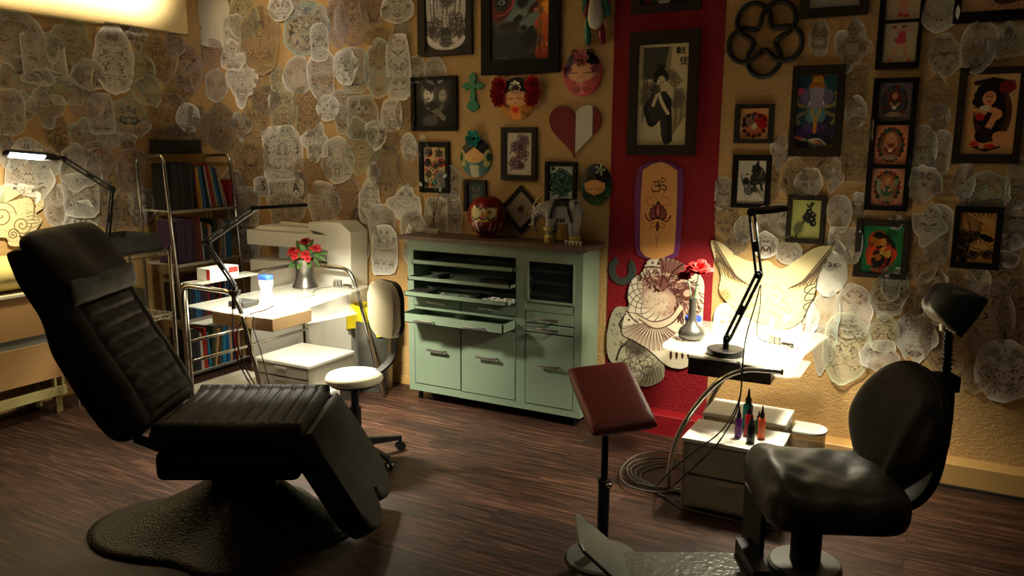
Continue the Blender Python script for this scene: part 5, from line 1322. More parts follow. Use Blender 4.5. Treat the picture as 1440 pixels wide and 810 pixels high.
def art_geisha(c):
    A = c.A; c.a[:] = (.80, .74, .57); D = (.10, .095, .08); m = (c.X < A*.62)*(c.X > A*.10)*(c.Y > .66)*(c.Y < .97)
    m = m*np.clip((A*.64-(1-c.Y)*.2-c.X)/.02, 0, 1); c.mix(m*.75, (.22, .21, .19))
    for k in range(30): x = A*.1+A*.56*k/29; c.line([(x, .97), (x-.02, .66)], .006, (.08, .08, .07), .5, curve=False)
    for i, (x, y, r) in enumerate(((.18, .55, .07), (.30, .58, .06), (.27, .48, .05), (.74, .64, .06), (.66, .70, .05), (.85, .50, .06), (.12, .45, .05), (.78, .42, .06))): c.rose(A*x, y, r, (.42, .38, .30), None, .007, .8, i)
    for k in range(16): x = .72+.018*k; c.line([(A*x, .6-.01*k), (A*(x+.01*math.sin(k)), .32), (A*(x-.02), .08+.015*k)], .006, (.32, .29, .23), .7)
    for k in range(9): x = .10+.012*k; c.line([(A*x, .7), (A*(x+.005), .45), (A*x, .22+.02*k)], .006, (.32, .29, .23), .6)
    c.line([(A*.30, .46), (A*.2, .38), (A*.24, .28), (A*.30, .22), (A*.42, .28)], .07, D); c.poly([(A*.28, .52), (A*.56, .54), (A*.66, .46), (A*.68, .30), (A*.72, .04), (A*.60, .0), (A*.54, .03), (A*.50, .10), (A*.46, .28), (A*.30, .22), (A*.20, .36)], (.20, .19, .165))
    c.poly([(A*.56, .54), (A*.68, .46), (A*.73, .05), (A*.62, .02)], D); c.contour((.50, .47, .38), 26, 1.6, .07, .6, 3, (c.Y < .52)*(c.X > A*.2)*(c.X < A*.72)*1.0*(c.a.mean(2) < .3))
    c.ell(A*.44, .715, .065, .05, D); c.ell(A*.36, .67, .030, .05, D); c.ell(A*.56, .68, .026, .045, D); c.ell(A*.46, .775, .036, .028, D); c.ell(A*.465, .635, .043, .056, (.84, .78, .62), -.12); c.line([(A*.36, .80), (A*.56, .79)], .008, D)
    c.ell(A*.46, .622, .010, .006, D); c.ell(A*.50, .63, .010, .005, D); c.ell(A*.485, .595, .008, .005, (.4, .1, .08)); c.line([(A*.41, .655), (A*.44, .66)], .005, D)
    c.line([(A*.32, .40), (A*.38, .50), (A*.40, .55)], .032, (.84, .78, .62)); c.line([(A*.62, .32), (A*.50, .42), (A*.42, .52)], .034, (.84, .78, .62)); c.ell(A*.40, .555, .03, .025, (.84, .78, .62)); c.ell(A*.35, .56, .05, .045, (.66, .60, .47)); c.rose(A*.35, .56, .05, D, None, .006, .8)
    # two brushed characters at the upper right
    def st(P, w_=.0075): c.line([(A*.74+x*.0016, .965-y*.00125) for x, y in P], w_, (.03, .03, .03), curve=False)
    for P in (((5, 4), (12, 4), (12, 12), (5, 12), (5, 4)), ((18, 4), (25, 4), (25, 12), (18, 12), (18, 4)), ((4, 17), (27, 17), (27, 38), (4, 38), (4, 17)), ((4, 27), (27, 27)), ((15, 17), (15, 58)), ((2, 46), (29, 44)), ((31, 22), (56, 18)), ((40, 2), (44, 30), (54, 54), (60, 48)), ((54, 30), (44, 42), (33, 54)), ((50, 6), (54, 11))): st(P)
    c2 = lambda P, w_=.0075: c.line([(A*.82+x*.0015, .87-y*.00130) for x, y in P], w_, (.03, .03, .03), curve=False)
    for P in (((16, 2), (8, 12), (2, 18)), ((17, 14), (9, 25), (2, 32)), ((11, 24), (11, 60)), ((24, 12), (48, 10)), ((36, 2), (36, 24)), ((20, 25), (53, 22)), ((37, 25), (37, 56)), ((38, 38), (50, 36)), ((27, 34), (26, 46), (16, 60)), ((26, 48), (36, 56), (56, 60))): c2(P)
def art_top_red(c):
    A = c.A; c.a[:] = (.05, .05, .06); c.ell(A*.5, .10, .16, .14, (.78, .76, .74)); c.ell(A*.15, .2, .10, .14, (.62, .08, .12)); c.ell(A*.85, .16, .10, .10, (.60, .08, .12)); c.ell(A*.3, .12, .08, .08, (.25, .3, .28)); c.contour((.02, .02, .02), 14, 3, .2, .7, 2)
def art_crest(c):
    A = c.A; c.a[:] = (.80, .58, .38); c.ell(A*.5, .48, A*.42, .40, (.70, .35, .22), soft=.05); c.ell(A*.30, .62, .20, .22, (.05, .05, .06)); c.ell(A*.72, .62, .22, .20, (.62, .03, .04))
    for k in range(5): c.line([(A*.1+k*.06, .9), (A*.2+k*.05, .6), (A*.3+k*.04, .4)], .018, (.80, .62, .45))
    for i in range(12): t = i*PI/6; c.ell(A*.5+.36*math.cos(t), .45+.36*math.sin(t), .055, .055, (.78, .52, .34)); c.rose(A*.5+.36*math.cos(t), .45+.36*math.sin(t), .05, (.15, .05, .04), None, .012, seed=i)
    c.contour((.85, .75, .6), 14, 2, .14, .9, 5, c.em(A*.5, .5, .34, .3)); c.contour((.05, .02, .02), 18, 2, .12, .9, 7, c.em(A*.5, .45, .44, .42)); c.ell(A*.78, .50, .14, .16, (.60, .03, .04), soft=.04); c.ell(A*.5, .42, .09, .10, (.82, .74, .62))
def art_skull(c):
    A = c.A; c.a[:] = (.76, .73, .66); c.ell(A*.42, .66, A*.30, .27, (.66, .63, .57), soft=.04); c.ell(A*.40, .70, A*.24, .20, (.74, .71, .64), soft=.1); c.ell(A*.30, .52, .07, .085, (.04, .04, .04), soft=.03); c.ell(A*.52, .50, .065, .075, (.08, .08, .08), soft=.03)
    c.ell(A*.40, .40, .03, .05, (.05, .05, .05)); c.ell(A*.42, .32, A*.17, .10, (.42, .40, .36), soft=.06)
    for k in range(7): c.line([(A*.28+k*.035, .36), (A*.28+k*.035, .28)], .008, (.06, .06, .06))
    c.line([(A*.13, .66), (A*.18, .50), (A*.26, .38), (A*.30, .25), (A*.45, .22)], .02, (.10, .10, .09)); c.rose(A*.74, .62, .17, (.05, .05, .05), (.35, .34, .31), .02, seed=2); c.rose(A*.66, .80, .10, (.05, .05, .05), (.30, .29, .27), .016, seed=4)
    c.leaf(A*.62, .84, A*.72, .99, .03, (.10, .10, .09)); c.leaf(A*.80, .50, A*.90, .30, .03, (.08, .08, .08)); c.leaf(A*.55, .5, A*.66, .35, .03, (.1, .1, .1)); c.blotch((.08, .08, .07), 12, .22, .7, 3, c.em(A*.55, .5, A*.35, .35))
    for k in range(4): c.line([(A*(.3+.07*k), .24), (A*(.3+.07*k), .05+.04*k)], .006, (.3, .3, .28))
def art_bird(c):
    A = c.A; c.a[:] = (.62, .62, .34); c.ell(A*.5, .5, A*.5, .5, (.70, .70, .42), soft=.3)
    c.line([(A*.20, .06), (A*.28, .28), (A*.48, .50), (A*.62, .75), (A*.66, .92)], .05, (.18, .18, .10)); c.ell(A*.26, .28, .11, .17, (.38, .38, .24), -.3, soft=.06)
    for i, (x, y, r) in enumerate(((.52, .56, .09), (.68, .50, .10), (.60, .68, .08), (.72, .62, .07), (.76, .40, .06))): c.rose(A*x, y, r, (.05, .05, .03), (.36, .36, .24), .016, seed=i); c.ell(A*x+.01, y+.02, .018, .018, (.86, .84, .70))
    c.leaf(A*.62, .82, A*.74, .95, .035, (.12, .13, .07)); c.leaf(A*.6, .8, A*.5, .9, .025, (.14, .15, .08)); c.contour((.10, .10, .06), 20, 2, .12, .6, 3, c.em(A*.3, .3, .16, .25))
def art_elegod(c):
    A = c.A; c.grad((.12, .10, .13), (.12, .26, .30), 90); c.blotch((.10, .30, .32), 9, .1, .7, 4); c.ell(A*.5, .70, A*.26, .24, (.55, .52, .62), soft=.06); c.ell(A*.5, .92, A*.14, .10, (.78, .55, .10)); c.ell(A*.5, .85, A*.20, .05, (.70, .42, .08)); c.line([(A*.28, .99), (A*.72, .99)], .02, (.45, .18, .05))
    for sg in (-1, 1):
        c.ell(A*.5+sg*.15, .70, .07, .10, (.42, .38, .52)); c.line([(A*.5+sg*.12, .56), (A*.5+sg*.24, .60), (A*.5+sg*.27, .72)], .05, (.55, .50, .30)); c.line([(A*.5+sg*.10, .5), (A*.5+sg*.26, .42), (A*.5+sg*.22, .34)], .05, (.50, .45, .28)); c.ell(A*.5+sg*.26, .74, .03, .03, (.80, .30, .35) if sg < 0 else (.75, .55, .2))
        c.line([(A*.5+sg*.32, .98), (A*.5+sg*.33, .7), (A*.5+sg*.31, .4)], .05, (.16, .22, .22)); c.line([(A*.5+sg*.02, .22), (A*.5+sg*.22, .20), (A*.5+sg*.28, .12)], .08, (.22, .15, .32)); c.ell(A*.5+sg*.05, .76, .014, .010, (.05, .03, .04)); c.leaf(A*.5+sg*.08, .64, A*.5+sg*.10, .58, .01, (.85, .82, .7))
    c.ell(A*.5, .74, .09, .09, (.60, .56, .66)); c.line([(A*.5, .70), (A*.52, .62), (A*.47, .54), (A*.43, .57)], .045, (.56, .52, .62)); c.ell(A*.5, .44, .13, .12, (.34, .50, .52)); c.ell(A*.5, .46, .08, .09, (.42, .58, .58)); c.line([(A*.38, .55), (A*.5, .40), (A*.62, .55)], .02, (.80, .55, .12)); c.ell(A*.5, .28, .16, .07, (.30, .20, .40)); c.line([(A*.5, .38), (A*.5, .22)], .045, (.75, .50, .10))
    for i in range(26): c.ell(A*((i*.381) % 1), .02+.13*((i*.617) % 1), .03, .022, ((.62, .22, .12), (.70, .48, .16), (.20, .35, .22), (.50, .50, .45))[i % 4])
    c.contour((.03, .03, .04), 24, 2, .1, .6, 3); c.ell(A*.1, .78, .05, .05, (.70, .25, .40))
def art_sketch(c):
    A = c.A; c.a[:] = (.70, .68, .66); c.line([(A*.5, 1), (A*.52, .3), (A*.56, .15)], .012, (.05, .05, .05)); c.line([(A*.35, .9), (A*.42, .5)], .01, (.3, .3, .3)); c.contour((.2, .2, .2), 10, 2, .05, .6, 3, (c.Y > .4)*1.0)
def pin(c, dress, up):
    A = c.A; c.a[:] = (.72, .66, .54); sk = (.80, .55, .42)
    c.ell(A*.30, .90 if up else .88, .05, .035, (.55, .22, .12)); 
    c.line([(A*.52, .55), (A*.44, .38), (A*.30, .20), (A*.24, .05)], .060, sk); c.line([(A*.58, .52), (A*.64, .36), (A*.70, .20), (A*.80, .05)], .060, sk); c.ell(A*.24, .045, .045, .018, (.75, .1, .1)); c.ell(A*.82, .04, .045, .018, (.75, .1, .1))
    if up:
        c.ell(A*.55, .66, .10, .15, dress, .2); c.ell(A*.50, .55, .15, .07, dress, -.2); c.ell(A*.60, .88, .060, .055, (.25, .10, .06)); c.ell(A*.61, .86, .042, .045, sk); c.line([(A*.48, .78), (A*.30, .86), (A*.18, .84)], .03, sk); c.line([(A*.64, .78), (A*.80, .80), (A*.88, .84)], .03, sk); c.ell(A*.64, .85, .01, .008, (.6, .05, .05))
        c.contour((.5, .1, .18), 20, 2, .08, .5, 3, c.em(A*.53, .6, .15, .16))
    for i in range(5): c.ell(A*(.15+.17*i), .6+.2*math.sin(i*3), .012, .008, (.75, .5, .45), a=.6)
def art_pin1(c): pin(c, (.72, .25, .30), True)
def art_pin2(c):
    A = c.A; c.a[:] = (.72, .66, .54); sk = (.80, .55, .42); c.line([(A*.45, 1), (A*.40, .72), (A*.46, .40), (A*.44, .14)], .075, sk); c.line([(A*.56, 1), (A*.60, .70), (A*.56, .40), (A*.60, .12)], .070, sk); c.ell(A*.5, 1.0, .15, .06, (.60, .15, .18)); c.ell(A*.45, .10, .05, .03, (.75, .12, .1)); c.ell(A*.62, .08, .05, .03, (.75, .12, .1)); c.contour((.6, .4, .3), 9, 2, .05, .5, 2, (c.X < A*.3)*1.)
def cameo(bgc, body, hair, acc, seed, wings=False):
    def f(c):
        A = c.A; c.a[:] = bgc; c.ell(A*.5, .5, A*.5, .55, tuple(min(1, x*1.35+.03) for x in bgc), soft=.2); c.ell(A*.5, .5, A*.38, .42, (.10, .05, .04)); c.ell(A*.5, .5, A*.33, .37, tuple(x*.9 for x in bgc))
        for i in range(18): t = i*PI/9; c.ell(A*.5+A*.36*math.cos(t), .5+.40*math.sin(t), .055, .045, (acc, (.45, .15, .08), (.12, .22, .14))[i % 3], t)
        if wings:
            for sg in (-1, 1):
                for k in range(4): c.leaf(A*.5+sg*.04, .42, A*.5+sg*(.30-.05*k), .75-.10*k, .05, (.62, .66, .52), (.2, .25, .2), .9)
            c.ell(A*.36, .46, .14, .20, (.55, .60, .50), .4)
        c.ell(A*.5, .66, .13, .15, hair); c.ell(A*.5, .66, .07, .09, (.80, .56, .42)); c.ell(A*.47, .67, .012, .009, K0); c.ell(A*.53, .67, .012, .009, K0); c.ell(A*.5, .615, .014, .007, (.6, .05, .05)); c.line([(A*.38, .70), (A*.34, .5), (A*.38, .32)], .06, hair); c.line([(A*.62, .70), (A*.66, .52), (A*.62, .36)], .05, hair)
        c.ell(A*.5, .40, .14, .14, body); c.line([(A*.38, .48), (A*.5, .36), (A*.62, .46)], .05, (.80, .56, .42)); c.ell(A*.5, .18, .20, .07, (.62, .52, .40)); c.contour((.05, .03, .03), 22, 2.2, .10, .75, seed, c.em(A*.5, .48, A*.46, .5)); c.ell(A*.5, .36, .05, .05, (.85, .8, .7) if not wings else (.2, .35, .25))
    return f
def art_woman(c):
    A = c.A; c.a[:] = (.84, .66, .42); c.ell(A*.55, .50, A*.36, .36, (.05, .02, .02)); 
    for k in range(4): c.line([(A*.55+A*(.34-.025*k)*math.cos(t), .5+(.34-.025*k)*math.sin(t)) for t in [j*PI/8 for j in range(16)]], .005, (.60, .35, .15), closed=True)
    for i in range(11): c.ell(A*.5+(i-5)*.035, .93-abs(i-5)*.008, .035, .03, (.06, .02, .02)); c.ell(A*.48+(i-5)*.028, .06+abs(i-5)*.010, .03, .03, (.07, .02, .02))
    hr = (.07, .025, .02)
    for (x, y, r) in ((.42, .80, .12), (.55, .84, .10), (.32, .74, .09), (.62, .76, .08), (.26, .66, .07), (.64, .68, .06)): c.ell(A*x, y, r, r*.8, hr)
    c.ell(A*.78, .84, .09, .07, (.80, .22, .10)); c.rose(A*.78, .84, .08, (.45, .08, .04), None, .012); sk = (.90, .62, .40)
    c.ell(A*.46, .70, .075, .09, sk, -.1); c.ell(A*.43, .72, .014, .008, K0); c.ell(A*.50, .72, .014, .008, K0); c.ell(A*.46, .655, .022, .012, (.75, .05, .05)); c.line([(A*.40, .745), (A*.45, .75)], .006, hr); c.line([(A*.48, .75), (A*.53, .745)], .006, hr)
    c.line([(A*.47, .62), (A*.48, .56)], .05, sk); c.ell(A*.48, .50, .15, .09, sk); c.ell(A*.42, .44, .12, .09, (.10, .02, .02)); c.ell(A*.32, .48, .05, .06, (.70, .12, .06)); c.line([(A*.62, .52), (A*.50, .34), (A*.36, .22)], .075, sk); c.line([(A*.12, .52), (A*.08, .36), (A*.22, .22), (A*.30, .14)], .06, sk); c.line([(A*.18, .55), (A*.3, .55), (A*.4, .52)], .05, sk)
    c.ell(A*.80, .20, .13, .085, sk, -.3); c.line([(A*.75, .14), (A*.55, .12), (A*.40, .10)], .07, sk); c.ell(A*.42, .24, .10, .10, (.12, .03, .02)); c.ell(A*.25, .13, .05, .04, (.85, .25, .10)); c.ell(A*.55, .10, .06, .035, (.80, .20, .08)); c.ell(A*.40, .58, .06, .035, (.9, .85, .75)); c.contour((.25, .08, .03), 18, 2, .06, .5, 4, c.em(A*.45, .4, A*.4, .4))
def art_topright(c):
    A = c.A; c.a[:] = (.80, .64, .44); c.line([(A*.4, .5), (A*.55, .2), (A*.9, .25)], .10, (.25, .08, .05)); c.contour((.25, .08, .05), 12, 2, .15, .8, 2, (c.X > A*.35)*(c.Y < .45)*1.)
def art_greenred(c):
    A = c.A; c.a[:] = (.12, .42, .24); c.ell(A*.5, .5, A*.42, .46, (.16, .46, .27), soft=.1); c.ell(A*.48, .40, A*.36, .30, (.70, .20, .08), soft=.04); c.ell(A*.50, .36, A*.26, .25, (.05, .02, .02)); c.ell(A*.42, .68, A*.26, .22, (.65, .20, .08)); c.ell(A*.42, .70, A*.18, .18, (.08, .03, .02)); c.ell(A*.70, .84, .12, .08, (.10, .32, .14))
    c.ell(A*.52, .66, .08, .08, (.82, .58, .22)); c.ell(A*.60, .44, .11, .13, (.80, .60, .26), .3); c.line([(A*.60, .50), (A*.75, .56), (A*.85, .44), (A*.80, .3)], .06, (.75, .25, .08)); c.line([(A*.35, .6), (A*.25, .40), (A*.22, .2)], .07, (.80, .28, .10)); c.line([(A*.64, .32), (A*.6, .2), (A*.5, .08)], .05, (.60, .12, .05)); c.line([(A*.3, .08), (A*.5, .02), (A*.7, .08)], .04, (.75, .22, .08))
    c.blotch((.04, .02, .02), 12, .18, .85, 3, c.em(A*.5, .45, A*.38, .42)); c.blotch((.78, .45, .12), 13, .28, .85, 9, c.em(A*.5, .5, A*.36, .42)); c.contour((.05, .02, .02), 16, 2, .10, .7, 5, c.em(A*.5, .5, A*.42, .46))
def art_line(c):
    A = c.A; c.a[:] = (.74, .54, .30); L_ = (.06, .03, .02)
    for k in range(9): t = .3+k*.28; c.leaf(A*.68, .76, A*.68+.30*math.cos(t), .76+.26*math.sin(t), .05, (.78, .58, .33)); c.line([(A*.68, .76), (A*.68+.33*math.cos(t), .76+.28*math.sin(t))], .013, L_, curve=False)
    for k in range(8): c.line([(A*.1+k*.02, .98-k*.05), (A*.35, .88-k*.05), (A*.60, .78-.02*k)], .010, L_)
    for i, (x, y, r) in enumerate(((.20, .55, .12), (.14, .40, .09), (.32, .45, .11), (.30, .28, .10), (.12, .20, .10), (.46, .55, .10), (.45, .18, .12), (.85, .20, .12), (.20, .07, .08))): c.ell(A*x, y, r, r, L_); c.ell(A*x+.005, y+.008, r-.018, r-.018, (.76, .56, .32)); c.rose(A*x, y, r*.7, L_, None, .012, seed=i)
    for k in range(7): t = .5+k*.40; c.leaf(A*.66, .26, A*.66+.22*math.cos(t), .26+.22*math.sin(t), .055, (.78, .58, .33)); c.line([(A*.66, .26), (A*.66+.24*math.cos(t), .26+.24*math.sin(t))], .012, L_, curve=False)
    c.ell(A*.78, .50, .13, .06, (.02, .01, .01), -.4); c.line([(A*.55, .60), (A*.7, .5), (A*.9, .46)], .03, (.02, .01, .01)); c.contour(L_, 12, 1.5, .05, .8, 8)
framed('brown framed grey print of a draped robe above roses, left of the painted face', ((588, -32), (665, -37), (663, 77), (587, 80)), [((600, -30), (656, -33), (655, 69), (596, 72))], [art_robe], FR_D, n=130)
framed('largest black framed colour print of a painted face, touching the top edge', ((678, -42), (789, -48), (787, 101), (676, 106)), [((691, -30), (773, -34), (771, 82), (690, 86))], [art_face], n=150)
framed('black framed black and white print of a curly haired woman and a man', ((579, 108), (643, 107), (643, 184), (578, 184)), [((584, 113), (637, 112), (637, 177), (584, 178))], [art_bw], n=100)
framed('black framed red and cream pattern print above the wire clip stand', ((590, 200), (632, 199), (632, 271), (590, 271)), [((596, 207), (627, 207), (626, 264), (596, 265))], [art_pattern], n=110)
framed('dark brown framed drawing of a spray of roses below the red haired disc', ((705, 180), (755, 178), (754, 254), (705, 253)), [((712, 187), (748, 186), (748, 246), (712, 246))], [art_roses], FR_D, n=110)
framed('small brown framed dark teal animal print behind the red daruma doll', ((653, 253), (684, 253), (684, 298), (652, 297)), [((658, 258), (680, 258), (679, 293), (657, 293))], [art_tiger], FR_D, n=80)
framed('black framed teal rose print just behind the grey elephant figurine', ((767, 227), (811, 228), (811, 292), (766, 290)), [((773, 234), (806, 234), (805, 286), (772, 285))], [art_tealrose], n=100)
framed('large brown framed ink print of a geisha in kimono on the red stripe', ((888, 47), (985, 39), (978, 221), (882, 216)), [((900, 64), (970, 60), (964, 204), (895, 204))], [art_geisha], FR_D, .03, n=210)
framed('grey framed dark print above the geisha, cut by the top edge', ((890, -60), (989, -66), (987, 13), (888, 20)), [((903, -52), (969, -55), (967, 4), (901, 6))], [art_top_red], FR_D, n=60)
framed('small square brown framed red and black crest print on the ochre wall', ((1034, 148), (1089, 145), (1087, 201), (1032, 202)), [((1042, 153), (1081, 152), (1080, 195), (1040, 196))], [art_crest], FR_D, n=100)
framed('black framed grey drawing of a skull with flowers above the cart lamp', ((1032, 217), (1086, 218), (1081, 293), (1027, 292)), [((1039, 226), (1078, 226), (1075, 287), (1036, 286))], [art_skull], n=110)
framed('brown framed yellow green print of a bird and berries right of the cart lamp', ((1108, 274), (1163, 275), (1158, 343), (1104, 341)), [((1115, 281), (1155, 282), (1152, 337), (1111, 335))], [art_bird], FR_D, n=100)
framed('wide brown framed colour print of a seated elephant headed deity', ((1115, 93), (1189, 90), (1182, 220), (1109, 220)), [((1123, 106), (1178, 104), (1172, 208), (1117, 207))], [art_elegod], FR_D, n=150)
framed('brown framed pale sketch at the top edge, right of the black ring ornament', ((1128, -50), (1224, -56), (1223, 20), (1125, 27)), [((1140, -40), (1211, -46), (1210, 7), (1139, 12))], [art_sketch], FR_D, n=60)
framed('narrow black frame with pale prints of a posing woman, cut by the top edge', ((1243, -60), (1306, -66), (1293, 95), (1230, 98)), [((1249, -42), (1298, -45), (1294, 26), (1245, 29)), ((1245, 33), (1292, 31), (1286, 86), (1240, 89))], [art_pin2, art_pin1], n=90)
framed('tall narrow black frame with three oval cameo prints stacked in a column', ((1230, 110), (1293, 108.7), (1276, 297), (1214, 295)), [((1237, 117), (1284, 116), (1279, 170), (1233, 171)), ((1232, 176), (1278, 176), (1274, 231), (1227, 231)), ((1227, 237), (1273, 237), (1268, 290), (1222, 288))],
       [cameo((.30, .25, .28), (.20, .25, .18), (.42, .10, .05), (.14, .28, .24), 3), cameo((.62, .38, .26), (.50, .18, .12), (.78, .55, .32), (.15, .32, .20), 5), cameo((.60, .40, .30), (.25, .40, .28), (.70, .42, .22), (.60, .20, .14), 7, True)], n=84)
framed('large brown framed orange print of a dark haired woman in a black oval', ((1351, 98), (1445, 90), (1436, 231), (1337, 229)), [((1361, 106), (1436, 102), (1423, 217), (1350, 216))], [art_woman], FR_D, n=150)
framed('black framed cream print in the top right corner of the picture wall', ((1345, -60), (1470, -68), (1462, 25), (1342, 35)), [((1356, -45), (1455, -52), (1448, 11), (1353, 18))], [art_topright], n=60)
framed('brown framed green and orange print of a coiled figure, right of the winged sheet', ((1207, 308), (1281, 310), (1275, 393), (1197, 389)), [((1214, 317), (1271, 319), (1266, 386), (1208, 382))], [art_greenred], FR_D, n=120)
framed('black framed tan print of bold black line flowers and shells at the right edge', ((1343, 289), (1413, 292), (1403, 381), (1337, 375)), [((1351, 298), (1402, 300), (1395, 371), (1345, 367))], [art_line], n=120)
# the diamond-hung frame
pc = ony(732, 294, YW-.012); hx = (ony(759, 294, YW-.012).x-ony(705, 294, YW-.012).x)/2; 
side = hx*math.sqrt(2)*1.10; MD = wallM(pc.x, pc.z, .001, PI/4)
t = thing('framed_picture', 'brown framed mandala drawing hung as a diamond beside the daruma doll', 'picture', (pc.x, YW, pc.z))
bm = NB(); e = side/2; b_ = .022
for (a, c_) in (((-e, -e, 0), (e, -e+b_, .02)), ((-e, e-b_, 0), (e, e, .02)), ((-e, -e+b_, 0), (-e+b_, e-b_, .02)), ((e-b_, -e+b_, 0), (e, e-b_, .02))):
    vv = box2(bm, a, c_, .001, 1)
    bmesh.ops.transform(bm, matrix=MD, verts=vv)
obj('frame', bm, FR_D, t)
cv = Cv(1, 90); art_mandala(cv); canvas_grid('picture', cv, MD @ Matrix.Translation((0, 0, .009)), side-2*b_, side-2*b_, parent=t)

# ------------------------------------------------------------ painted wall discs
def wpos(x, y): p = ony(x, y, YW-.01); return p
def wdim(x, y, w_, h_):
    return (ony(x+w_/2, y, YW-.01).x-ony(x-w_/2, y, YW-.01).x, ony(x, y-h_/2, YW-.01).z-ony(x, y+h_/2, YW-.01).z)
def petals(parent, M, r, n, m, z=.0, name='flower', wd=.42, tilt=.25, layers=1, centre=None):
    bm = NB()
    for l in range(layers):
        rr_ = r*(1-.3*l)
        for k in range(n):
            t = 2*PI*k/n+l*.4; 
            P = [(0, 0, .004), (rr_*.45, -rr_*wd*.75, .012+l*.006), (rr_*.9, -rr_*wd*.55, .012+rr_*tilt+l*.006), (rr_, 0, .01+rr_*tilt+l*.006), (rr_*.9, rr_*wd*.55, .012+rr_*tilt+l*.006), (rr_*.45, rr_*wd*.75, .012+l*.006)]
            T_ = M @ RZ(t); vs_ = [bm.verts.new(T_ @ Vector((p[0], p[1], p[2]+z))) for p in P]; bb = bm.verts.new(T_ @ Vector((rr_*.5, 0, z)))
            for i in range(6): bm.faces.new((vs_[i], vs_[(i+1) % 6], bb))
    o = obj(name, bm, m, parent)
    if centre:
        b2 = NB(); bmesh.ops.create_uvsphere(b2, u_segments=12, v_segments=8, radius=r*.18, matrix=M @ Matrix.Translation((0, 0, z+.012))); obj('flower_centre', b2, centre, o, smooth=True)
    return o
def face_base(c, hair, skin_, lowc):
    c.a[:] = lowc; c.ell(.5, .52, .36, .22, skin_); c.ell(.5, .86, .50, .30, hair)
    c.line([(.30, .50), (.36, .475), (.44, .50)], .014, (.25, .14, .08)); c.line([(.56, .50), (.64, .475), (.70, .50)], .014, (.25, .14, .08)); c.ell(.5, .385, .022, .016, (.75, .20, .15)); return c
def disc(label, x, y, w_, h_, paintf):
    W, Hh = wdim(x, y, w_, h_); p = wpos(x, y); t = thing('wall_disc', label, 'wall ornament', (p.x, YW, p.z)); M = wallM(p.x, p.z, .002)
    cv = Cv(1, 110); paintf(cv); dome('face_disc', cv, M, W/2, Hh/2, .022, parent=t); return t, M, W/2, Hh/2
def pa(c):
    face_base(c, (.04, .03, .04), (.86, .62, .40), (.72, .46, .16))
    for i in range(40): c.leaf(.05+(i*.37) % .9, .05+(i*.211) % .36, .12+(i*.37) % .9, .09+(i*.211) % .36, .018, (.45, .28, .08))
    c.poly([(.38, .0), (.62, 0), (.66, .34), (.5, .40), (.36, .34)], (.88, .52, .12)); c.ell(.46, .25, .05, .05, (.85, .10, .08)); c.ell(.54, .25, .05, .05, (.85, .10, .08)); c.poly([(.42, .23), (.58, .23), (.5, .14)], (.85, .10, .08)); c.line([(.15, .70), (.5, .62), (.85, .70)], .04, (.35, .05, .05)); c.ell(.5, .52, .34, .17, (.88, .65, .43)); c.line([(.28, .50), (.44, .505)], .012, K0); c.line([(.56, .505), (.72, .50)], .012, K0); c.ell(.5, .40, .02, .015, (.8, .3, .1))
t, M, a_, b_ = disc('round wall disc of a doll face with two red flower bunches for hair', 727, 139, 50, 60, pa)
m_ = mat('red_felt', (.52, .015, .02), .7)
for sg in (-1, 1):
    for j, dy in enumerate((.55, .15, -.1)): petals(t, M @ Matrix.Translation((sg*a_*(.92+.1*(j == 1)), b_*dy+.015, .012)), a_*.44, 9, m_, layers=3)
petals(t, M @ Matrix.Translation((0, b_*.52, .018)), a_*.34, 8, solid(.85, .82, .72), name='brooch', layers=1, centre=solid(.5, .1, .08))
def pb_(c):
    face_base(c, (.04, .03, .035), (.86, .64, .46), (.66, .28, .26)); c.ell(.5, .10, .50, .33, (.68, .30, .28)); c.ell(.5, .52, .36, .21, (.86, .64, .46)); c.ell(.5, .16, .16, .17, (.82, .48, .40)); c.ell(.36, .12, .14, .09, (.58, .25, .22), .5); c.ell(.66, .12, .14, .09, (.58, .25, .22), -.5); c.ell(.5, .34, .05, .05, (.85, .7, .6)); c.line([(.22, .51), (.42, .50)], .012, (.3, .15, .1)); c.line([(.58, .50), (.78, .51)], .012, (.3, .15, .1)); c.ell(.5, .42, .022, .014, (.75, .2, .15)); c.line([(.02, .62), (.0, .4), (.1, .2), (.5, .01), (.9, .2), (1, .4), (.98, .62)], .05, (.70, .22, .28))
t, M, a_, b_ = disc('largest wall disc, a doll face with pink flower and pink collar', 819, 103, 54, 64, pb_)
pk = mat('pink_felt', (.62, .20, .22), .6); petals(t, M @ Matrix.Translation((0, b_*.66, .02)), a_*.44, 7, pk, layers=2, centre=solid(.8, .35, .35))
for sg in (-1, 1):
    petals(t, M @ Matrix.Translation((sg*a_*.72, b_*.18, .018)), a_*.24, 6, mat('mauve_felt', (.42, .12, .22), .6), layers=2); petals(t, M @ Matrix.Translation((sg*a_*.74, b_*-.08, .014)), a_*.16, 5, solid(.80, .72, .74), name='bow')
for sg in (-1, 1): obj('hair_loop', tb([M @ Vector((sg*a_*.35+a_*.22*math.cos(q_), b_*.92+b_*.10*math.sin(q_), .01)) for q_ in [k*PI/6 for k in range(12)]], .0035, 6, True), M_blkmat, t)
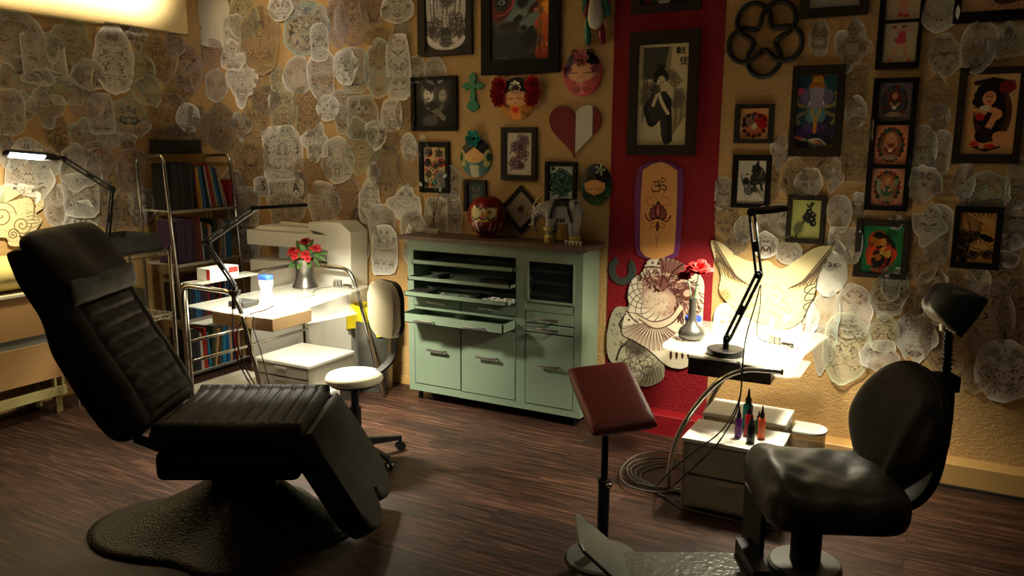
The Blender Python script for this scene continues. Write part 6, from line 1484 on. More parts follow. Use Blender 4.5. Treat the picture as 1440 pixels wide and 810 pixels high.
def pcc(c):
    c.a[:] = (.30, .46, .44); c.blotch((.22, .36, .36), 10, .1, .6, 2); c.ell(.5, .88, .48, .32, (.02, .03, .04)); c.poly([(.16, .55), (.5, .78), (.84, .55), (.7, .44), (.5, .36), (.3, .44)], (.84, .66, .42)); c.ell(.5, .5, .30, .13, (.84, .66, .42)); c.ell(.5, .46, .03, .02, (.75, .3, .1)); c.ell(.5, .14, .13, .18, (.70, .68, .55)); c.ell(.42, .26, .07, .07, (.70, .68, .55)); c.ell(.58, .26, .07, .07, (.70, .68, .55))
    for sg in (-1, 1): c.ell(.5+sg*.42, .5, .12, .22, (.72, .66, .42)); c.ell(.5+sg*.44, .52, .07, .11, (.03, .30, .16)); c.ell(.5+sg*.36, .34, .08, .08, (.75, .70, .45))
t, M, a_, b_ = disc('wall disc doll face with one teal flower above the daruma doll', 669, 222, 43, 54, pcc)
petals(t, M @ Matrix.Translation((-a_*.05, b_*1.0, .012)), a_*.50, 6, mat('teal_felt', (.03, .32, .25), .55), layers=2, wd=.55, centre=solid(.02, .08, .08))
def pd(c):
    c.a[:] = (.10, .16, .08); c.blotch((.20, .30, .12), 9, .1, .8, 3); c.blotch((.05, .30, .18), 8, .25, .8, 6); c.ell(.5, .80, .50, .34, (.015, .02, .03)); c.poly([(.2, .56), (.8, .56), (.82, .44), (.66, .30), (.5, .25), (.34, .30), (.18, .44)], (.84, .62, .38)); c.ell(.5, .45, .32, .17, (.84, .62, .38)); c.line([(.25, .42), (.34, .385), (.44, .41)], .014, K0); c.line([(.56, .41), (.66, .385), (.75, .42)], .014, K0); c.ell(.5, .30, .02, .015, (.7, .2, .1)); c.ell(.5, .10, .4, .10, (.22, .32, .10)); c.line([(.5, .58), (.5, .70)], .012, (.8, .6, .4))
t, M, a_, b_ = disc('dark green wall disc doll face with white star flower beside the red stripe', 838, 260, 44, 58, pd)
petals(t, M @ Matrix.Translation((a_*.35, b_*.74, .02)), a_*.36, 5, solid(.74, .78, .66), wd=.30, centre=solid(.6, .65, .4))
# daruma (painted lathe)
cv = Cv(1, 150); RD = (.46, .03, .045); cv.a[:] = RD
CRM = (.84, .78, .58)
cv.ell(.5, .60, .33, .19, CRM); cv.poly([(.20, .46), (.80, .46), (.83, .72), (.17, .72)], CRM); cv.ell(.5, .93, .52, .21, RD)
cv.ell(.36, .62, .085, .085, (.80, .66, .28)); cv.ell(.64, .62, .085, .085, (.78, .62, .28)); cv.ell(.36, .61, .075, .07, (.86, .82, .66)); cv.ell(.66, .63, .045, .045, K0); cv.line([(.24, .74), (.34, .76), (.44, .70)], .03, K0); cv.line([(.56, .70), (.66, .76), (.76, .74)], .03, K0)
cv.line([(.22, .50), (.30, .46), (.40, .50), (.5, .46), (.6, .50), (.70, .46), (.78, .50)], .035, K0); cv.ell(.5, .53, .09, .03, (.80, .40, .36)); cv.line([(.42, .565), (.5, .58), (.58, .565)], .012, (.6, .2, .2)); cv.line([(.46, .70), (.48, .60)], .012, K0)
cv.line([(.16, .72), (.18, .58), (.20, .46), (.5, .42), (.80, .46), (.82, .58), (.84, .72)], .03, (.82, .66, .20), .6)
for sg in (-1, 1):
    for k in range(3): x = .5+sg*(.17+.11*k); cv.line([(x+sg*.02, .37), (x, .27), (x-sg*.05, .18)], .045-.006*k, (.84, .70, .62))
cv.ell(.5, .22, .13, .10, (.18, .03, .03)); cv.contour((.75, .55, .2), 26, 2, .10, .6, 3, cv.em(.5, .24, .14, .12))
prof = smoothpath([(.001, .0, 0), (.055, .0, 0), (.062, .008, 0), (.064, .026, 0), (.095, .045, 0), (.119, .095, 0), (.124, .145, 0), (.112, .20, 0), (.080, .243, 0), (.04, .262, 0), (.001, .266, 0)], 5)
n = 96; bm = NB(); rg = []; uvs = []
for p in prof:
    a = []
    for k in range(n):
        th_ = 2*PI*k/n; vx, vy = p.x*math.cos(th_), p.x*math.sin(th_); a.append(bm.verts.new(DM+Vector((vx, vy, p.y)))); uvs.append((vx, vy, p.y))
    rg.append(a)
for A_, B_ in zip(rg[:-1], rg[1:]):
    for k in range(n): bm.faces.new((A_[k], A_[(k+1) % n], B_[(k+1) % n], B_[k]))
bmesh.ops.recalc_face_normals(bm, faces=bm.faces); me = bpy.data.meshes.new('body'); bm.to_mesh(me); bm.free()
fa = Vector((.30, -.95, 0)).normalized(); sa = Vector((-fa.y, fa.x, 0)); Lc = cv.lin(); cols = []
for (x, y, z) in uvs:
    f_ = x*fa.x+y*fa.y; s_ = x*sa.x+y*sa.y
    if f_ > 0: cols.append(Lc[min(149, max(0, int(z/.266*150))), min(149, max(0, int((s_/.25+.5)*150)))])
    else: cols.append(Lc[149, 0])
colour_mesh(me, np.array(cols)); obj('body', me, vcmat('daruma_lacquer', .28, .3), dr, smooth=True)

# ------------------------------------------------------------ other wall ornaments
# turquoise cross
p = wpos(665, 130); W, Hh = wdim(665, 130, 34, 56); M = wallM(p.x, p.z, .001)
def mirror(P): return P+[(-x, y) for x, y in reversed(P)]
cr_ = [(.0, .5), (.10, .46), (.16, .38), (.14, .31), (.08, .27), (.06, .19), (.16, .20), (.22, .26), (.30, .25), (.34, .20), (.5, .17), (.34, .12), (.30, .07), (.22, .06), (.16, .12), (.06, .12), (.07, -.06), (.13, -.14), (.07, -.16), (.08, -.22), (.20, -.26), (.26, -.34), (.20, -.42), (.10, -.45), (.0, -.5)]
P = [(x*W, y*Hh) for x, y in cr_]+[(-x*W, y*Hh) for x, y in reversed(cr_[1:-1])]
one('ornamental_cross', 'green scalloped cross hanging on the wall left of the red haired disc', 'cross', pr(P, .014, M, .003), mat('green_enamel', (.02, .19, .10), .4, bump=.6, bscale=80, bdist=.003), (p.x, YW, p.z))
# heart of painted boards
p = wpos(808, 185); W, Hh = wdim(808, 185, 75, 74); M = wallM(p.x, p.z, .001)
def heart(t): return (16*math.sin(t)**3/33*W, (13*math.cos(t)-5*math.cos(2*t)-2*math.cos(3*t)-math.cos(4*t)+2.4)/29*Hh)
HP = [heart(2*PI*k/60) for k in range(60)]
ht_ = thing('heart_plaque', 'dark red wooden heart with one white vertical board', 'wall ornament', (p.x, YW, p.z))
def clipx(P, x0, x1):
    out = []
    for (a, s_) in ((x0, 1), (x1, -1)):
        out = []
        for i in range(len(P)):
            A_, B_ = P[i], P[(i+1) % len(P)]; ia, ib = (A_[0]-a)*s_ >= 0, (B_[0]-a)*s_ >= 0
            if ia: out.append(A_)
            if ia != ib: t_ = (a-A_[0])/(B_[0]-A_[0]); out.append((a, A_[1]+t_*(B_[1]-A_[1])))
        P = out
    return out
M_hr = mat('dark_red_boards', (.16, .004, .012), .55, bump=.3, bscale=30); M_hw = mat('white_board', (.55, .52, .44), .6, bump=.7, bscale=60, bdist=.003)
obj('left_board', pr(clipx(HP, -W, .02*W), .014, M, .001), M_hr, ht_); obj('white_board', pr(clipx(HP, .025*W, .335*W), .016, M, .001), M_hw, ht_); obj('right_board', pr(clipx(HP, .345*W, W), .013, M, .001), M_hr, ht_)
# horseshoe
p = wpos(875, 380); W, Hh = wdim(875, 380, 38, 42); M = wallM(p.x, p.z, .003, -.1); HS = []
for k in range(25): a = math.radians(-235+290*k/24); HS.append((W/2*math.cos(a), Hh/2*math.sin(a)))
for k in range(24, -1, -1): a = math.radians(-228+276*k/24); HS.append((W/2*.52*math.cos(a), Hh/2*.55*math.sin(a)))
hs = thing('horseshoe', 'grey iron horseshoe hanging open side up on the red stripe', 'horseshoe', (p.x, YW, p.z))
M_iron = mat('grey_iron', (.09, .105, .095), .45, .5, bump=.3, bscale=40); obj('shoe', pr(HS, .010, M, .002), M_iron, hs)
for sg in (-1, 1):
    for k in range(3): a = math.radians(-90+sg*(50+38*k)); obj('nail_hole', lt([(0, 0), (.0035, 0), (.0035, .0112), (0, .0112)], M @ Vector((W/2*.76*math.cos(a), Hh/2*.77*math.sin(a), 0)), 8, RX(PI/2)), M_blkmat, hs)
# interlaced ring ornament: five petals
p = wpos(1076, 53); W, Hh = wdim(1076, 53, 108, 112); M = wallM(p.x, p.z, .001)
rg_ = thing('ring_ornament', 'black metal wall ornament of five interlaced loops forming a star', 'wall ornament', (p.x, YW, p.z))
for k in range(5):
    c_ = math.radians(-90+72*k); P = []
    R0, rr_ = .275, .215
    for q_ in range(41):
        a = c_+math.radians(-128+256*q_/40); P.append((R0*math.cos(c_)+rr_*math.cos(a), R0*math.sin(c_)+rr_*math.sin(a)))
    P = [(.145*math.cos(c_-math.radians(72)), .145*math.sin(c_-math.radians(72)))]+P+[(.145*math.cos(c_+math.radians(72)), .145*math.sin(c_+math.radians(72)))]
    bm = NB(); tube(bm, [M @ Vector((x*W, y*Hh, .014+.006*math.sin(i*.3+k))) for i, (x, y) in enumerate(P)], .0135, 8); obj('loop', bm, M_blkmat, rg_, smooth=True)
# lotus board on the red stripe
bo = thing('lotus_board', 'long purple edged wooden board painted with an om sign and lotus', 'plaque', (ony(926, 295, YW).x, YW, ony(926, 295, YW).z))
def px2(P, Y): return [(ony(x, y, Y).x, ony(x, y, Y).z) for x, y in P]
MWY = lambda Y: frameM((0, Y, 0), (1, 0, 0), (0, 0, 1), (0, -1, 0))
out_ = px2([(898, 236), (912, 228), (930, 225), (946, 229), (960, 238), (961, 260), (957, 340), (953, 361), (934, 368), (914, 367), (896, 358), (893, 340), (893, 262)], YW-.01)
obj('backing', pr(out_, .014, MWY(YW-.001), .002), mat('purple_paint', (.16, .03, .14), .5), bo)
inn = px2([(904, 239), (916, 231), (930, 227.5), (942, 232), (952.5, 240), (952, 280), (949, 340), (947, 356), (932, 363), (920, 365), (908, 361), (900, 352), (900, 330), (901, 280)], YW-.02)
x0, x1 = min(q_[0] for q_ in inn), max(q_[0] for q_ in inn); z0, z1 = min(q_[1] for q_ in inn), max(q_[1] for q_ in inn)
cv = Cv((x1-x0)/(z1-z0), 260); A = cv.A; cv.a[:] = (.84, .60, .36)
for k in range(30): cv.line([(A*k/29, 0), (A*k/29+.004*math.sin(k*3), 1)], .004, (.74, .50, .28), .35, curve=False)
LK = (.16, .06, .08)
om = lambda P, w_=.010: cv.line([(A*.5+(x-.5)*.15, .70+y*.095) for x, y in P], w_, (.10, .05, .04))
om([(.08, .95), (.35, 1.05), (.52, .85), (.40, .62), (.22, .60), (.45, .58), (.62, .36), (.45, .05), (.15, .02), (.02, .22)]); om([(.42, .58), (.66, .70), (.90, .62), (1.0, .40), (.90, .20), (.74, .24)]); om([(.45, 1.25), (.62, 1.08), (.86, 1.12), (.98, 1.32)], .007); om([(.68, 1.38), (.74, 1.44)], .014)
for sg in (-1, 1):
    cv.line([(A*.5+sg*.02, .80), (A*.5+sg*.08, .74), (A*.5+sg*.05, .66), (A*.5+sg*.12, .62), (A*.5+sg*.10, .56), (A*.5+sg*.04, .57)], .005, (.45, .32, .18)); cv.line([(A*.5+sg*.03, .64), (A*.5+sg*.01, .58)], .005, (.45, .32, .18))
    for k in range(4):
        a = math.radians(90-sg*(24+24*k)); L_ = .125-.010*k; cv.leaf(A*.5, .44, A*.5+L_*math.cos(a)*.95, .44+L_*math.sin(a)*.95+.012, .026, LK); cv.leaf(A*.5+.01*math.cos(a), .45, A*.5+L_*math.cos(a)*.86, .44+L_*math.sin(a)*.86+.012, .017, (.58, .26, .24))
    cv.line([(A*.5+sg*.02, .43), (A*.5+sg*.085, .40), (A*.5+sg*.12, .43), (A*.5+sg*.13, .46)], .012, LK); cv.line([(A*.5+sg*.01, .36), (A*.5+sg*.06, .33), (A*.5+sg*.07, .37), (A*.5+sg*.03, .38)], .006, (.40, .28, .16)); cv.line([(A*.5+sg*.005, .30), (A*.5+sg*.02, .26), (A*.5, .21)], .004, (.35, .22, .15))
cv.leaf(A*.5, .42, A*.5, .60, .032, LK); cv.leaf(A*.5, .44, A*.5, .575, .020, (.62, .28, .26)); cv.leaf(A*.5, .46, A*.5, .54, .010, (.75, .40, .36)); cv.leaf(A*.5, .30, A*.5, .40, .017, LK); cv.leaf(A*.5, .32, A*.5, .39, .009, (.45, .12, .25)); cv.line([(A*.5, .22), (A*.49, .17), (A*.495, .12)], .003, (.3, .2, .15))
# the painted face is a grid trimmed to the board's outline
bd_ = obj('painted_board', pr(inn, .006, MWY(YW-.015), .001), solid(.84, .60, .36, .5), bo)
def inside(P, x, y):
    r_ = False; n_ = len(P)
    for i in range(n_):
        ax_, ay_ = P[i]; bx2, by2 = P[(i+1) % n_]
        if (ay_ > y) != (by2 > y) and x < (bx2-ax_)*(y-ay_)/(by2-ay_)+ax_: r_ = not r_
    return r_
def canvas_cut(name, cv, P, x0, x1, z0, z1, Y, m, parent, w_=None):
    w_, h_ = cv.w, cv.h; L = cv.lin(); idx = {}; V = []; Cc = []; F = []
    X = np.linspace(x0, x1, w_); Z = np.linspace(z0, z1, h_)
    Pn = P; ins = np.zeros((h_, w_), bool); GX, GZ = np.meshgrid(X, Z)
    for i in range(len(P)):
        ax_, ay_ = P[i]; b1, b2 = P[(i+1) % len(P)]
        if ay_ == b2: continue
        ins ^= ((GZ > ay_) != (GZ > b2)) & (GX < (b1-ax_)*(GZ-ay_)/(b2-ay_)+ax_)
    for j in range(h_-1):
        for i in range(w_-1):
            if ins[j, i] and ins[j+1, i] and ins[j, i+1] and ins[j+1, i+1]:
                q_ = []
                for (a, b) in ((i, j), (i+1, j), (i+1, j+1), (i, j+1)):
                    if (a, b) not in idx: idx[a, b] = len(V); V.append((X[a], Y, Z[b])); Cc.append(L[b, a])
                    q_.append(idx[a, b])
                F.append(q_)
    me = bpy.data.meshes.new(name); me.from_pydata(V, [], F); me.update(); colour_mesh(me, np.array(Cc)); return obj(name, me, m, parent)
canvas_cut('lotus_painting', cv, inn, x0, x1, z0, z1, YW-.0222, M_art, bd_)
# hanging garlic and chilli ornament at the top
p = wpos(836, 8); oc = Vector((p.x, YW-.045, p.z)); gt = thing('hanging_ornament', 'hanging bunch of white, green and red glazed drops at the top of the wall', 'wall ornament', (p.x, YW, p.z))
def drop(a, b, r, m, nm):
    d = (b-a); n_ = d.normalized(); L_ = d.length; prf = [(0, 0), (r*.35, L_*.06), (r*.5, L_*.3), (r*.95, L_*.62), (r, L_*.8), (r*.75, L_*.94), (0, L_)]
    Mq = frameM(a, n_.orthogonal(), n_.cross(n_.orthogonal()), n_); obj(nm, lt(prf, (0, 0, 0), 18, Mq), m, gt, smooth=True)
def wq(x, y, o=.045): return ony(x, y, YW-o)
M_gw, M_gg, M_gr = mat('white_glaze', (.45, .43, .36), .4, bump=.4, bscale=40), mat('green_glaze', (.01, .13, .075), .3), mat('red_glaze', (.20, .012, .018), .3)
drop(wq(838, -32), wq(837, 42, .06), .045, M_gw, 'white_bulb')
for (a, b, r, m_) in (((826, 12), (827, 65), .022, M_gg), ((843, 15), (848, 64), .022, M_gr), ((826, -40), (822, 20), .020, M_gg), ((828, -20), (824, 27), .018, M_gr), ((848, -30), (855, 24), .022, M_gg), ((850, -30), (858, 5), .018, M_gr)): drop(wq(*a, .035), wq(*b, .035), r, m_, 'green_drop' if m_ is M_gg else 'red_drop')
obj('hanging_cord', tb([wq(838, -32), Vector((wq(838, -75).x, YW-.01, wq(838, -75).z))], .003, 6), M_blkmat, gt)
# ------------------------------------------------------------ tattoo stencil sheets on tracing paper
def stencil_mat(name, tint, accent, alpha, line=(.085, .055, .035), scale=9.0, sym=True, rim=.38, linea=.75, freq=8.0, paint=False, acc=.5):
    m, nt, p, out = nodes_of(name); N = nt.nodes.new; L = nt.links.new
    def math_(op, a, b=None, c=None):
        n_ = N('ShaderNodeMath'); n_.operation = op
        for i, v in enumerate((a, b, c)):
            if v is None: continue
            if isinstance(v, (int, float)): n_.inputs[i].default_value = v
            else: L(v, n_.inputs[i])
        return n_.outputs[0]
    tc = N('ShaderNodeTexCoord'); oi = N('ShaderNodeObjectInfo'); sp_ = N('ShaderNodeSeparateXYZ'); L(tc.outputs['Object'], sp_.inputs[0])
    x = math_('ABSOLUTE', sp_.outputs[0]) if sym else sp_.outputs[0]
    cb = N('ShaderNodeCombineXYZ'); L(x, cb.inputs[0]); L(sp_.outputs[1], cb.inputs[1]); L(math_('MULTIPLY', oi.outputs['Random'], 57.0), cb.inputs[2])
    nz = N('ShaderNodeTexNoise'); nz.inputs['Scale'].default_value = scale; nz.inputs['Detail'].default_value = 2.5; nz.inputs['Roughness'].default_value = .55; nz.inputs['Distortion'].default_value = 1.6; L(cb.outputs[0], nz.inputs['Vector'])
    v = math_('PINGPONG', math_('MULTIPLY', nz.outputs[0], freq*2), 1.0)
    n3 = N('ShaderNodeTexNoise'); n3.inputs['Scale'].default_value = scale*.7; n3.inputs['Detail'].default_value = 1; L(cb.outputs[0], n3.inputs['Vector'])
    mr = N('ShaderNodeMapRange'); L(v, mr.inputs[0]); mr.inputs['From Min'].default_value = .36; mr.inputs['From Max'].default_value = .16; ln = mr.outputs[0]
    dm = N('ShaderNodeMapRange'); L(n3.outputs[0], dm.inputs[0]); dm.inputs['From Min'].default_value = .26; dm.inputs['From Max'].default_value = .44
    ln = math_('MULTIPLY', ln, dm.outputs[0])
    at = N('ShaderNodeAttribute'); at.attribute_name = 'edge'
    ins = N('ShaderNodeMapRange'); L(at.outputs['Fac'], ins.inputs[0]); ins.inputs['From Min'].default_value = .88; ins.inputs['From Max'].default_value = .74
    ln = math_('MULTIPLY', ln, ins.outputs[0])
    # shading of the drawing: soft grey wash
    n4 = N('ShaderNodeTexNoise'); n4.inputs['Scale'].default_value = scale*1.3; n4.inputs['Detail'].default_value = 3; L(cb.outputs[0], n4.inputs['Vector'])
    ws = N('ShaderNodeMapRange'); L(n4.outputs[0], ws.inputs[0]); ws.inputs['From Min'].default_value = .50; ws.inputs['From Max'].default_value = .66
    wash = math_('MULTIPLY', math_('MULTIPLY', ws.outputs[0], ins.outputs[0]), .45)
    rm = N('ShaderNodeMapRange'); L(at.outputs['Fac'], rm.inputs[0]); rm.inputs['From Min'].default_value = .91; rm.inputs['From Max'].default_value = .97
    mx = N('ShaderNodeMix'); mx.data_type = 'RGBA'
    n2 = N('ShaderNodeTexNoise'); n2.inputs['Scale'].default_value = 7; L(cb.outputs[0], n2.inputs['Vector'])
    ac = N('ShaderNodeMapRange'); L(n2.outputs[0], ac.inputs[0]); ac.inputs['From Min'].default_value = .48; ac.inputs['From Max'].default_value = .60; ac.inputs['To Max'].default_value = acc
    L(ac.outputs[0], mx.inputs[0]); mx.inputs[6].default_value = (*tint, 1); mx.inputs[7].default_value = (*accent, 1)
    m2 = N('ShaderNodeMix'); m2.data_type = 'RGBA'; L(math_('MINIMUM', math_('ADD', math_('MULTIPLY', ln, .95), wash), 1), m2.inputs[0]); L(mx.outputs[2], m2.inputs[6]); m2.inputs[7].default_value = (*line, 1)
    L(m2.outputs[2], p.inputs['Base Color']); p.inputs['Roughness'].default_value = .6; p.inputs['Specular IOR Level'].default_value = .25
    al = math_('ADD', math_('ADD', alpha, math_('MULTIPLY', rm.outputs[0], rim)), math_('MULTIPLY', ln, linea*(1-alpha)))
    L(math_('MINIMUM', al, 1.0), p.inputs['Alpha'])
    return m
SM = dict(g=stencil_mat('tracing_paper_grey', (.62, .61, .56), (.42, .39, .34), .42, scale=12), w=stencil_mat('tracing_paper_white', (.74, .72, .66), (.60, .58, .53), .64, rim=.35, scale=12),
          t=stencil_mat('tracing_paper_teal', (.50, .52, .47), (.16, .36, .36), .40, scale=7), y=stencil_mat('tracing_paper_green', (.48, .50, .36), (.36, .42, .24), .40), p=stencil_mat('tracing_paper_pink', (.46, .38, .36), (.34, .20, .20), .34),
          b=stencil_mat('tracing_paper_brown', (.40, .30, .18), (.16, .10, .05), .36, scale=11, rim=.45), d=stencil_mat('tracing_paper_dark', (.22, .20, .17), (.12, .11, .10), .42, rim=.25),
          o=stencil_mat('opaque_paper', (.70, .67, .56), (.66, .62, .52), .92, line=(.30, .24, .16), rim=.05, scale=11, linea=.5), k=stencil_mat('blank_paper', (.58, .56, .49), (.54, .52, .45), .93, line=(.55, .52, .45), rim=.05, scale=4, linea=.2))
TW = dict(g='grey', w='whitish', t='teal tinted', y='green tinted', p='pinkish', b='brownish', d='dark grey', o='opaque cream', k='blank white')
SW = dict(o='oval', r='long rounded', h='lobed', p='angular', l='irregular')
def outline(kind, n, rs):
    ph = [rs.random()*6.28 for _ in range(6)]; P = []
    for k in range(n):
        t = 2*PI*k/n; c_, s_ = math.cos(t), math.sin(t)
        if kind == 'o': r = 1+.03*math.sin(3*t+ph[0]); x, y = c_*r, s_*r
        elif kind == 'r': e = .48; x, y = math.copysign(abs(c_)**e, c_), math.copysign(abs(s_)**e, s_); x *= 1+.04*math.sin(3*t+ph[1]); y *= 1+.03*math.sin(2*t+ph[2])
        elif kind == 'h': r = .86+.14*math.cos(4*t+ph[0]*.2)+.07*math.sin(7*t+ph[1]); x, y = c_*r, s_*r*(1+.0*s_)
        elif kind == 'p':
            m_ = 7; tt = (t+ph[0]) % (2*PI/m_)-PI/m_; r = .93*math.cos(PI/m_)/math.cos(tt)*(1+.10*math.sin(2*t+ph[1])); x, y = c_*r*1.05, s_*r*1.05
        else: r = .92+.07*math.sin(3*t+ph[0])+.05*math.sin(5*t+ph[1])+.035*math.sin(9*t+ph[2]); x, y = c_*r, s_*r
        q_ = 1+rs.uniform(-.016, .016)+.02*math.sin(6*t+ph[3])+.015*math.sin(11*t+ph[4]); P.append((x*q_*1.06, y*q_*1.06))
    return P
nst = [0]; lastlayer = {}
def stencil(wall, cx, cy, w_, h_, kind, tone, label, rot=0, group=None):
    f = (lambda x, y: ony(x, y, YW)) if wall == 'B' else (lambda x, y: onx(x, y, XL))
    C0 = f(cx, cy); W = (f(cx+w_/2, cy)-f(cx-w_/2, cy)).length; Hh = abs(f(cx, cy-h_/2).z-f(cx, cy+h_/2).z)
    i = nst[0]; nst[0] += 1; rs = random.Random(i*7+3); out = .004+.0016*(i % 11)
    if wall == 'B': M = frameM((C0.x, YW-out, C0.z), (1, 0, 0), (0, 0, 1), (0, -1, 0))
    else: M = frameM((XL+out, C0.y, C0.z), (0, 1, 0), (0, 0, 1), (1, 0, 0))
    M = M @ RZ(math.radians(rot)+rs.uniform(-.06, .06))
    n, NR_ = 44, 7; OL = outline(kind, n, rs); V = [(0, 0, 0)]; ed = [0]; F = []
    radii = [.30, .55, .75, .88, .94, .97, 1.0]
    for r in radii:
        for k, (x, y) in enumerate(OL):
            t = 2*PI*k/n; cu = .020*max(0, math.sin(2*t+i))**2*(r**5)+.004*math.sin(5*t+i)*r*r+.003*math.sin(3*t+2*i)*r
            V.append((x*r*W/2, y*r*Hh/2, cu)); ed.append(r)
    for k in range(n): F.append((0, 1+k, 1+(k+1) % n))
    for q_ in range(len(radii)-1):
        a, b = 1+q_*n, 1+(q_+1)*n
        for k in range(n): F.append((a+k, b+k, b+(k+1) % n, a+(k+1) % n))
    me = bpy.data.meshes.new('stencil_sheet'); me.from_pydata(V, [], F); me.update()
    at = me.attributes.new('edge', 'FLOAT', 'POINT'); at.data.foreach_set('value', ed)
    me.materials.append(SM[tone]); me.polygons.foreach_set('use_smooth', [True]*len(me.polygons))
    o = bpy.data.objects.new('stencil_sheet', me); C.objects.link(o); o.matrix_world = M; WM[o.name] = M
    return tag(o, label, 'stencil', group)

LM = [('the left lamp head', 36, 216), ('the bookcase top', 265, 215), ('the room corner', 290, 60), ('the desk lamp head', 400, 289), ('the white printer', 425, 315), ('the bright panel', 150, 20),
      ('the red pattern picture', 611, 235), ('the painted robe picture', 626, 30), ('the wire clip stand', 612, 300), ('the black and white portrait', 611, 146), ('the teal animal picture', 668, 275),
      ('the loop ornament', 1076, 53), ('the elephant deity picture', 1148, 155), ('the skull drawing picture', 1057, 255), ('the bird picture', 1133, 309), ('the cameo column', 1253, 203), ('the posing woman frame', 1268, 50),
      ('the green and orange picture', 1240, 350), ('the dark haired woman picture', 1391, 160), ('the tan shell picture', 1375, 334), ('the chair headrest', 1345, 430), ('the chair backrest', 1250, 600), ('the cart lamp', 1065, 388), ('the winged sheet', 1090, 420), ('the left lamp elbow', 158, 268), ('the mint cabinet', 640, 400), ('the crest picture', 1060, 174)]
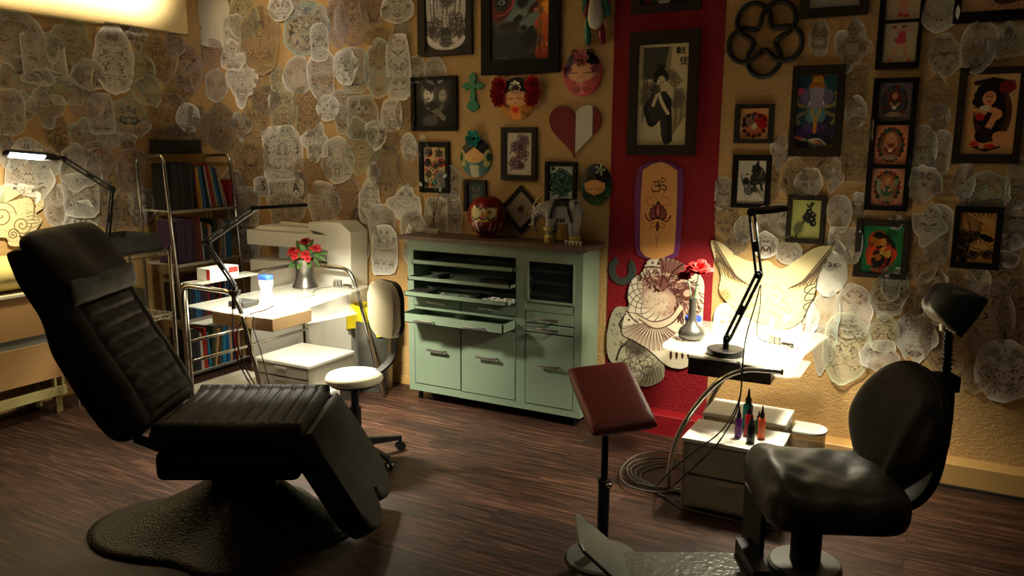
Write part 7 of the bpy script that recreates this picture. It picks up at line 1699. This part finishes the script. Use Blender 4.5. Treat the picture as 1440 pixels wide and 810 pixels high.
RAW = """
L 22 56 84 100 p g;L 34 108 84 58 l t;L 60 82 60 70 r g;L 100 78 66 108 l y;L 72 66 18 46 o g;L 64 110 74 24 l g;L 158 86 56 92 o w;L 62 149 54 64 h g;L 10 158 42 62 r g;L 118 146 46 42 o p;L 122 106 52 46 l g;L 172 43 22 32 o d;L 192 52 30 42 h g;L 197 100 36 60 l y;L 222 84 50 72 l b;L 262 96 40 62 o p;L 245 60 26 34 o p;L 180 166 62 62 l t;L 232 162 52 56 r b;L 262 166 32 40 o w;L 276 178 24 56 r b;L 243 192 62 34 l d;L 80 187 34 52 o b;L 122 190 58 46 l g;L 152 194 32 30 o g;L 178 200 26 26 l g;L 4 200 22 34 o p;L 38 250 66 74 o g;L 36 208 40 28 o w;L 110 236 64 66 l g;L 112 275 50 60 r g;L 136 226 44 60 l p;L 182 241 38 60 r p;L 200 288 42 48 o w;L 194 310 22 20 r p;L 82 292 40 62 o g;L 150 292 44 56 o d;L 112 308 50 54 l w;L 168 300 32 52 r b;L 60 230 46 56 l g;L 24 276 60 40 l o;L 140 160 36 56 r g;L 205 128 44 46 l y;L 90 130 56 40 l y;L 30 150 40 46 l g;L 250 128 42 50 l b;L 16 218 40 40 o g;L 88 222 40 44 l b;L 152 250 40 60 l b
B 272 31 26 40 o d;B 304 26 40 78 r k;B 345 24 42 62 o y;B 331 50 28 56 r g;B 368 58 54 92 o b;B 397 13 34 34 o w;B 420 10 50 32 l t;B 432 42 64 82 p t;B 475 31 30 68 o p;B 497 26 46 76 o p;B 527 12 38 50 o p;B 560 14 46 38 o w;B 565 42 20 34 r g;B 342 112 42 76 h w;B 307 120 30 46 o g;B 300 76 36 42 o p;B 313 180 42 66 o d;B 340 176 30 44 h g;B 362 170 32 42 o b;B 375 112 30 38 o b;B 394 112 24 36 o y;B 420 106 38 52 o g;B 455 106 38 76 o g;B 488 95 32 50 o w;B 501 100 36 62 r t;B 535 96 40 80 o t;B 563 95 32 90 r w;B 536 52 42 26 o b;B 484 146 46 42 l g;B 400 160 36 62 r y;B 433 156 38 70 o b;B 462 152 30 36 o w;B 483 168 20 40 o g;B 511 166 42 62 r g;B 553 162 30 46 o w;B 573 162 24 50 o b;B 531 190 28 40 o w;B 551 198 32 34 o b;B 511 204 50 80 l y;B 398 218 54 76 r w;B 353 226 52 82 l b;B 446 202 40 56 h w;B 476 226 44 64 o w;B 440 246 54 54 l b;B 527 243 18 28 o w;B 577 206 22 38 o w;B 597 208 18 36 h t;B 576 240 28 44 r b;B 405 295 54 56 l g;B 345 290 44 52 r g;B 456 286 44 62 o w;B 488 276 42 64 o p;B 522 286 32 64 o w;B 572 288 48 56 h w;B 506 316 22 46 o b;B 510 350 22 38 o w;B 540 318 36 60 r g;B 542 351 34 66 r w;B 584 318 36 46 o g;B 577 345 12 54 o w;B 545 240 40 66 o d;B 318 312 48 72 l b;B 350 345 40 50 l w;B 587 98 20 36 r g;B 613 99 30 38 o g;B 616 302 32 46 r g;B 633 258 36 48 o t;B 641 302 20 50 r g;B 375 140 44 40 l d;B 330 80 36 46 l w;B 452 60 24 50 r g;B 330 260 40 46 l g;B 420 262 30 44 o g
B 1153 54 28 50 o g;B 1199 64 54 74 h g;B 1206 120 30 56 r b;B 1204 158 30 44 o g;B 1206 210 40 88 r b;B 1322 20 50 50 o w;B 1328 78 52 62 p g;B 1376 66 50 72 o g;B 1416 60 56 52 l t;B 1316 138 44 66 l b;B 1322 166 28 38 o g;B 1298 212 38 72 o g;B 1322 214 30 56 r g;B 1098 214 30 50 h g;B 1118 252 40 60 l b;B 1145 216 38 40 o b;B 1138 256 38 40 o g;B 1160 236 24 26 l b;B 1173 246 28 50 h g;B 1181 300 34 52 o g;B 1188 344 46 50 r g;B 1206 292 24 44 o g;B 1018 272 24 44 r g;B 1082 258 32 56 l b;B 1022 308 34 46 l b;B 1046 322 24 36 o g;B 1088 312 46 46 r g;B 1037 342 32 34 p d;B 1078 344 34 36 o w;B 1110 354 36 32 o g
B 1046 462 86 90 l o;B 1082 476 84 70 r o;B 1118 446 62 68 o o;B 1128 470 50 46 h w;B 1168 384 44 62 o k;B 1172 358 34 44 o g;B 1160 462 42 122 l t;B 1201 437 60 74 p g;B 1251 412 58 74 p t;B 1253 402 26 40 o g;B 1190 488 66 98 o y;B 1243 468 42 52 o y;B 1238 500 58 48 l g;B 1288 474 60 72 l w;B 1286 430 34 60 l b;B 1314 424 52 56 o b;B 1334 482 84 96 l b;B 1346 400 56 40 o b;B 1375 396 36 40 o g;B 1312 394 46 34 l g;B 1300 366 44 60 l b;B 1260 312 20 20 o g;B 1306 316 50 60 h g;B 1300 258 50 54 l g;B 1334 262 44 30 r b;B 1385 272 80 58 p t;B 1356 256 30 50 o g;B 1430 316 44 66 o g;B 1420 350 34 50 o g;B 1414 382 48 58 o p;B 1430 258 30 70 r g;B 1394 452 62 110 o p;B 1426 440 44 100 o b;B 1412 520 84 84 o w;B 1372 522 50 62 l b;B 1305 540 40 30 l b;B 1320 330 34 80 r g;B 1270 382 40 30 l b
"""
sheets = []
for ln in RAW.strip().split('\n'):
    for e in ln.split(';'):
        a = e.split(); sheets.append((a[0], *map(float, a[1:5]), a[5], a[6]))
def rel(cx, cy):
    nm, lx, ly = min(LM, key=lambda l: (l[1]-cx)**2+(l[2]-cy)**2); dx, dy = cx-lx, cy-ly
    v = '' if abs(dy) < .42*abs(dx) else ('above' if dy < 0 else 'below'); h = '' if abs(dx) < .42*abs(dy) else ('left' if dx < 0 else 'right')
    r = {('', 'left'): 'left of', ('', 'right'): 'right of', ('above', ''): 'above', ('below', ''): 'below', ('above', 'left'): 'up left of', ('above', 'right'): 'up right of', ('below', 'left'): 'down left of', ('below', 'right'): 'down right of', ('', ''): 'beside'}[v, h]
    return r, nm
keys = {}
for i, s_ in enumerate(sheets):
    r, nm = rel(s_[1], s_[2]); k = (TW[s_[6]], SW[s_[5]], r, nm); keys.setdefault(k, []).append(i)
labels = {}
for k, ids in keys.items():
    base = '%s %s stencil sheet %s %s' % k
    if len(ids) == 1: labels[ids[0]] = base; continue
    ar = sorted(ids, key=lambda i: sheets[i][3]*sheets[i][4]); xs_ = [sheets[i][1] for i in ids]; ys_ = [sheets[i][2] for i in ids]
    if max(ys_)-min(ys_) >= max(xs_)-min(xs_): od = sorted(ids, key=lambda i: sheets[i][2]); a_, z_ = 'topmost', 'lowest'
    else: od = sorted(ids, key=lambda i: sheets[i][1]); a_, z_ = 'leftmost', 'rightmost'
    for j, i in enumerate(od): labels[i] = (a_ if j == 0 else z_ if j == len(od)-1 else 'middle' if len(od) == 3 else ('second %s' % a_ if j == 1 else 'second %s' % z_))+' '+base
for i, s_ in enumerate(sheets): stencil(s_[0], s_[1], s_[2], s_[3], s_[4], s_[5], s_[6], labels[i], group='tattoo stencil sheets on the walls')

# ------------------------------------------------------------ the big drawn sheets
def sheet(label, pxo, cv, Y, out, f=None, group=None):
    P = [(ony(x, y, YW).x, ony(x, y, YW).z) for x, y in pxo]; P = [(p.x, p.y) for p in smoothpath([(x, z, 0) for x, z in P], 4, True)]
    x0, x1 = min(p[0] for p in P), max(p[0] for p in P); z0, z1 = min(p[1] for p in P), max(p[1] for p in P)
    cvs = Cv((x1-x0)/(z1-z0), cv[0]); cv[1](cvs)
    o = canvas_cut('drawing_sheet', cvs, P, x0, x1, z0, z1, YW-out, M_art, None)
    return tag(o, label, 'drawing', group)
def bear(c):
    A = c.A; c.a[:] = (.84, .80, .70); D = (.22, .09, .07); D2 = (.45, .28, .24)
    X0, Y0, R = A*.38, .63, .28
    c.line([(X0+R*math.cos(t), Y0+R*math.sin(t)) for t in [math.radians(60+210*k/14) for k in range(15)]], .012, D)
    for k in range(18): t = math.radians(70+190*k/17); c.ell(X0+(R+.035)*math.cos(t), Y0+(R+.035)*math.sin(t), .012, .009, D, t)
    for k in range(9):
        t = math.radians(70+24*k); c.line([(X0+R*math.cos(t), Y0+R*math.sin(t)), (X0+R*.62*math.cos(t+.5), Y0+R*.62*math.sin(t+.5)), (X0+R*.3*math.cos(t+1.3), Y0+R*.3*math.sin(t+1.3))], .005, D); c.line([(X0+R*math.cos(t), Y0+R*math.sin(t)), (X0+R*.62*math.cos(t-.5), Y0+R*.62*math.sin(t-.5)), (X0+R*.3*math.cos(t-1.3), Y0+R*.3*math.sin(t-1.3))], .005, D)
    c.ell(A*.56, .66, .25, .20, (.66, .52, .46), -.5, soft=.10, a=.85); c.ell(A*.43, .60, .12, .11, (.78, .70, .60), soft=.05); c.contour(D2, 14, 2.4, .10, .8, 5, c.em(A*.45, .60, .18, .15))
    rr_ = random.Random(2)
    for k in range(300):
        t = rr_.uniform(-.9, 2.6); r = rr_.uniform(.10, .34); x = A*.54+r*math.cos(t)*.95; y = .62+r*math.sin(t)*.8; l = rr_.uniform(.02, .075); tt = t-1.2+rr_.uniform(-.3, .3)
        c.line([(x, y), (x+l*.5*math.cos(tt)+.008, y+l*.5*math.sin(tt)), (x+l*math.cos(tt+.4), y+l*math.sin(tt+.4))], rr_.choice((.004, .006, .009)), D if rr_.random() < .7 else D2)
    for k in range(7): t = .9+k*.16; c.leaf(A*.55+.14*math.cos(t), .80+.06*math.sin(t), A*.58+.30*math.cos(t), .80+.22*math.sin(t), .022, D2, D, .8)
    c.line([(A*.42, .93), (A*.46, .99), (A*.50, .90)], .008, D); c.line([(A*.72, .95), (A*.62, .88), (A*.56, .78)], .012, D); c.ell(A*.80, .70, .075, .06, (.36, .20, .17), .5, soft=.03); c.ell(A*.80, .70, .04, .03, (.72, .62, .54), .5)
    c.ell(A*.44, .70, .014, .011, (.05, .02, .02));  c.ell(A*.50, .78, .05, .06, D2, -.5); c.line([(A*.47, .74), (A*.50, .83), (A*.56, .78)], .012, D)
    c.line([(A*.20, .44), (A*.40, .38), (A*.60, .44), (A*.72, .56)], .05, (.80, .73, .62)); c.line([(A*.20, .46), (A*.40, .41), (A*.60, .47), (A*.70, .58)], .008, D); c.line([(A*.22, .42), (A*.42, .35), (A*.62, .41), (A*.75, .54)], .010, D)
    for k in range(16):
        t = math.radians(195+9*k); x, y = A*.42+.10*math.cos(t), .40+.05*math.sin(t); L_ = .24-.004*k; c.leaf(x, y, x+L_*math.cos(t+.08), y+L_*math.sin(t+.08), .016, (.82, .76, .66), D, .9); c.line([(x, y), (x+L_*math.cos(t), y+L_*math.sin(t))], .0045, D, curve=False); c.line([(x+.02, y), (x+L_*math.cos(t+.12), y+L_*math.sin(t+.12))], .004, D2, curve=False)
    for k in range(5): c.line([(A*(.62+.07*k), .30+.02*k), (A*(.63+.07*k), .16+.01*k)], .004, D, curve=False); c.leaf(A*(.63+.07*k), .16+.01*k, A*(.63+.07*k), .08+.01*k, .012, D); c.ell(A*(.63+.07*k), .20, .008, .008, D)
    c.line([(A*.52, .30), (A*.62, .24), (A*.76, .26), (A*.85, .34)], .006, D)
def rosegirl(c):
    A = c.A; c.a[:] = (.64, .62, .52); D = (.16, .12, .10); c.line([(A*.35, .92), (A*.22, .75), (A*.40, .60), (A*.25, .46), (A*.18, .30)], .022, D); c.line([(A*.45, .9), (A*.36, .72), (A*.55, .58)], .014, D); c.ell(A*.52, .50, .14, .12, (.34, .30, .26), soft=.08)
    c.contour(D, 12, 2.4, .12, .7, 3, c.em(A*.4, .7, A*.4, .3)); c.rose(A*.58, .32, .20, D, None, .0055, .8, seed=4); c.rose(A*.32, .20, .12, D, None, .005, .8, seed=2); c.contour(D, 16, 2, .07, .6, 8, c.em(A*.5, .3, A*.4, .26))
    for k in range(7): c.line([(A*.6+.05*k*A, .28), (A*(.66+.05*k), .16-.01*k), (A*(.62+.06*k), .06)], .006, D)
def wings(c):
    A = c.A; c.a[:] = (.80, .74, .56); D = (.30, .24, .17); D2 = (.58, .46, .28)
    c.contour(D2, 7, 3, .08, .65, 12, ((c.Y < .62)*1.0)); c.contour(D2, 13, 2.4, .07, .5, 4, c.em(A*.5, .35, A*.42, .42))
    for sg in (-1, 1):
        for k in range(9):
            x0, y0 = A*.5+sg*A*(.16+.028*k), .48+.012*k
            c.line([(x0, y0), (A*.5+sg*A*(.30+.018*k), .62+.02*k), (A*.5+sg*A*(.47-.006*k), .94-.045*k)], .012, D)
            c.line([(x0+sg*.01, y0-.03), (A*.5+sg*A*(.32+.016*k), .58+.018*k), (A*.5+sg*A*(.455-.008*k), .86-.045*k)], .004, D2)
        for k in range(14):
            a = .2+k*.11; x, y = A*.5+sg*A*(.26+.014*k), .56+.028*k; c.line([(x, y), (x+sg*.045, y+.06)], .011, D, curve=False); c.line([(x+sg*.02, y-.02), (x+sg*.055, y+.035)], .006, D, curve=False)
        for k in range(4): c.line([(A*.5+sg*.03, .5-.1*k), (A*.5+sg*(.14+.02*k), .46-.11*k), (A*.5+sg*(.24+.02*k), .30-.08*k)], .006, D2)
    c.line([(A*.86, .56), (A*.80, .52), (A*.79, .46), (A*.85, .44), (A*.90, .48), (A*.86, .52), (A*.80, .42), (A*.80, .36), (A*.87, .38), (A*.79, .30), (A*.81, .25), (A*.88, .28), (A*.80, .19), (A*.82, .13), (A*.89, .16), (A*.86, .21)], .012, (.22, .19, .16))
    c.rose(A*.14, .34, .07, D2, None, .006, seed=3)
sheet('pale grey paper drawing of a rose and flowing hair, low on the red stripe', [(858, 450), (866, 432), (880, 430), (892, 436), (905, 470), (928, 500), (936, 515), (934, 532), (920, 541), (905, 543), (886, 534), (866, 515), (856, 500), (854, 478)], (150, rosegirl), 0, .016)
sheet('large white cut out drawing of a bear in a dreamcatcher with feathers', [(912, 366), (930, 362), (950, 364), (968, 373), (986, 385), (992, 400), (991, 430), (989, 470), (984, 497), (968, 515), (950, 517), (935, 510), (915, 492), (893, 478), (877, 469), (878, 449), (886, 428), (884, 415), (890, 393), (905, 381)], (260, bear), 0, .022)
sheet('big brightly lit drawing of spread wings behind the glass table', [(1001, 338), (1018, 342), (1040, 360), (1064, 368), (1082, 366), (1100, 377), (1124, 362), (1148, 347), (1176, 346), (1162, 365), (1150, 390), (1146, 415), (1136, 432), (1128, 450), (1100, 462), (1050, 445), (1030, 430), (1013, 410), (1015, 385), (1006, 362)], (220, wings), 0, .024)
def scroll(c):
    A = c.A; c.a[:] = (.80, .76, .58); D = (.40, .30, .18)
    def spiral(x, y, r, dr=1, w_=.014): c.line([(x+r*(1-k/26)*math.cos(dr*k*.5), y+r*(1-k/26)*math.sin(dr*k*.5)) for k in range(26)], w_, D)
    spiral(A*.34, .50, .22); spiral(A*.62, .33, .15, -1); spiral(A*.16, .30, .12, -1); spiral(A*.48, .20, .09)
    for k in range(7): c.line([(A*.45, .70), (A*(.62+.04*k), .74+.02*k), (A*(.92-.02*k), .80-.07*k)], .010, D)
    for k in range(5): c.line([(A*.05, .60+.05*k), (A*.2, .70+.04*k), (A*.4, .72+.03*k)], .010, D)
    for k in range(5): c.line([(A*.70, .50-.05*k), (A*.80, .52-.06*k), (A*.90, .44-.03*k)], .010, D)
    c.contour(D, 16, 2, .09, .6, 3)
P = [(onx(x, y, XL).y, onx(x, y, XL).z) for x, y in [(-30, 262), (5, 262), (30, 274), (56, 280), (58, 292), (48, 300), (56, 308), (50, 320), (34, 334), (24, 330), (28, 345), (10, 345), (4, 334), (-30, 330)]]
P = [(p.x, p.y) for p in smoothpath([(x, z, 0) for x, z in P], 4, True)]; x0, x1 = min(p[0] for p in P), max(p[0] for p in P); z0, z1 = min(p[1] for p in P), max(p[1] for p in P)
cvs = Cv((x1-x0)/(z1-z0), 200); scroll(cvs); o = canvas_cut('drawing_sheet', cvs, [(a, b) for a, b in P], x0, x1, z0, z1, 0, M_art, None)
me = o.data; co = np.empty(len(me.vertices)*3, np.float32); me.vertices.foreach_get('co', co); co = co.reshape(-1, 3); co = np.stack([np.full(len(co), XL+.024), co[:, 0], co[:, 2]], 1); me.vertices.foreach_set('co', co.ravel().astype(np.float32)); me.update()
tag(o, 'cream sheet of scrollwork lines, lit by the left lamp above the golden bolster', 'drawing')
# lettered sheet pieces
def lettered(x, y, w_, h_, txt, sz, label, tone='w'):
    o = stencil('B', x, y, w_, h_, 'r', tone, label); M = WM[o.name]
    if txt:
        cu = bpy.data.curves.new('lettering', 'FONT'); cu.body = txt; cu.size = sz; cu.align_x = 'CENTER'; cu.align_y = 'CENTER'; cu.extrude = .0006
        to = bpy.data.objects.new('lettering', cu); C.objects.link(to); bpy.context.view_layer.update()
        me = bpy.data.meshes.new_from_object(to.evaluated_get(bpy.context.evaluated_depsgraph_get())); bpy.data.objects.remove(to)
        me.transform(Matrix.Translation((0, 0, .003))); obj('lettering', me, M_blkmat, o, local=True)
lettered(372, 262, 24, 26, 'S', .10, 'small whitish sheet with a black letter S above the printer')
lettered(397, 270, 34, 34, None, 0, 'round whitish sheet between the letters S and A')
lettered(418, 264, 20, 26, 'A', .10, 'small whitish sheet with a black letter A above the printer')
bpy.context.view_layer.update()
